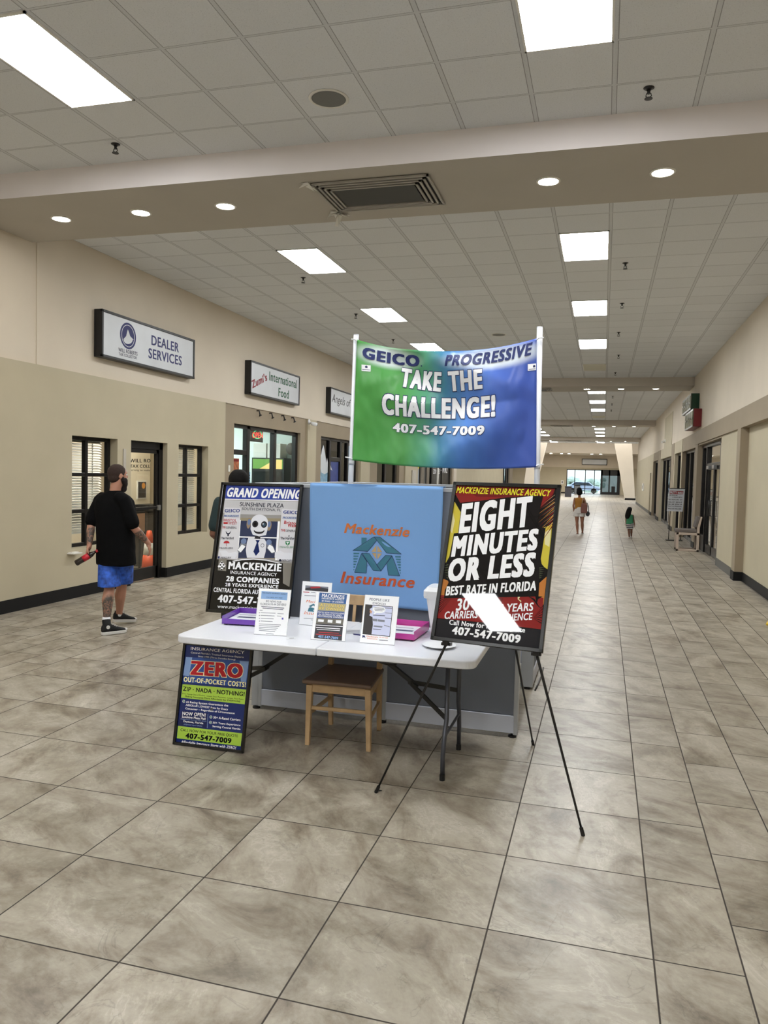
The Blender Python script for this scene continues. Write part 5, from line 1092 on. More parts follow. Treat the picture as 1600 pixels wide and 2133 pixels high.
# food shop (against its far side wall, facing the door side)
r = thing('drinks_cooler', 'black drinks cooler with a green and yellow lit header', 'cooler', (-7.75, 17.1, 0))
def cab(x0, x1, y0, y1, z0, z1, n, m, par, **k): return MB().box(x0, x1, y0, y1, z0, z1).build(n, m, par, **k)
cab(-8.06, -7.22, 16.9, 17.35, 0, 2.06, 'body', M_black, r, bevel=.01)
hd = MB(); hd.add([(-8.03,16.895,1.80),(-7.26,16.895,1.80),(-7.26,16.895,2.03),(-8.03,16.895,2.03)], [(0,1,2,3)], 0); hd.add([(-7.85,16.89,1.80),(-7.28,16.89,1.80),(-7.28,16.89,2.02),(-7.46,16.89,2.02)], [(0,1,2,3)], 1)
hd.build('header_panel', [mat('green_header', (96,140,60), emit=(.10,.22,.05), estr=.35), mat('amber_header', (226,190,110), emit=(.5,.36,.16), estr=.45)], r, flipfix=False)
cab(-8.0, -7.3, 16.885, 16.9, .2, 1.74, 'glass_door', M_dkglass, r)
r0 = thing('stock_box', 'white carton stacked on top of the drinks cooler, left one', 'box', (-7.86, 17.1, 2.06), group='white cartons on the cooler')
cab(-8.03, -7.70, 16.92, 17.3, 2.06, 2.40, 'carton', mat('white_carton', (206,206,200), rough=.7), r0, bevel=.004); dup(r0, (-7.50, 17.1, 2.06), 'white carton stacked on top of the drinks cooler, right one')
r = thing('wall_fan', 'dark round fan on a pole beside the drinks cooler', 'fan', (-7.02, 17.0, 0))
MB().lathe((-7.07, 16.95, 2.28), [(.001,-.06),(.12,-.05),(.145,0),(.12,.05),(.001,.06)], 28, axis='Y').build('fan_cage', mat('dark_fan_cage', (70,66,62), rough=.5), r, smooth=True)
MB().tube([(-7.07, 17.0, 0), (-7.07, 17.0, 2.18)], .02, 10).build('pole', M_steel, r, smooth=True); MB().lathe((-7.07,17.05,0), [(.12,0),(.12,.02),(.03,.05)], 24).build('base', M_black, r)
r = thing('display_counter', 'glass display counter along the food shop window', 'counter', (-7.65, 15.4, 0))
cab(-7.9, -7.4, 14.6, 16.3, 0, 1.15, 'body', M_steel, r, bevel=.01); cab(-7.9, -7.4, 14.6, 16.3, 1.15, 1.5, 'glass_case', M_glass, r)
for k in range(6):
    b = MB(); y = 14.75+k*.27; b.lathe((-7.6, y, 1.155), [(.045,0),(.05,.05),(.05,.2),(.02,.27),(.02,.31),(.001,.31)], 14)
    tag(b.build('bottle', M_dkglass if k % 2 else mat('cloudy_jar', (150,150,146), rough=.3), smooth=True), 'bottle standing in the glass case of the food shop, %s from the left' % ordn[k], 'bottle', 'bottles in the food shop counter')
cab(-11.1, -10.7, 13.2, 15.2, 0, 2.0, 'wall_shelf', mat('grey_shelving', (150,160,158), rough=.5), None); 
tag(bpy.data.objects['wall_shelf'], 'pale grey shelf unit at the back of the food shop', 'shelf')
# mural shop decals
M_ice = mat('pale_blue_decal', (130,170,196), rough=.5, var=.25, vscale=9); M_snow = mat('white_decal', (214,220,224), rough=.5)
r = thing('window_decal', 'blue and white icy mural decal on the second shopfront', 'decal', (-6.84, 18.5, .2))
X = XF+.012
MB().prism([(18.08,.2),(18.84,.2),(18.84,1.95),(18.5,1.98),(18.3,1.98),(18.08,2.1)], 0, X-.006, X, 0).build('blue_water', M_ice, r)
pts = [(18.24,1.98),(18.2,2.12),(18.34,2.2),(18.40,2.33),(18.5,2.44),(18.58,2.30),(18.68,2.1),(18.7,1.98),(18.78,2.12),(18.84,2.0),(18.84,1.75),(18.6,1.7),(18.36,1.75)]
MB().prism(pts, 0, X, X+.004).build('white_splash', M_snow, r); MB().prism([(18.08,2.0),(18.14,2.1),(18.14,2.3),(18.08,2.36)], 0, X, X+.004).build('white_splash', M_snow, r)
r = thing('window_decal', 'dark blue mural decal on the shop door behind the left banner pole', 'decal', (-6.84, 19.3, .2))
MB().box(X-.006, X, 18.98, 19.68, .2, 2.04).build('blue_panel', mat('royal_blue_decal', (60,76,140), rough=.5, var=.2, vscale=5), r); MB().prism([(18.99,1.84),(19.2,1.80),(19.1,1.88),(19.02,1.98)], 0, X, X+.004).build('white_fin', M_snow, r)
r = thing('window_decal', 'pale blue mural decal seen just right of the left banner pole', 'decal', (-6.84, 20.7, .2)); MB().box(X-.006, X, 20.42, 20.98, .2, 2.5).build('blue_panel', M_ice, r)
r = thing('arcade_poster', 'black poster with white lettering under the banner', 'poster', (-6.8, 33, .2))
MB().box(X-.006, X, 31.5, 35.1, .2, 2.5).build('sheet', mat('black_poster_print', (34,32,34), rough=.4, var=.8, vscale=3), r)
random.seed(2)
tb = MB(); ms = [pmat('white')]
prepare_text([('SHOOT', .026), ('ZOMBIES', .026), ('-VR!', .026)])
for t, u, v, w, h in (('SHOOT', 31.65, 2.03, 1.1, .2), ('ZOMBIES', 31.65, 1.80, 1.35, .2), ('-VR!', 33.2, 1.85, 1.5, .34)): art_mesh(tb, [('T', t, u, v, w, h, 0, 'white', 'b')], lambda a, b, n: (X+n*6, a, b), ms)
tb.build('lettering', ms, r, flipfix=False)
r = thing('arcade_banner', 'narrow yellow and silver banner in the dark arcade window', 'banner', (-6.8, 28.9, .4))
MB().box(X-.006, X, 28.55, 29.15, .4, 2.4).build('silver_panel', mat('silver_decal', (170,178,186), rough=.3), r); MB().prism([(28.58,1.9),(29.1,2.0),(29.1,2.15),(28.7,2.3),(28.58,2.2)], 0, X, X+.004).build('yellow_flash', pmat('b_yel'), r)
MB().tube([(-6.6, 31.4, 0), (-6.6, 31.4, 2.98)], .05, 14).build('x', M_whitep); o = bpy.data.objects['x']; o.name = 'standpipe'; tag(o, 'white vertical pipe in front of the arcade shopfront', 'pipe')
b = MB(); b.box(-6.699, -6.66, 27.3, 27.9, 1.3, 1.9); b.box(-6.66, -6.65, 27.4, 27.8, 1.4, 1.8); tag(b.build('electrical_box', M_soffit, bevel=.01), 'small beige box on the left wall beyond the banner', 'box')

# ---------------------------------------------------------------- right wall fixtures
def box_letters(x1, y0, y1, z0, z1, col, label, art=None):
    r = thing('projecting_sign', label, 'sign', (x1, (y0+y1)/2, z0)); x0 = x1-.20
    MB().box(x0, x1, y0, y1, z0, z1).build('housing', col, r, bevel=.01)
    g = mat('gold_sign_face', (84,80,50), rough=.3, metal=.5) if 'gold_sign_face' not in bpy.data.materials else bpy.data.materials['gold_sign_face']
    f = MB(); f.box(x0-.015, x0, y0, y1, z0, z1); n = 4
    for i in range(n):
        ya = y0+(y1-y0)*(i+.15)/n; yb = y0+(y1-y0)*(i+.8)/n; w = (yb-ya)*.28
        f.box(x0-.03, x0-.015, ya, ya+w, z0+.05, z1-.05, 1); f.box(x0-.03, x0-.015, yb-w, yb, z0+.05, z1-.05, 1); f.box(x0-.03, x0-.015, ya, yb, z0+(z1-z0)*(.4+.1*(i % 2)), z0+(z1-z0)*(.5+.1*(i % 2)), 1)
    f.build('sign_face', [g, mat('pale_gold_letters', (150,148,116), rough=.3) if 'pale_gold_letters' not in bpy.data.materials else bpy.data.materials['pale_gold_letters']], r)
box_letters(RX, 22.1, 24.4, 3.66, 4.08, mat('dark_green_enamel', (12,58,38), rough=.35), 'green box sign with gold front high on the right wall')
box_letters(RX, 21.4, 23.4, 3.16, 3.62, mat('dark_red_enamel', (112,18,26), rough=.35), 'red box sign with gold front just below the green one')
b = MB(); b.box(RX-.03, RX, 33.2, 33.8, 3.3, 3.42); b.tube([(RX-.03, 33.5, 3.36), (RX-.14, 33.4, 3.30)], .05, 10); tag(b.build('emergency_light', M_whitep), 'small white wall fixture above the far right shopfronts', 'light fixture')
b = MB(); b.box(2.29, 2.339, 49.0, 50.4, 1.1, 1.55); b.box(2.28, 2.29, 49.5, 49.9, 1.22, 1.42, 1); tag(b.build('extinguisher_cabinet', [M_whitep, M_black], bevel=.01), 'pale fire extinguisher cabinet on the far right wall', 'cabinet')
b = MB(); b.box(-4.75, -4.45, 91.93, 92, 1.05, 1.5); b.box(-4.65, -4.55, 91.92, 91.93, 1.15, 1.4, 1); tag(b.build('wall_phone', [M_whitep, M_black], bevel=.01), 'small white wall box beside the far shop window', 'box')
r = thing('trash_bin', 'dark square trash bin in front of the far shop window', 'bin', (-3.18, 75.2, 0))
b = MB(); b.prism([(-3.47, 74.9), (-2.89, 74.9), (-2.89, 75.5), (-3.47, 75.5)], 2, 0, .9); b.build('body', mat('charcoal_bin', (50,48,54), rough=.6), r, bevel=.02); MB().box(-3.5, -2.86, 74.87, 75.53, .9, 1.0).build('lid', M_black, r, bevel=.03)
r = thing('trash_bin', 'grey square trash bin behind the woman, by the far window', 'bin', (-2.75, 88, 0)); MB().box(-3.05, -2.45, 87.7, 88.3, 0, .95).build('body', mat('grey_bin', (88,94,100), rough=.6), r, bevel=.02); MB().box(-3.08, -2.42, 87.67, 88.33, .95, 1.05).build('lid', M_black, r, bevel=.03)
# outside the far window
r = thing('hedge', 'green hedge outside the far window', 'hedge', (-2.5, 101, 0)); b = MB(); random.seed(5)
for k in range(60): b.ball((random.uniform(-5,0), random.uniform(100.6,101.6), random.uniform(.3,1.7)), random.uniform(.25,.5), 0, 8)
b.build('foliage', mat('hedge_leaves', (150,168,160), rough=.8, var=.3, vscale=4), r)
r = thing('parked_car', 'pale blue car outside the far window', 'car', (-2.3, 96.6, 0))
MB().prism([(-4.3,.35),(-.4,.35),(-.4,.8),(-1.1,.9),(-1.7,1.35),(-3.3,1.38),(-3.9,.95),(-4.3,.85)], 1, 95.8, 97.4).build('body', mat('pale_blue_car_paint', (150,166,200), rough=.25, coat=.6), r, bevel=.05)
MB().prism([(-1.25,.92),(-1.75,1.29),(-3.22,1.32),(-3.7,.95)], 1, 95.77, 97.43).build('windows', M_dkglass, r)
for x in (-3.6, -1.1):
    for y in (95.85, 97.35): MB().lathe((x, y-.05, .32), [(.001,0),(.32,0),(.32,.14),(.001,.14)], 20, axis='Y').build('wheel', M_black, r)
MB().box(-9, 6, 106, 106.2, 0, 3.2).build('outside_fence', mat('pale_outdoor_wall', (210,214,210), rough=.8)); tag(bpy.data.objects['outside_fence'], 'pale wall across the street outside the far window', 'wall')

# nail salon sign stand
r = thing('sign_stand', 'white price sign on a metal stand beside the right shopfronts', 'sign', (2.1, 24.2, 0)); k = .927
def NP(u, v, n): return (u*k-.03, 24.2-.012-n, 1.752+(v-1.752)*k)
MB().add([NP(2.036,1.50,0), NP(2.51,1.50,0), NP(2.466,.785,0), NP(1.997,.79,0)]+[(p[0], p[1]+.022, p[2]) for p in (NP(2.036,1.50,0), NP(2.51,1.50,0), NP(2.466,.785,0), NP(1.997,.79,0))], [(0,3,2,1),(4,5,6,7),(0,1,5,4),(1,2,6,5),(2,3,7,6),(3,0,4,7)]).build('board', M_white, r)
mb = MB(); ms = []; art_mesh(mb, ART['nails'], lambda u, v, n: NP(u, v, n*4), ms); mb.build('printing', ms, r, flipfix=False)
fr = MB()
for x in (1.90, 2.24): fr.tube([(x, 24.22, .02), (x+.02, 24.22, .9)], .011, 8)
fr.tube([(1.88, 24.205, 1.53), (2.32, 24.205, 1.53)], .012, 8); fr.tube([(1.86,24.205,.86),(1.89,24.205,1.53)], .008, 6)
fr.box(1.82, 2.28, 24.05, 24.40, 0, .02); fr.build('metal_frame', M_bronze, r)
# waiting chair by the salon
r = thing('waiting_chair', 'pale wooden framed chair with grey cushions by the salon doors', 'chair', (2.1, 20.9, 0)); pw = mat('pale_pinkish_wood', (176,160,146), rough=.5)
for y in (20.62, 21.10):
    b = MB(); b.box(1.80, 1.86, y, y+.05, 0, .47); b.box(2.28, 2.34, y, y+.05, 0, .60); b.prism([(2.28,.6),(2.34,.6),(2.39,.87),(2.35,.88)], 1, y, y+.05); b.box(1.80, 2.34, y, y+.05, 0, .055); b.box(1.80, 2.34, y, y+.05, .41, .47); b.build('side_frame', pw, r, bevel=.006)
b = MB(); b.box(1.81, 1.85, 20.67, 21.10, .38, .44); b.box(2.29, 2.33, 20.67, 21.10, .38, .44); b.build('cross_rail', pw, r)
MB().box(1.79, 2.28, 20.62, 21.15, .47, .55).build('seat_cushion', mat('grey_brown_upholstery', (98,90,86), rough=.85), r, bevel=.02); MB().prism([(2.22,.60),(2.29,.60),(2.36,.86),(2.29,.88)], 1, 20.64, 21.13).build('back_cushion', bpy.data.materials['grey_brown_upholstery'], r, bevel=.02)
r = thing('wet_floor_sign', 'yellow plastic floor sign lying at the right edge of the photo', 'floor sign', (2.2, 10.45, 0)); ye = mat('yellow_plastic', (226,190,50), rough=.4)
MB().prism([(1.99, 10.43), (2.08, 10.30), (2.62, 10.30), (2.68, 10.42), (2.62, 10.62), (2.06, 10.66)], 2, 0.0, .03).build('front_leaf', ye, r, bevel=.012); MB().prism([(2.03, 10.43), (2.1, 10.34), (2.6, 10.34), (2.64, 10.42), (2.6, 10.58), (2.09, 10.61)], 2, .03, .065).build('back_leaf', ye, r, bevel=.012)

# ---------------------------------------------------------------- cubicle
M_fab = mat('grey_panel_fabric', (116,122,135), rough=.9, bump=.25, bscale=500); M_trim = mat('light_grey_metal_trim', (176,180,186), rough=.4, metal=.1); M_kick = mat('light_grey_kick_plate', (196,202,218), rough=.4)
r = thing('cubicle', 'grey fabric office cubicle behind the white table', 'cubicle', (-1.45, 5.8, 0)); Zt = 1.665
def panel(x0, x1, y0, y1):
    ax = 0 if (x1-x0) > (y1-y0) else 1
    MB().box(x0, x1, y0, y1, Zt-.028, Zt).build('top_cap', M_trim, r, bevel=.004)
    if ax == 0:
        MB().box(x0+.03, x1-.03, y0+.008, y1-.008, .155, Zt-.028).build('fabric_panel', M_fab, r)
        MB().box(x0+.02, x1-.02, y0, y1, .03, .15).build('kick_plate', M_kick, r, bevel=.004)
        for x in (x0, x1-.03): MB().box(x, x+.03, y0, y1, .02, Zt-.028).build('post', M_trim, r, bevel=.004)
    else:
        MB().box(x0+.008, x1-.008, y0+.03, y1-.03, .155, Zt-.028).build('fabric_panel', M_fab, r)
        MB().box(x0, x1, y0+.02, y1-.02, .03, .15).build('kick_plate', M_kick, r, bevel=.004)
        for y in (y0, y1-.03): MB().box(x0, x1, y, y+.03, .02, Zt-.028).build('post', M_trim, r, bevel=.004)
panel(-2.39, -1.44, 5.18, 5.24); panel(-1.44, -.495, 5.18, 5.24); panel(-2.445, -2.39, 5.185, 7.2); panel(-2.39, -.58, 7.2, 7.26); panel(-.60, -.50, 6.42, 7.2)
for x, y in ((-2.41,5.2),(-1.44,5.2),(-.53,5.205),(-.55,6.45),(-.55,7.2),(-2.41,7.15)): MB().lathe((x, y, 0), [(.028,0),(.028,.012),(.012,.016),(.012,.035)], 12).build('levelling_foot', M_black, r)
MB().box(-2.38, -.50, 5.25, 5.86, .71, .74).build('work_surface', M_trim, r, bevel=.004)
cb = MB(); cb.tube([(-.478,6.40,.008),(-.47,6.6,.008),(-.462,6.9,.008),(-.47,7.2,.008)], .007, 8); tag(cb.build('power_cord', M_black, smooth=True), 'black power cord along the right side of the cubicle', 'cord')
# blue drape
M_drape = mat('sky_blue_cloth', (122,168,224), rough=.7, bump=.06, bscale=30)
r = thing('blue_cloth', 'sky blue cloth with an orange and teal house logo on the cubicle', 'cloth', (-1.52, 5.15, .83))
def wav(x, z): return 5.152-.006*math.sin(x*9+.6)-.004*math.sin(x*23+z*3)*(1.66-z)
mb = MB(); NX, NZ = 60, 40; x0, x1 = -1.992, -1.048; vs = []
for j in range(NZ+1):
    for i in range(NX+1):
        s = i/NX; t = j/NZ; zb = .85-.03*s; z = 1.672*(1-t)+zb*t; x = x0+(x1-x0)*s+.012*math.sin(z*5)*(s-.5)*2*.6
        vs.append((x, wav(x, z)+.0, z))
fs = [(j*(NX+1)+i, j*(NX+1)+i+1, (j+1)*(NX+1)+i+1, (j+1)*(NX+1)+i) for j in range(NZ) for i in range(NX)]
mb.add(vs, fs); mb.add([(x0+(x1-x0)*i/NX, y, 1.672) for y in (5.152, 5.27) for i in range(NX+1)], [(i, i+1, NX+2+i, NX+1+i) for i in range(NX)])
mb.add([(x0+(x1-x0)*i/NX, 5.262, z) for z in (1.672, 1.35) for i in range(NX+1)], [(i, i+1, NX+2+i, NX+1+i) for i in range(NX)])
o = mb.build('cloth', M_drape, r, smooth=True); md = o.modifiers.new('th', 'SOLIDIFY'); md.thickness = .002; md.offset = 1
mb = MB(); ms = []; art_mesh(mb, ART['drape'], lambda u, v, n: (-1.52+u, wav(-1.52+u, v)-.0035-n, v), ms, 'cloth'); mb.build('logo_print', ms, r, flipfix=False)

# ---------------------------------------------------------------- banner on white poles
M_pvc = mat('white_pvc_pipe', (224,228,236), rough=.3)
YB = 5.65
for (xa, ya, za, xb, yb, zb, lb) in ((-1.885, 5.67, .742, -1.852, 5.67, 2.80, 'white plastic pole holding the left side of the banner'), (-.445, 5.67, .742, -.478, 5.67, 2.82, 'white plastic pole holding the right side of the banner')):
    r = thing('banner_pole', lb, 'pole', (xa, ya, za)); MB().tube([(xa,ya,za),(xb,yb,zb)], .0205, 20).build('pipe', M_pvc, r, smooth=True); MB().tube([(xb,yb,zb-.002),(xb,yb,zb+.004)], .0208, 20).build('end_cap', M_pvc, r, smooth=True)
    t = (1.83-za)/(zb-za); xm = xa+(xb-xa)*t; MB().tube([(xm,ya,1.815),(xm,ya,1.845)], .0225, 20).build('joint_ring', M_pvc, r, smooth=True); MB().tube([(xa,ya,za),(xa,ya,za+.05)], .03, 20).build('foot_socket', M_pvc, r)
m, nt, b = _mat('green_to_blue_banner_vinyl'); L = nt.links.new; uvn = nd(nt, 'ShaderNodeUVMap'); sp = nd(nt, 'ShaderNodeSeparateXYZ'); L(uvn.outputs[0], sp.inputs[0])
no = nd(nt, 'ShaderNodeTexNoise'); no.inputs['Scale'].default_value = 2.2; L(uvn.outputs[0], no.inputs[0])
ad = nd(nt, 'ShaderNodeMath', operation='MULTIPLY_ADD'); L(no.outputs[0], ad.inputs[0]); ad.inputs[1].default_value = .12; L(sp.outputs[0], ad.inputs[2])
rp = nd(nt, 'ShaderNodeValToRGB'); e = rp.color_ramp.elements; e[0].position = .05; e[0].color = (*lin((78,160,74)), 1); e[1].position = 1; e[1].color = (*lin((66,94,184)), 1)
for p, c in ((.34,(84,160,82)),(.47,(86,160,130)),(.56,(70,134,170)),(.68,(88,138,216)),(.85,(76,110,198))): q = e.new(p); q.color = (*lin(c), 1)
L(ad.outputs[0], rp.inputs[0])
def glow(cx, cy, rx, ry):
    mp = nd(nt, 'ShaderNodeMapping'); mp.inputs['Location'].default_value = (-cx/rx, -cy/ry, 0); mp.inputs['Scale'].default_value = (1/rx, 1/ry, 1); L(uvn.outputs[0], mp.inputs[0])
    ln = nd(nt, 'ShaderNodeVectorMath', operation='LENGTH'); L(mp.outputs[0], ln.inputs[0]); mr = nd(nt, 'ShaderNodeMapRange', interpolation_type='SMOOTHSTEP'); mr.inputs[1].default_value = .55; mr.inputs[2].default_value = 1.25; mr.inputs[3].default_value = .85; mr.inputs[4].default_value = 0; L(ln.outputs['Value'], mr.inputs[0]); return mr.outputs[0]
cur = rp.outputs[0]
for g in ((.18,.91,.19,.09), (.78,.91,.27,.09)):
    mx = nd(nt, 'ShaderNodeMix', data_type='RGBA'); L(glow(*g), mx.inputs[0]); L(cur, mx.inputs[6]); mx.inputs[7].default_value = (.78,.86,.9,1); cur = mx.outputs[2]
L(cur, b.inputs['Base Color']); b.inputs['Roughness'].default_value = .34; M_ban = m
mp = nd(nt, 'ShaderNodeMapping'); mp.inputs['Rotation'].default_value = (0,0,.6); mp.inputs['Scale'].default_value = (3.2, 1.1, 1); L(uvn.outputs[0], mp.inputs[0]); n5 = nd(nt, 'ShaderNodeTexNoise'); n5.inputs['Scale'].default_value = 1.8; n5.inputs['Detail'].default_value = 2; L(mp.outputs[0], n5.inputs[0]); bp = nd(nt, 'ShaderNodeBump'); bp.inputs['Strength'].default_value = .9; bp.inputs['Distance'].default_value = .06; L(n5.outputs[0], bp.inputs['Height']); L(bp.outputs[0], b.inputs['Normal'])
BC = dict(TL=(-1.838,2.762), TR=(-.495,2.74), BR=(-.467,1.825), BL=(-1.853,1.85))
def ban(s, t, n=0):
    x = (BC['BL'][0]*(1-s)+BC['BR'][0]*s)*(1-t)+(BC['TL'][0]*(1-s)+BC['TR'][0]*s)*t; z = (BC['BL'][1]*(1-s)+BC['BR'][1]*s)*(1-t)+(BC['TL'][1]*(1-s)+BC['TR'][1]*s)*t
    z -= 4*s*(1-s)*(.0337*(1-t)+.0925*t)
    q = 4*s*(1-s)
    w = .030*q*math.sin(PI*t)+.022*math.sin(9*(s*.7+abs(t-.55)*.9)+1.0)*min(1,q*1.6)+.019*math.sin(15*s-8*t)*q*(1-.5*t)+.020*math.sin(12*(1-s)-12*t)*q*t+.012*math.exp(-((t-.95+.35*abs(s-.5)*2)/.06)**2)*q
    return Vector((x, YB-.004-w-n, z))
r = thing('vinyl_banner', 'green and blue vinyl banner with big white lettering between two poles', 'banner', (-1.15, YB, 1.82))
NX, NZ = 90, 60; vs = [ban(i/NX, j/NZ) for j in range(NZ+1) for i in range(NX+1)]; fs = [(j*(NX+1)+i, j*(NX+1)+i+1, (j+1)*(NX+1)+i+1, (j+1)*(NX+1)+i) for j in range(NZ) for i in range(NX)]
o = MB().add(vs, fs).build('sheet', M_ban, r, smooth=True, flipfix=False); uv = o.data.uv_layers.new(name='UVMap')
for lp in o.data.loops: vi = lp.vertex_index; uv.data[lp.index].uv = ((vi % (NX+1))/NX, (vi//(NX+1))/NZ)
md = o.modifiers.new('th', 'SOLIDIFY'); md.thickness = .0015; md.offset = -1
mb = MB(); ms = []; art_mesh(mb, ART['banner'], lambda u, v, n: (u, v, n), ms, 'cloth')
me = bpy.data.meshes.new('lettering'); me.from_pydata(mb.v, [], mb.f)
for m_ in ms: me.materials.append(m_)
for p, mi in zip(me.polygons, mb.m): p.material_index = mi
bm = bmesh.new(); bm.from_mesh(me); bmesh.ops.triangulate(bm, faces=bm.faces)
for _ in range(5):
    ed = [e for e in bm.edges if e.calc_length() > .035]
    if not ed: break
    bmesh.ops.subdivide_edges(bm, edges=ed, cuts=1); bmesh.ops.triangulate(bm, faces=bm.faces)
for v in bm.verts: v.co = ban(v.co.x/1.4, v.co.y/.95, .0018+v.co.z*2.5)-Vector(r.location)
bm.to_mesh(me); bm.free(); o = bpy.data.objects.new('lettering', me); COL.objects.link(o); o.parent = r
tb = MB()
for s, t, px in ((0,1,-1.852),(1,1,-.478),(0,.02,-1.88),(1,.02,-.447)):
    p = ban(s, t); tb.tube([(p.x, p.y, p.z-.01), (px, YB-.015, p.z), (px-.03 if s == 0 else px+.03, YB-.0, p.z+.004)], .005, 6)
tb.build('cable_tie', M_white, r)

# ---------------------------------------------------------------- framed posters
M_frame = mat('glossy_black_frame', (12,12,14), rough=.22, coat=.4)
M_bk = mat('black_backing_board', (18,18,20), rough=.7)
def poster(w, h, loc, yaw, tilt, art, base, label, fw=.022, top_t=.02):
    r = thing('framed_poster', label, 'poster', loc, (-math.radians(tilt), 0, math.radians(yaw)))
    fr = MB()
    for q in ((-w/2, -w/2+fw, 0, h), (w/2-fw, w/2, 0, h)): fr.box(q[0], q[1], -.011, .013, q[2], q[3])
    for q in ((0, fw), (h-fw, h)): fr.box(-w/2, w/2, -.011, .013, q[0], q[1])
    fr.build('frame', M_frame, r, local=True, bevel=.003)
    MB().box(-w/2+.01, w/2-.01, .002, .010, .01, h-.01).build('backing', M_bk, r, local=True)
    s = MB(); ms = [pmat(base, 'glossy')]; s.box(-w/2+fw, w/2-fw, 0, .002, fw, h-fw)
    def cl(u, v): return (max(-w/2+fw*.7, min(w/2-fw*.7, u)), max(fw*.7, min(h-fw*.7, v)))
    art_mesh(s, ART[art], lambda u, v, n: (*(lambda q: (q[0], -n, q[1]))(cl(u, v)),), ms, 'glossy', base=.0003, step=.00002)
    s.build('printed_sheet', ms, r, local=True, flipfix=False); return r
poster(.643, .947, (-2.375, 4.945, .7365), -.3, 12.7, 'grand', 'g_black', 'black framed poster with a white robot standing on the table')
k = .948; poster(.645*k, .95*k, (-.597*k, 4.24*k, 1.752+(.814-1.752)*k), -9.4, 19, 'big', 'b_black', 'black framed comic style poster with EIGHT MINUTES lettering on the easel')
poster(.49, .645, (-2.33, 4.32, 0.001), .3, 10.8, 'zero', 'z_navy', 'smaller black framed blue and green poster standing on the floor', fw=.018)

# small paper stands
M_acr = mat('clear_acrylic', (240,244,250), rough=.03, alpha=.25, spec=.7)
def stand(w, h, loc, yaw, tilt, art, label):
    r = thing('table_sign', label, 'sign', loc, (-math.radians(tilt), 0, math.radians(yaw)), group='printed sheets in clear stands on the table')
    s = MB(); ms = [pmat('white', 'glossy')]; s.box(-w/2, w/2, 0, .001, .004, h)
    art_mesh(s, ART[art], lambda u, v, n: (max(-w/2, min(w/2, u)), -n, max(.004, min(h, v))), ms, 'print', base=.0002, step=.00002)
    s.build('sheet', ms, r, local=True, flipfix=False)
    a = MB(); a.box(-w/2-.002, w/2+.002, .001, .003, 0, h+.002); d = .09; t = math.radians(tilt)
    a.obox((0, d/2*math.cos(t), .0015-d/2*math.sin(t)+.001), (w, d, .002), Matrix.Rotation(-t, 3, 'X').inverted().to_3x3() if False else Matrix.Rotation(t, 3, 'X').inverted())
    a.build('clear_holder', M_acr, r, local=True)
def S_(x, y, z, k): return (x*k, y*k, .7365)
stand(.208, .289, S_(-2.024,4.553,0,.963), 6.3, 18.3, 's1', 'white printed sheet with a pale blue heading in a stand, leftmost on the table')
stand(.208, .289, S_(-1.88,4.957,0,.962), .2, 10.6, 's2', 'white sheet with an orange and green logo, standing furthest back on the table')
stand(.213, .2955, S_(-1.591,4.443,0,.985), 4.9, 20.9, 's3', 'blue and gold printed sheet in a stand at the middle of the table edge')
stand(.212, .294, S_(-1.289,4.484,0,.9807), 2.2, 20.6, 's4', 'white sheet with a dark figure and speech bubble, rightmost stand on the table')

# ---------------------------------------------------------------- folding table
M_top = mat('white_moulded_plastic', (224,226,232), rough=.32, bump=.03, bscale=60); M_leg = mat('grey_steel_tube', (74,76,84), rough=.35, metal=.5)
r = thing('folding_table', 'long white folding table with grey steel legs', 'table', (-1.565, 4.6, 0)); zt = .735; th = .045
def half(x0, x1, rl, rr):
    y0, y1 = 4.17, 5.03; pts = []; R = .07
    def corner(cx, cy, a0, rad):
        if rad: return [(cx+R*math.cos(a0+PI/2*k/6), cy+R*math.sin(a0+PI/2*k/6)) for k in range(7)]
        return [(cx, cy)]
    pts += corner(x1-R, y0+R, -PI/2, 1) if rr else [(x1, y0)]; pts += corner(x1-R, y1-R, 0, 1) if rr else [(x1, y1)]
    pts += corner(x0+R, y1-R, PI/2, 1) if rl else [(x0, y1)]; pts += corner(x0+R, y0+R, PI, 1) if rl else [(x0, y0)]
    return pts
MB().prism(half(-2.49, -1.5665, 1, 0), 2, zt-th, zt).build('tabletop_half', M_top, r, bevel=.008, seg=3)
MB().prism(half(-1.5635, -.64, 0, 1), 2, zt-th, zt).build('tabletop_half', M_top, r, bevel=.008, seg=3)
for s, xc in ((1, -.83), (-1, -2.33)):
    for y, yt in ((4.315 if s > 0 else 4.50, 4.40 if s > 0 else 4.50), (4.84, 4.78)):
        lg = MB(); lg.tube([(xc, yt, zt-th), (xc, yt, .33), (xc, yt+(y-yt)*.55, .26), (xc, y, .15), (xc, y, .02)], .0135, 12); lg = lg.build('leg', M_leg, r, smooth=True)
        MB().tube([(xc, y, 0), (xc, y, .035)], .016, 12).build('foot_cap', M_black, lg)
    bt = MB(); bt.tube([(xc, 4.36, .24), (xc, 4.81, .24)], .009, 8); bt.tube([(xc, 4.40, .66), (xc, 4.78, .66)], .01, 8); bt.build('leg_brace', M_leg, r)
    ds = MB(); xm = xc-s*.27; hx = xc-s*.55
    ds.beam((xc, 4.40, .33), (xm, 4.585, .475), .010, .026); ds.beam((xc, 4.78, .40), (xm, 4.595, .475), .010, .026)
    ds.beam((xm+s*.05, 4.585, .45), (hx, 4.58, zt-th-.012), .010, .024); ds.beam((xm+s*.05, 4.60, .45), (hx, 4.60, zt-th-.012), .010, .024); ds.tube([(xm-.0, 4.575, .475), (xm, 4.61, .475)], .012, 10)
    ds.build('diagonal_brace', M_black, r)
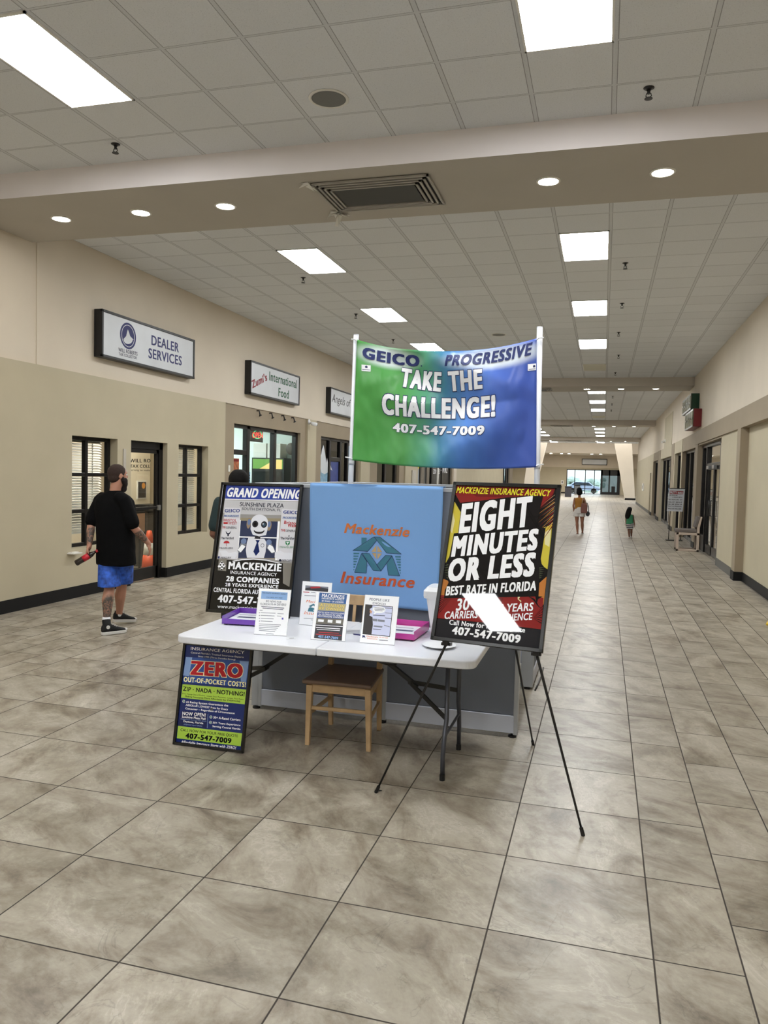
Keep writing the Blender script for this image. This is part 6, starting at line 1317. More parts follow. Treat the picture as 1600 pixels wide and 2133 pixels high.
rl = MB(); rl.box(-2.42, -.72, 4.24, 4.26, zt-th-.02, zt-th); rl.box(-2.42, -.72, 4.94, 4.96, zt-th-.02, zt-th); rl.build('side_rail', M_leg, r)
b = MB(); b.tube([(-1.275, 4.4, .69), (-1.262, 4.4, .65), (-1.235, 4.4, .636), (-1.20, 4.4, .63), (-1.15, 4.4, .632), (-1.142, 4.4, .645), (-1.165, 4.4, .69)], .011, 8, flat=1.8); tag(b.build('hanging_strap', M_black, smooth=True), 'black strap hanging in a loop under the table', 'strap')

# ---------------------------------------------------------------- wooden chair
M_oak = mat('light_oak_wood', (190,160,120), rough=.5, var=.12, vscale=14); M_seat = mat('brown_stained_seat', (104,82,66), rough=.35, var=.12, vscale=9)
r = thing('dining_chair', 'light oak chair with a brown seat tucked under the table', 'chair', (-1.58, 4.8, 0))
FL = (-1.77, 4.60); FR = (-1.365, 4.62); BL_ = (-1.765, 5.03); BR_ = (-1.415, 5.03)
def leg(p, q, z0, z1, w0, w1, n):
    b = MB(); b.add([(p[0]+sx*w0/2, p[1]+sy*w0/2, z0) for sx, sy in ((-1,-1),(1,-1),(1,1),(-1,1))]+[(q[0]+sx*w1/2, q[1]+sy*w1/2, z1) for sx, sy in ((-1,-1),(1,-1),(1,1),(-1,1))], [(0,3,2,1),(4,5,6,7),(0,1,5,4),(1,2,6,5),(2,3,7,6),(3,0,4,7)]); return b.build(n, M_oak, r, bevel=.003)
leg(FL, (FL[0]+.01, FL[1]), 0, .395, .028, .04, 'leg'); leg(FR, (FR[0]-.01, FR[1]), 0, .395, .028, .04, 'leg')
leg(BL_, (BL_[0]-.0, BL_[1]-.03), 0, .42, .028, .036, 'leg'); leg(BR_, (BR_[0], BR_[1]-.03), 0, .42, .028, .036, 'leg')
leg((BL_[0], BL_[1]-.03), (BL_[0]+.01, BL_[1]+.06), .42, .91, .034, .03, 'back_post'); leg((BR_[0], BR_[1]-.03), (BR_[0]-.01, BR_[1]+.06), .42, .91, .034, .03, 'back_post')
b = MB(); b.prism([(-1.80,4.555),(-1.345,4.575),(-1.39,5.03),(-1.79,5.03)], 2, .405, .432); b.build('seat', M_seat, r, bevel=.01, seg=3)
b = MB(); b.beam((FL[0], FL[1], .375), (FR[0], FR[1], .375), .022, .055); b.beam((FL[0], FL[1], .375), (BL_[0], BL_[1]-.03, .375), .02, .055); b.beam((FR[0], FR[1], .375), (BR_[0], BR_[1]-.03, .375), .02, .055); b.beam((BL_[0], 5.0, .375), (BR_[0], 5.0, .375), .02, .055); b.build('apron', M_oak, r, bevel=.003)
for p, q, z in ((FL, FR, .245), (FL, BL_, .20), (FR, BR_, .20), (BL_, BR_, .27)): MB().beam((p[0], p[1], z), (q[0], q[1], z), .016, .024).build('stretcher', M_oak, r, bevel=.003)
MB().beam((BL_[0], 5.085, .875), (BR_[0], 5.085, .875), .022, .07).build('top_rail', M_oak, r, bevel=.005)
MB().beam((BL_[0], 5.02, .53), (BR_[0], 5.02, .53), .018, .03).build('lower_rail', M_oak, r, bevel=.004)
for k in range(4): x = BL_[0]+.07+k*.07; MB().beam((x, 5.02, .53), (x, 5.083, .85), .022, .01).build('back_slat', M_oak, r, bevel=.002)

# ---------------------------------------------------------------- easel
r = thing('easel', 'thin black metal display easel on three legs', 'easel', (-.55, 4.3, 0)); MT = mat('black_metal_tube', (14,14,16), rough=.35)
fl = Vector((-1.142, 4.023, .0)); fr_ = Vector((-.032, 3.863, 0)); rr_ = Vector((-.38, 5.09, 0))
kl = Vector((-.79, 4.05, .84)); apex = Vector((-.555, 4.44, 1.42))
la = Vector((-.785, 4.10, .845)); ra = Vector((-.30, 4.02, .85))
for a, b_, c in ((fl, la, Vector((-.61, 4.25, 1.32))), (fr_, ra, Vector((-.50, 4.24, 1.32)))):
    lg = MB(); lg.tube([a, b_, c], [.0055, .0075, .0085], 10); lg = lg.build('leg', MT, r, smooth=True); d = (b_-a).normalized(); MB().tube([a, a+d*.04], .010, 10).build('rubber_foot', M_black, lg)
lg = MB(); lg.tube([rr_, Vector((-.555, 4.33, 1.34))], [.0055, .0085], 10); lg = lg.build('leg', MT, r, smooth=True); MB().tube([rr_, rr_+(Vector((-.555,4.33,1.34))-rr_).normalized()*.04], .010, 10).build('rubber_foot', M_black, lg)
MB().box(-.62, -.49, 4.24, 4.33, 1.29, 1.34).build('hub', MT, r, bevel=.008)
for p, s in ((la, -1), (ra, 1)):
    b = MB(); b.tube([p+Vector((0,-.01,-.01)), p+Vector((0,.0,.035))], .016, 10); b.beam(p+Vector((0,-.03,.0)), p+Vector((0,.03,-.01)), .05, .016); b.beam(p+Vector((0,-.045,-.005)), p+Vector((0,-.045,.02)), .03, .006); b.build('poster_holder', MT, r)

# ---------------------------------------------------------------- things on the table
def tray(loc, rz, w, d, h, col, label, frontcol=None):
    r = thing('letter_tray', label, 'tray', loc, (0,0,rz), group=None); t = .004
    b = MB(); b.box(-w/2, w/2, -d/2, d/2, .008, .012); b.box(-w/2, -w/2+t, -d/2, d/2, .008, h); b.box(w/2-t, w/2, -d/2, d/2, .008, h); b.box(-w/2, w/2, d/2-t, d/2, .008, h); b.box(-w/2, w/2, -d/2, -d/2+t, .008, h*.72); b.build('tray_body', col, r, local=True, bevel=.0015)
    f = MB()
    for x in (-w/2+.02, w/2-.02):
        for y in (-d/2+.02, d/2-.02): f.box(x-.008, x+.008, y-.008, y+.008, 0, .01)
    f.build('foot', M_black, r, local=True)
    pp = MB(); pp.box(-w/2+.01, w/2-.012, -d/2+.012, d/2-.02, .0125, .026); pp = pp.build('paper_stack', M_white, r, local=True)
    q = MB(); q.box(-w/2+.05, w/2-.06, -.02, .02, .0265, .0268); q.box(-w/2+.03, w/2-.08, .08, .09, .0265, .0268); q.build('print_lines', pmat('s_ink'), pp, local=True); return r
M_pink = mat('magenta_plastic', (206,64,160), rough=.25, coat=.3); M_purp = mat('purple_plastic', (112,60,176), rough=.25, coat=.3)
tray((-1.185, 4.735, .7355), math.radians(-2), .24, .36, .062, M_pink, 'bright pink letter tray with papers beside the right table sign')
tray((-2.27, 4.75, .7355), math.radians(6), .25, .33, .06, M_purp, 'purple letter tray with papers in front of the robot poster')
r = thing('business_card_stack', 'small stack of business cards between the two right table signs', 'cards', (-1.50, 4.66, .7355)); b = MB()
for k_ in range(9): b.obox((-1.50+.001*(k_ % 3), 4.66, .737+k_*.0028), (.088, .052, .0022), Matrix.Rotation(.2+.03*(k_ % 4), 3, 'Z'))
b.build('cards', M_white, r)
b = MB(); b.obox((-1.80, 4.36, .7365), (.06, .045, .001), Matrix.Rotation(.5, 3, 'Z')); b.obox((-1.795, 4.362, .7372), (.028, .008, .0004), Matrix.Rotation(.5, 3, 'Z'), 1); tag(b.build('loose_card', [M_white, pmat('ink')]), 'single white card lying by the corner of the leftmost sign', 'card')
r = thing('ballpoint_pen', 'dark blue pen lying left of the speech bubble sign', 'pen', (-1.42, 4.60, .741)); MB().tube([(-1.475, 4.60, .741), (-1.35, 4.57, .741)], [.0035, .005], 10).build('barrel', mat('blue_pen', (30,40,120), rough=.3), r, smooth=True); MB().tube([(-1.482, 4.602, .741), (-1.475, 4.60, .741)], [.001, .0035], 10).build('tip', M_steel, r, smooth=True)
b = MB(); b.lathe((-.90, 4.47, .7355), [(.001,0),(.06,0),(.10,.014),(.102,.016),(.098,.016),(.06,.004),(.001,.003)], 36); tag(b.build('plate', M_white, smooth=True), 'white plate lying under the big easel poster', 'plate')
r = thing('plastic_bucket', 'white plastic container with a lid half behind the big poster', 'container', (-.93, 4.78, .735))
b = MB(); 
def rrect(cx, cy, w, d, z, rad=.03, n=5):
    out = []
    for (sx, sy, a0) in ((1,-1,-PI/2),(1,1,0),(-1,1,PI/2),(-1,-1,PI)):
        for k_ in range(n): a = a0+PI/2*k_/(n-1); out.append((cx+sx*(w/2-rad)+rad*math.cos(a), cy+sy*(d/2-rad)+rad*math.sin(a), z))
    return out
b.rings([rrect(-.93,4.78,.15,.14,.736), rrect(-.93,4.78,.22,.19,.99)]); tub = b.build('tub', M_white, r, smooth=False)
b = MB(); b.rings([rrect(-.93,4.78,.245,.215,.985), rrect(-.93,4.78,.25,.22,1.0), rrect(-.93,4.78,.25,.22,1.03), rrect(-.93,4.78,.21,.18,1.055)]); b.build('lid', M_white, r)
MB().rings([rrect(-.93,4.78,.152,.142,.745), rrect(-.93,4.78,.205,.178,.94), ]).build('blue_label', mat('blue_label', (60,70,170), rough=.4), tub)
b = MB(); b.prism([(-1.16,4.05),(-1.13,4.045),(-1.115,4.055),(-1.135,4.065)], 2, 0.0005, .002); tag(b.build('leaf_scrap', M_black), 'tiny dark leaf scrap on the floor beside the easel foot', 'leaf')
# ---------------------------------------------------------------- people
V = Vector
def skin(name, rgb, tattoo=None):
    m = mat(name, rgb, rough=.5, var=.05, vscale=12)
    b = m.node_tree.nodes['Principled BSDF']; b.inputs['Subsurface Weight'].default_value = .08; b.inputs['Subsurface Radius'].default_value = (.02,.008,.005); b.inputs['Subsurface Scale'].default_value = .3
    if tattoo:
        nt = m.node_tree; L = nt.links.new; src = b.inputs['Base Color'].links[0].from_socket
        tc = nd(nt, 'ShaderNodeTexCoord'); acc = None
        for (c, r_) in tattoo:      # soft ellipsoid regions, local coordinates
            mp = nd(nt, 'ShaderNodeMapping'); mp.inputs['Scale'].default_value = tuple(1/x for x in r_); mp.inputs['Location'].default_value = tuple(-a/x for a, x in zip(c, r_)); L(tc.outputs['Object'], mp.inputs[0])
            ln = nd(nt, 'ShaderNodeVectorMath', operation='LENGTH'); L(mp.outputs[0], ln.inputs[0]); mr = nd(nt, 'ShaderNodeMapRange'); mr.inputs[1].default_value = .85; mr.inputs[2].default_value = 1.05; mr.inputs[3].default_value = 1; mr.inputs[4].default_value = 0; L(ln.outputs['Value'], mr.inputs[0])
            if acc is None: acc = mr.outputs[0]
            else:
                mxx = nd(nt, 'ShaderNodeMath', operation='MAXIMUM'); L(acc, mxx.inputs[0]); L(mr.outputs[0], mxx.inputs[1]); acc = mxx.outputs[0]
        no = nd(nt, 'ShaderNodeTexNoise'); no.inputs['Scale'].default_value = 34; no.inputs['Detail'].default_value = 5; no.inputs['Distortion'].default_value = 1.5; L(tc.outputs['Object'], no.inputs[0])
        rg = nd(nt, 'ShaderNodeMapRange'); rg.inputs[1].default_value = .36; rg.inputs[2].default_value = .54; rg.inputs[3].default_value = .35; rg.inputs[4].default_value = .9; L(no.outputs[0], rg.inputs[0])
        ml = nd(nt, 'ShaderNodeMath', operation='MULTIPLY'); L(acc, ml.inputs[0]); L(rg.outputs[0], ml.inputs[1])
        mx = nd(nt, 'ShaderNodeMix', data_type='RGBA'); L(ml.outputs[0], mx.inputs[0]); L(src, mx.inputs[6]); mx.inputs[7].default_value = (.035,.045,.04,1); L(mx.outputs[2], b.inputs['Base Color'])
    return m
def limb(mb, pts, rs, n=14):
    """tapered tube through pts with round ends and interpolated mid-points"""
    P_ = [V(p) for p in pts]; out = []; rr = []
    for i in range(len(P_)-1):
        for k in range(4):
            t = k/4; out.append(P_[i].lerp(P_[i+1], t)); rr.append(rs[i]*(1-t)+rs[i+1]*t)
    out.append(P_[-1]); rr.append(rs[-1])
    mb.tube(out, rr, n); mb.ball(P_[0], rs[0]*.98, 0, 12); mb.ball(P_[-1], rs[-1]*.98, 0, 12)
    for p, q in zip(P_[1:-1], rs[1:-1]): mb.ball(p, q*.98, 0, 12)
def oval(c, rt, fw, a, b, n=28, sup=2.3):
    """superellipse ring: a half width along rt, b half depth along fw"""
    out = []
    for k in range(n):
        t = 2*PI*k/n; x = math.copysign(abs(math.cos(t))**(2/sup), math.cos(t)); y = math.copysign(abs(math.sin(t))**(2/sup), math.sin(t)); out.append(V(c)+rt*(a*x)+fw*(b*y))
    return out
def hand(mb, wr, tip_dir, palm_n, side, curl, s=1.0):
    """palm + four unequal curled fingers + thumb from the side; side = direction of the thumb"""
    d = V(tip_dir).normalized(); sd = V(side); sd = (sd - d*sd.dot(d)).normalized(); pn = d.cross(sd).normalized()
    if pn.dot(V(palm_n)) < 0: pn = -pn
    w = V(wr)
    R = Matrix((sd, pn, d)).transposed()
    mb.ball(w+d*.045*s, (.040*s, .016*s, .052*s), 0, 14, R)
    mb.tube([w-d*.02*s, w+d*.03*s], [.026*s, .028*s], 12, flat=.8)
    for k, (o, L_) in enumerate(((.030, .070), (.010, .078), (-.010, .073), (-.029, .058))):
        b0 = w+d*(.085 if k < 3 else .078)*s+sd*o*s; a = 0; p = b0-d*.02*s; pts = [p]; q = b0; pts.append(q); dirv = d
        for j, fr in enumerate((.42, .32, .26)):
            a += curl*(.8 if j == 0 else 1.0); dv = d*math.cos(a)+pn*math.sin(a); q = q+dv*L_*fr*s; pts.append(q)
        mb.tube(pts, [.0095*s, .0092*s, .0085*s, .0078*s, .0062*s], 8); mb.ball(pts[-1], .0063*s, 0, 8)
    tb = w+d*.018*s+sd*.028*s; t1 = tb+(d*.6+sd*.75+pn*.25).normalized()*.036*s; t2 = t1+(d*.85+sd*.2+pn*.45).normalized()*.028*s; t3 = t2+(d*.8+pn*.6).normalized()*.022*s
    mb.tube([tb-sd*.012*s, tb, t1, t2, t3], [.012*s, .0125*s, .0105*s, .0095*s, .007*s], 8); mb.ball(t3, .007*s, 0, 8)
def head(mb, c, fw, s=1.0, tilt=0):
    """skull, jaw, nose, brow, ears; c = centre of the head"""
    fw = V(fw).normalized(); up = V((0,0,1)); rt = fw.cross(up).normalized(); up = rt.cross(fw).normalized(); R = Matrix((rt, fw, up)).transposed(); c = V(c)
    mb.ball(c+up*.025*s-fw*.008*s, (.076*s, .097*s, .092*s), 0, 20, R)
    mb.ball(c-up*.035*s+fw*.022*s, (.060*s, .070*s, .074*s), 0, 18, R)
    mb.ball(c-up*.085*s+fw*.062*s, (.026*s, .022*s, .02*s), 0, 10, R)
    mb.tube([c+up*.018*s+fw*.083*s, c-up*.012*s+fw*.103*s, c-up*.022*s+fw*.088*s], [.009*s, .013*s, .012*s], 8); mb.ball(c-up*.016*s+fw*.100*s, (.016*s,.013*s,.012*s), 0, 8, R)
    mb.tube([c+up*.03*s+fw*.082*s-rt*.04*s, c+up*.034*s+fw*.089*s, c+up*.03*s+fw*.082*s+rt*.04*s], [.008*s, .010*s, .008*s], 8)
    mb.tube([c-up*.05*s+fw*.083*s-rt*.022*s, c-up*.049*s+fw*.090*s, c-up*.05*s+fw*.083*s+rt*.022*s], [.005*s,.0075*s,.005*s], 8)
    for sg in (-1, 1):
        mb.ball(c+rt*.077*s*sg-up*.005*s-fw*.004*s, (.010*s, .019*s, .032*s), 0, 12, R)
    return R, rt, up
def eyes(par, c, R, rt, up, fw, s=1.0):
    for sg in (-1, 1):
        e_ = MB().ball(V(c)+up*.012*s+V(fw).normalized()*.077*s+rt*.030*s*sg, .011*s, 0, 12).build('eye', M_white, par, smooth=True)
        MB().ball(V(c)+up*.012*s+V(fw).normalized()*.0848*s+rt*.030*s*sg, .0050*s, 0, 10).build('pupil', M_black, e_, smooth=True)

# ---------- man in the black T-shirt
vd = V((-.573, .819, 0)); vr = V((.819, .573, 0)); UP = V((0,0,1))
bf = (vd*.86+vr*.50).normalized(); br = bf.cross(UP).normalized()       # chest direction, his right side
hf = (vd*.42+vr*.91).normalized()                                        # where the face looks
r = thing('person', 'bearded person in a black T-shirt and blue shorts walking with a bottle', 'person', (-4.98, 7.15, 0))
M_skin = skin('fair_tattooed_skin', (184,134,112), [((.035,-.15,.27), (.075,.09,.15)), ((.27,.05,1.02), (.07,.09,.09)), ((-.22,-.11,1.01), (.055,.07,.11)), ((.0,.02,1.52), (.04,.05,.03))])
b = MB(); hc = V((-4.967, 7.167, 1.663))
Rh, rth, uph = head(b, hc, hf, 1.0)
limb(b, [V((-4.992,7.148,1.45)), V((-4.985,7.150,1.53)), hc-UP*.05], [.062, .058, .062])
sp = [((-4.998,7.148,1.44),.10,.06), ((-5.003,7.145,1.38),.175,.095), ((-5.003,7.143,1.28),.175,.115), ((-5.0,7.145,1.15),.155,.11), ((-4.992,7.15,1.02),.15,.11), ((-4.98,7.155,.92),.165,.115), ((-4.975,7.16,.84),.17,.12), ((-4.972,7.16,.76),.12,.09)]
b.rings([oval(c, br, bf, a, d_) for c, a, d_ in sp])
shL = V((-5.187,7.16,1.405)); shR = V((-4.838,7.09,1.41)); elL = V((-5.235,7.085,1.145)); wrL = V((-5.197,7.005,.915)); elR = V((-4.748,7.13,1.125)); wrR = V((-4.672,7.29,.945))
limb(b, [shL, shL.lerp(elL,.5), elL, elL.lerp(wrL,.35), wrL], [.048,.050,.040,.042,.027]); limb(b, [shR, shR.lerp(elR,.5), elR, elR.lerp(wrR,.35), wrR], [.048,.050,.040,.043,.027])
hpL = V((-5.06,7.145,.84)); hpR = V((-4.885,7.16,.84)); knL = V((-4.985,7.055,.46)); knR = V((-4.985,7.275,.46)); anL = V((-4.955,6.965,.115)); anR = V((-5.146,7.462,.115))
for hp, kn, an in ((hpL,knL,anL), (hpR,knR,anR)):
    cf = kn.lerp(an,.30)-bf*.015
    limb(b, [hp, hp.lerp(kn,.5), kn, cf, kn.lerp(an,.72), an], [.086,.076,.054,.060,.042,.036])
hdL = V((-.12,-.25,-.96)); hand(b, wrL, hdL, -vr*.2-vd, (vd*-.6-vr*.2), 1.05, 1.0)
hdR = V((.10,.30,-.95)); hand(b, wrR, hdR, -vr, (vd+vr*.3), .42, 1.0)
body = remesh('body', b, .0065, M_skin, r, 4, .5)
eyes(r, hc, Rh, rth, uph, hf)
M_hair = mat('short_dark_brown_hair', (52,36,30), rough=.85, bump=.6, bscale=220, var=.15, vscale=60)
h = MB(); h.ball(hc+UP*.032-hf*.016, (.081,.099,.092), 0, 24, Rh); h.ball(hc-hf*.045-UP*.02, (.070,.062,.062), 0, 18, Rh); remesh('hair', h, .006, M_hair, r, 3)
h = MB(); h.ball(hc-uph*.085+hf*.060, (.052,.046,.055), 0, 18, Rh); h.ball(hc-uph*.055+hf*.045+rth*.045, (.022,.045,.04), 0, 12, Rh); h.ball(hc-uph*.055+hf*.045-rth*.045, (.022,.045,.04), 0, 12, Rh); h.ball(hc-uph*.135+hf*.065, (.036,.034,.045), 0, 14, Rh); h.ball(hc-uph*.035+hf*.02+rth*.068, (.013,.02,.035), 0, 10, Rh); h.ball(hc-uph*.035+hf*.02-rth*.068, (.013,.02,.035), 0, 10, Rh)
remesh('beard', h, .006, mat('dark_beard', (34,24,22), rough=.9, bump=.8, bscale=200), r, 3)
M_tee = mat('black_cotton', (7,7,9), spec=.15, rough=.9, bump=.1, bscale=300)
t = MB(); C = V((-4.998,7.15,0))
rg = [(1.505,.068,.066),(1.482,.105,.08),(1.452,.165,.095),(1.395,.215,.12),(1.30,.225,.14),(1.15,.205,.150),(.98,.203,.158),(.82,.205,.166),(.712,.207,.170)]
off = {1.487:(0,0),.712:(.025,.02)}
rr = []
for z, a, d_ in rg: 
    f_ = (1.487-z)/.77; rr.append(oval(V((-4.995+.018*f_, 7.148+.012*f_, z+.0)), br, bf, a*(1+.015*math.sin(z*31)), d_))
t.rings(rr)
limb(t, [shL+V((.05,0,.02)), shL+V((.01,0,-.01)), shL.lerp(elL,.45), shL.lerp(elL,.86)], [.066,.074,.072,.077]); limb(t, [shR+V((-.05,0,.02)), shR+V((-.005,0,.0)), shR.lerp(elR,.45), shR.lerp(elR,.84)], [.066,.074,.072,.077])
tee = remesh('tshirt', t, .009, M_tee, r, 6)
dt = bpy.data.textures.new('folds', 'CLOUDS'); dt.noise_scale = .16
md = tee.modifiers.new('folds', 'DISPLACE'); md.texture = dt; md.strength = .016; md.mid_level = .5
m_sh = mat('blue_patterned_swim_shorts', (40,84,176), rough=.7, var=.55, vscale=22)
t = MB(); t.rings([oval((-4.978,7.157,.88), br, bf, .165, .12), oval((-4.975,7.16,.76), br, bf, .17, .13), oval((-4.972,7.16,.70), br, bf, .165, .125)])
for hp, kn in ((hpL,knL),(hpR,knR)):
    k0 = hp.lerp(kn,.0); k1 = kn+UP*.035
    t.rings([oval(k0.lerp(k1, q)+UP*0, br, bf, .098+.012*q, .112+.012*q) for q in (0,.25,.5,.75,1.0)])
remesh('shorts', t, .009, m_sh, r, 4)
M_canvas = mat('black_canvas_shoe', (16,16,18), rough=.8); M_rub = mat('white_rubber_sole', (206,204,200), rough=.55)
def shoe(an, heel, toe, par, top=.17, s=1.0, z0=0.0, pitch=0):
    an = V(an); heel = V(heel); toe = V(toe); d = (toe-heel).normalized(); u = V((0,0,1)); u = (u-d*u.dot(d)).normalized(); sd = d.cross(u); L_ = (toe-heel).length
    def ring(t_, w, h0, h1, n=16): 
        c = heel+d*L_*t_; return [c+sd*w*math.cos(2*PI*k/n)+u*((h0+h1)/2+(h1-h0)/2*math.sin(2*PI*k/n)) for k in range(n)]
    so = MB(); prof = [(0,.012),(.02,.026),(.12,.033),(.32,.034),(.5,.037),(.7,.046),(.86,.043),(.95,.030),(1.0,.012)]
    rings = []
    outl = [heel+d*L_*t_+sd*w*s for t_, w in prof]+[heel+d*L_*t_-sd*w*s for t_, w in prof[::-1]]
    n = len(outl); so.add([p for p in outl]+[p+u*.032*s for p in outl], [tuple(range(n))[::-1], tuple(range(n, 2*n))]+[(i,(i+1)%n,(i+1)%n+n,i+n) for i in range(n)])
    so.build('shoe_sole', M_rub, par, bevel=.006)
    up_ = MB(); up_.rings([ring(.02,.022*s,.02*s,.10*s), ring(.10,.031*s,.02*s,.115*s), ring(.28,.033*s,.02*s,.115*s), ring(.42,.034*s,.02*s,.10*s), ring(.58,.037*s,.02*s,.082*s), ring(.74,.043*s,.02*s,.064*s), ring(.88,.039*s,.02*s,.052*s), ring(.97,.022*s,.02*s,.04*s)])
    top_ = an+V((0,0,top-.115)); up_.tube([heel+d*L_*.22+u*.05*s, heel+d*L_*.21+u*.1*s, top_], [.040*s,.042*s,.045*s], 18)
    su_ = remesh('shoe_upper', up_, .006, M_canvas, par, 3)
    MB().ball(heel+d*L_*.93+u*.032*s, (.034*s,.028*s,.018*s), 0, 14, Matrix((sd, d, u)).transposed()).build('toe_cap', M_rub, su_, smooth=True)
    la = MB()
    for k in range(5):
        t_ = .40+k*.075; hh = .112*s-.012*s*k*1.0; c = heel+d*L_*t_+u*hh; la.tube([c-sd*.024*s-u*.01, c+u*.006, c+sd*.024*s-u*.01], .0032*s, 6)
    la.build('laces', M_rub, su_)
    sk = MB(); sk.tube([top_-V((0,0,.02)), top_+V((0,0,.012)), top_+V((0,0,.028))], [.043*s,.0435*s,.040*s], 18); sk.build('sock', M_white, par, smooth=True)
    pb = MB(); q = heel+d*L_*.2+u*.085*s+sd*.043*s; pb.tube([q-sd*.004, q+sd*.004], .019*s, 16); pb.build('ankle_patch', M_rub, su_)
shoe(anL, (-4.965,6.895,.002), (-4.825,7.135,.004), r, .155); shoe(anR, (-5.185,7.40,.035), (-5.04,7.63,.010), r, .155)
r = thing('cola_bottle', 'dark drink bottle with a red and white label in the left hand', 'bottle', (-5.19, 6.93, .80))
p0 = V((-5.285,6.90,.735)); p1 = V((-5.095,7.005,.872)); L_ = (p1-p0).length
def bp_(a): return p0.lerp(p1, a)
MB().tube([bp_(0), bp_(.02), bp_(.08), bp_(.2), bp_(.32), bp_(.36)], [.024,.031,.033,.031,.033,.033], 18).build('bottle_base', mat('dark_cola', (26,14,12), rough=.1, coat=.5), r, smooth=True)
MB().tube([bp_(.34), bp_(.62)], [.0335,.0335], 18).build('label', mat('red_white_label', (196,36,52), rough=.4, var=.6, vscale=30), r, smooth=True)
MB().tube([bp_(.62), bp_(.72), bp_(.84), bp_(.92)], [.033,.028,.015,.013], 18).build('neck', bpy.data.materials['dark_cola'], r, smooth=True); MB().tube([bp_(.92), bp_(1.0)], [.0145,.0145], 16).build('cap', pmat('logo_red'), r)

# ---------- generic small figure
def figure(name, loc, label, hc, fw, s, J, skinm, hairf, clothes, shoes):
    r = thing('person', label, 'person', loc); fw = V(fw).normalized(); rt = fw.cross(UP).normalized(); b = MB()
    Rh, rth, uph = head(b, hc, fw, s*.93)
    ch = V(J['chest']); pe = V(J['pelvis'])
    limb(b, [ch+UP*.08*s, V(hc)-UP*.06*s], [.05*s, .048*s])
    n = 7; prof = J.get('prof', [(.10,.06),(.165,.09),(.16,.10),(.135,.09),(.14,.10),(.165,.115),(.12,.10)])
    top = ch+UP*.10*s; b.rings([oval(top.lerp(pe-UP*.05*s, k/(n-1)), rt, fw, prof[k][0]*s, prof[k][1]*s) for k in range(n)])
    for a in ('L', 'R'):
        sh, el, wr = V(J['sh'+a]), V(J['el'+a]), V(J['wr'+a]); limb(b, [sh, el, el.lerp(wr,.4), wr], [.046*s,.036*s,.035*s,.024*s])
        hand(b, wr, (wr-el).normalized()+V((0,0,-.3)), -rt if a == 'R' else rt, fw, J.get('curl',.45), s*.95)
        hp, kn, an = V(J['hip'+a]), V(J['kn'+a]), V(J['an'+a]); limb(b, [hp, hp.lerp(kn,.5), kn, kn.lerp(an,.3)-fw*.012*s, an], [.085*s,.078*s,.052*s,.056*s,.034*s]); limb(b, [an-UP*.025*s-fw*.02*s, an-UP*.04*s+fw*.11*s], [.034*s,.026*s])
    remesh('body', b, .008*max(.8,s), skinm, r, 4); eyes(r, hc, Rh, rth, uph, fw, s*.93)
    hairf(r, V(hc), Rh, fw, rt, s); clothes(r, fw, rt, s)
    for a in ('L','R'):
        an = V(J['an'+a]); f = an-UP*(an.z-.0)*0; m = MB(); c = an-UP*.052*s
        pts = [c-fw*.06*s, c+fw*.15*s]; m.prism([((c+fw*q+rt*w).x, (c+fw*q+rt*w).y) for q, w in ((-.06*s,.03*s),(.05*s,.036*s),(.13*s,.042*s),(.18*s,.02*s),(.18*s,-.02*s),(.13*s,-.042*s),(.05*s,-.036*s),(-.06*s,-.03*s))], 2, c.z-.03*s, c.z-.008*s)
        m.build('sandal_sole' if shoes == 'sandal' else 'shoe_sole', M_rub if shoes != 'dark' else M_black, r, bevel=.004)
        m = MB(); m.tube([c+fw*.07*s-rt*.044*s-UP*.01*s, c+fw*.07*s+UP*.04*s, c+fw*.07*s+rt*.044*s-UP*.01*s], .011*s, 8)
        if shoes == 'dark': m.ball(c+fw*.06*s+UP*.015*s, (.046*s,.125*s,.05*s), 0, 14, Matrix((rt, fw, UP)).transposed())
        m.build('sandal_strap' if shoes == 'sandal' else 'shoe_upper', M_rub if shoes != 'dark' else M_black, r, smooth=True)
    return r
M_tan = skin('tan_skin', (150,104,82)); M_brn = skin('brown_skin', (118,78,60))
M_bh = mat('black_hair', (12,10,10), spec=.2, rough=.75, bump=.4, bscale=150)
# woman, walking away; real height about 1.47 m
sw = .86
J = dict(chest=(-.712,25.09,1.06), pelvis=(-.695,25.09,.74), shL=(-.845,25.09,1.115), shR=(-.582,25.09,1.12), elL=(-.885,25.06,.90), wrL=(-.862,25.10,.71), elR=(-.500,25.06,.93), wrR=(-.53,24.97,1.04),
 hipL=(-.775,25.09,.70), hipR=(-.615,25.09,.70), knL=(-.757,25.09,.37), knR=(-.600,25.14,.37), anL=(-.730,25.06,.062), anR=(-.585,25.32,.075))
def whair(r, hc, Rh, fw, rt, s):
    h = MB(); h.ball(hc+UP*.01*s-fw*.03*s, (.112*s,.105*s,.12*s), 0, 18, Rh); h.ball(hc+UP*.10*s-fw*.035*s-rt*.01, .095*s, 0, 14); random.seed(4)
    for k in range(14): a = k*.45; h.ball(hc+UP*(.095+.02*math.sin(a*3))*s-fw*.035*s+V((math.cos(a),0,math.sin(a)))*.045*s, .022*s, 0, 8)
    remesh('hair', h, .008, M_bh, r, 2)
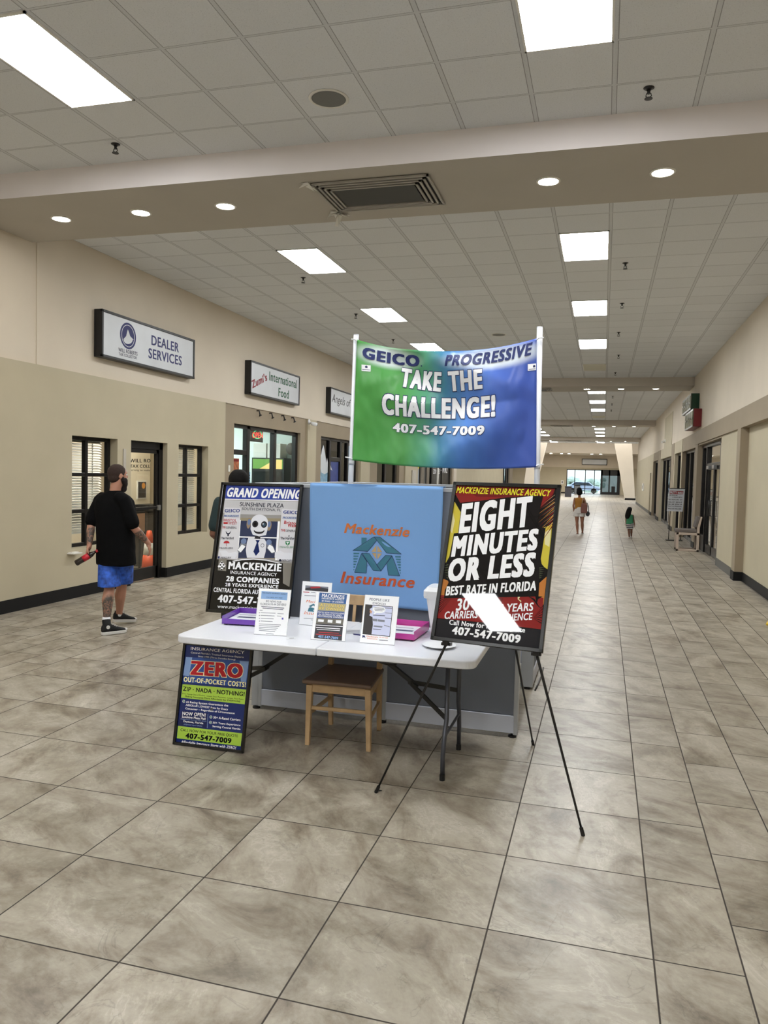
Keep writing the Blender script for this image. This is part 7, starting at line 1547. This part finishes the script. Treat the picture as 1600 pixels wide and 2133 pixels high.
def wcl(r, fw, rt, s):
    m = MB(); m.rings([oval((-.712,25.09,z), rt, fw, a, b_) for z, a, b_ in ((1.155,.085,.075),(1.12,.135,.09),(1.05,.145,.105),(.95,.130,.095),(.86,.128,.098),(.80,.14,.105))]); remesh('mustard_top', m, .009, mat('mustard_knit', (168,116,44), rough=.8), r, 4)
    m = MB(); m.rings([oval((-.697,25.09,z), rt, fw, a, b_) for z, a, b_ in ((.86,.13,.10),(.80,.145,.112),(.72,.17,.125),(.66,.178,.13))])
    for x in (-.783, -.607): m.rings([oval((x,25.09,z), rt, fw, .098, .112) for z in (.70,.62,.56)])
    remesh('white_shorts', m, .009, mat('white_cotton', (214,210,206), rough=.8), r, 3)
figure('w', (-.70,25.09,0), 'person in a mustard top and white shorts walking away down the hall', (-.715,25.09,1.315), (-.02,1,0), sw, J, M_tan, whair, wcl, 'sandal')
r = thing('tote_bag', 'brownish pink tote bag hanging behind the walking adult', 'bag', (-.56, 24.93, .70)); m = MB(); m.rings([[V(p)+V((-.555,24.93,z)) for p in ((-w,-.05,0),(w,-.05,0),(w,.03,0),(-w,.03,0))] for z, w in ((.68,.09),(.80,.10),(.98,.085))]); m.build('bag_body', mat('dusty_pink_canvas', (128,84,76), rough=.8), r, bevel=.02); m = MB(); m.tube([(-.62,24.92,.97),(-.60,24.96,1.12),(-.57,25.03,1.17),(-.53,24.98,1.10),(-.50,24.92,.97)], .012, 8); m.build('strap', mat('pale_strap', (190,170,150)), r, smooth=True)
r = thing('handbag', 'black and white handbag hanging at the right hip of the walking adult', 'bag', (-.44, 25.0, .58)); m = MB(); m.ball((-.44,25.0,.66), (.065,.05,.085), 0, 16); m.build('bag_body', mat('black_white_leather', (60,60,66), rough=.5, var=.8, vscale=16), r, smooth=True); m = MB(); m.tube([(-.47,25,.72),(-.46,25.0,.9),(-.50,25.0,1.0),(-.47,25,1.0),(-.42,25.0,.88),(-.41,25,.72)], .011, 8); m.build('strap', M_black, r, smooth=True)
# child
sg = .56
J = dict(chest=(.805,24.575,.64), pelvis=(.815,24.575,.43), shL=(.725,24.575,.675), shR=(.890,24.575,.68), elL=(.695,24.57,.535), wrL=(.70,24.56,.42), elR=(.925,24.57,.53), wrR=(.948,24.57,.41),
 hipL=(.775,24.575,.41), hipR=(.862,24.575,.41), knL=(.790,24.575,.225), knR=(.866,24.60,.225), anL=(.808,24.55,.042), anR=(.872,24.70,.05), prof=[(.10,.07),(.17,.10),(.17,.11),(.16,.11),(.165,.12),(.175,.13),(.13,.11)])
def chair_(r, hc, Rh, fw, rt, s):
    h = MB(); h.ball(hc+UP*.012-fw*.012, (.074,.082,.082), 0, 18, Rh); h.rings([oval(hc+V((-.008-.012*k,-.045-.006*k,.03-.06*k)), rt, fw, (.070,.078,.080,.082,.072,.045)[k], (.045,.042,.04,.038,.034,.022)[k], 18) for k in range(6)]); remesh('hair', h, .008, M_bh, r, 3)
def ccl(r, fw, rt, s):
    m = MB(); m.rings([oval((.808,24.575,z), rt, fw, a, b_) for z, a, b_ in ((.71,.045,.04),(.68,.088,.06),(.62,.100,.075),(.52,.102,.08),(.42,.112,.085))]); remesh('green_top', m, .008, mat('green_cotton', (60,134,96), rough=.8), r, 4)
    mm, nt, b_ = _mat('striped_shorts_fabric'); tc = nd(nt, 'ShaderNodeTexCoord'); w = nd(nt, 'ShaderNodeTexWave'); w.bands_direction = 'Z'; w.inputs['Scale'].default_value = 6; w.inputs['Distortion'].default_value = 1.0; cr = nd(nt, 'ShaderNodeValToRGB'); cr.color_ramp.interpolation = 'CONSTANT'; cr.color_ramp.elements[0].color = (.03,.03,.05,1); cr.color_ramp.elements[1].position = .55; cr.color_ramp.elements[1].color = (.62,.58,.56,1); nt.links.new(tc.outputs['Object'], w.inputs[0]); nt.links.new(w.outputs[0], cr.inputs[0]); nt.links.new(cr.outputs[0], b_.inputs[0])
    m = MB(); m.rings([oval((.818,24.575,z), rt, fw, .112, .085) for z in (.44,.40,.36)])
    for x in (.772,.866): m.rings([oval((x,24.575,z), rt, fw, .054, .068) for z in (.40,.33,.27)])
    remesh('striped_shorts', m, .008, mm, r, 3)
figure('c', (.81,24.575,0), 'small child with long black hair and a green top walking away', (.788,24.575,.84), (.05,1,0), sg/.93*1.30, dict(J), M_brn, chair_, ccl, 'sandal') if False else None
def child():
    r = thing('person', 'small child with long black hair and a green top walking away', 'person', (.81, 24.575, 0)); fw = V((.05,1,0)).normalized(); rt = fw.cross(UP); b = MB(); hc = V((.788,24.575,.845))
    Rh, rth, uph = head(b, hc, fw, .80); limb(b, [(.80,24.575,.68), hc-UP*.05], [.032,.032])
    b.rings([oval(V((.803,24.575,.71)).lerp(V((.815,24.575,.38)), k/6), rt, fw, J['prof'][k][0]*.54, J['prof'][k][1]*.56) for k in range(7)])
    for a in ('L','R'):
        sh, el, wr = V(J['sh'+a]), V(J['el'+a]), V(J['wr'+a]); limb(b, [sh, el, wr], [.026,.021,.016]); hand(b, wr, (wr-el), -rt if a == 'R' else rt, fw, .4, .62)
        hp, kn, an = V(J['hip'+a]), V(J['kn'+a]), V(J['an'+a]); limb(b, [hp, kn, kn.lerp(an,.35), an], [.048,.034,.035,.022]); limb(b, [an-UP*.014, an-UP*.02+fw*.065], [.022,.018])
        c = an-UP*.036; m = MB(); m.prism([((c+fw*q+rt*w).x, (c+fw*q+rt*w).y) for q, w in ((-.04,.02),(.03,.024),(.08,.027),(.105,.013),(.105,-.013),(.08,-.027),(.03,-.024),(-.04,-.02))], 2, c.z-.005, c.z+.012); m.build('sandal_sole', M_rub, r, bevel=.003); m = MB(); m.tube([c+fw*.05-rt*.028, c+fw*.05+UP*.04, c+fw*.05+rt*.028], .007, 8); m.build('sandal_strap', M_rub, r)
    remesh('body', b, .006, M_brn, r, 3); eyes(r, hc, Rh, rth, uph, fw, .80); chair_(r, hc, Rh, fw, rt, 1); ccl(r, fw, rt, 1)
child()
# person behind the robot poster
J = dict(chest=(-3.335,6.72,1.36), pelvis=(-3.33,6.72,.95), shL=(-3.49,6.65,1.44), shR=(-3.165,6.79,1.44), elL=(-3.545,6.62,1.14), wrL=(-3.43,6.80,.99), elR=(-3.11,6.83,1.15), wrR=(-3.20,6.95,1.0),
 hipL=(-3.40,6.68,.90), hipR=(-3.26,6.75,.90), knL=(-3.40,6.68,.50), knR=(-3.26,6.76,.50), anL=(-3.40,6.66,.09), anR=(-3.26,6.74,.09))
def hh(r, hc, Rh, fw, rt, s):
    h = MB(); h.ball(hc+UP*.03-fw*.022, (.098,.108,.105), 0, 22, Rh); h.ball(hc-fw*.05-UP*.04, (.088,.07,.09), 0, 16, Rh); remesh('hair', h, .009, M_bh, r, 3)
def hcl(r, fw, rt, s):
    m = MB(); m.rings([oval((-3.335,6.72,z), rt, fw, a, b_) for z, a, b_ in ((1.51,.08,.07),(1.48,.14,.09),(1.43,.185,.11),(1.3,.195,.13),(1.1,.185,.13),(.88,.20,.14))])
    for a in ('L','R'): limb(m, [V(J['sh'+a]), V(J['sh'+a]).lerp(V(J['el'+a]),.75)], [.066,.064])
    remesh('dark_teal_shirt', m, .01, mat('dark_teal_cotton', (30,48,50), rough=.85), r, 4)
    m = MB(); m.rings([oval((-3.33,6.715,z), rt, fw, a, b_) for z, a, b_ in ((.98,.17,.12),(.88,.18,.13),(.80,.16,.12))])
    for a in ('L','R'): limb(m, [V(J['hip'+a]), V(J['kn'+a]), V(J['an'+a])+UP*.03], [.10,.075,.062])
    remesh('dark_trousers', m, .01, mat('black_denim', (24,24,28), rough=.85), r, 4)
figure('h', (-3.335,6.72,0), 'person with black hair standing hidden behind the robot poster', (-3.335,6.725,1.63), (-.3,.95,0), 1.0, J, M_brn, hh, hcl, 'dark')
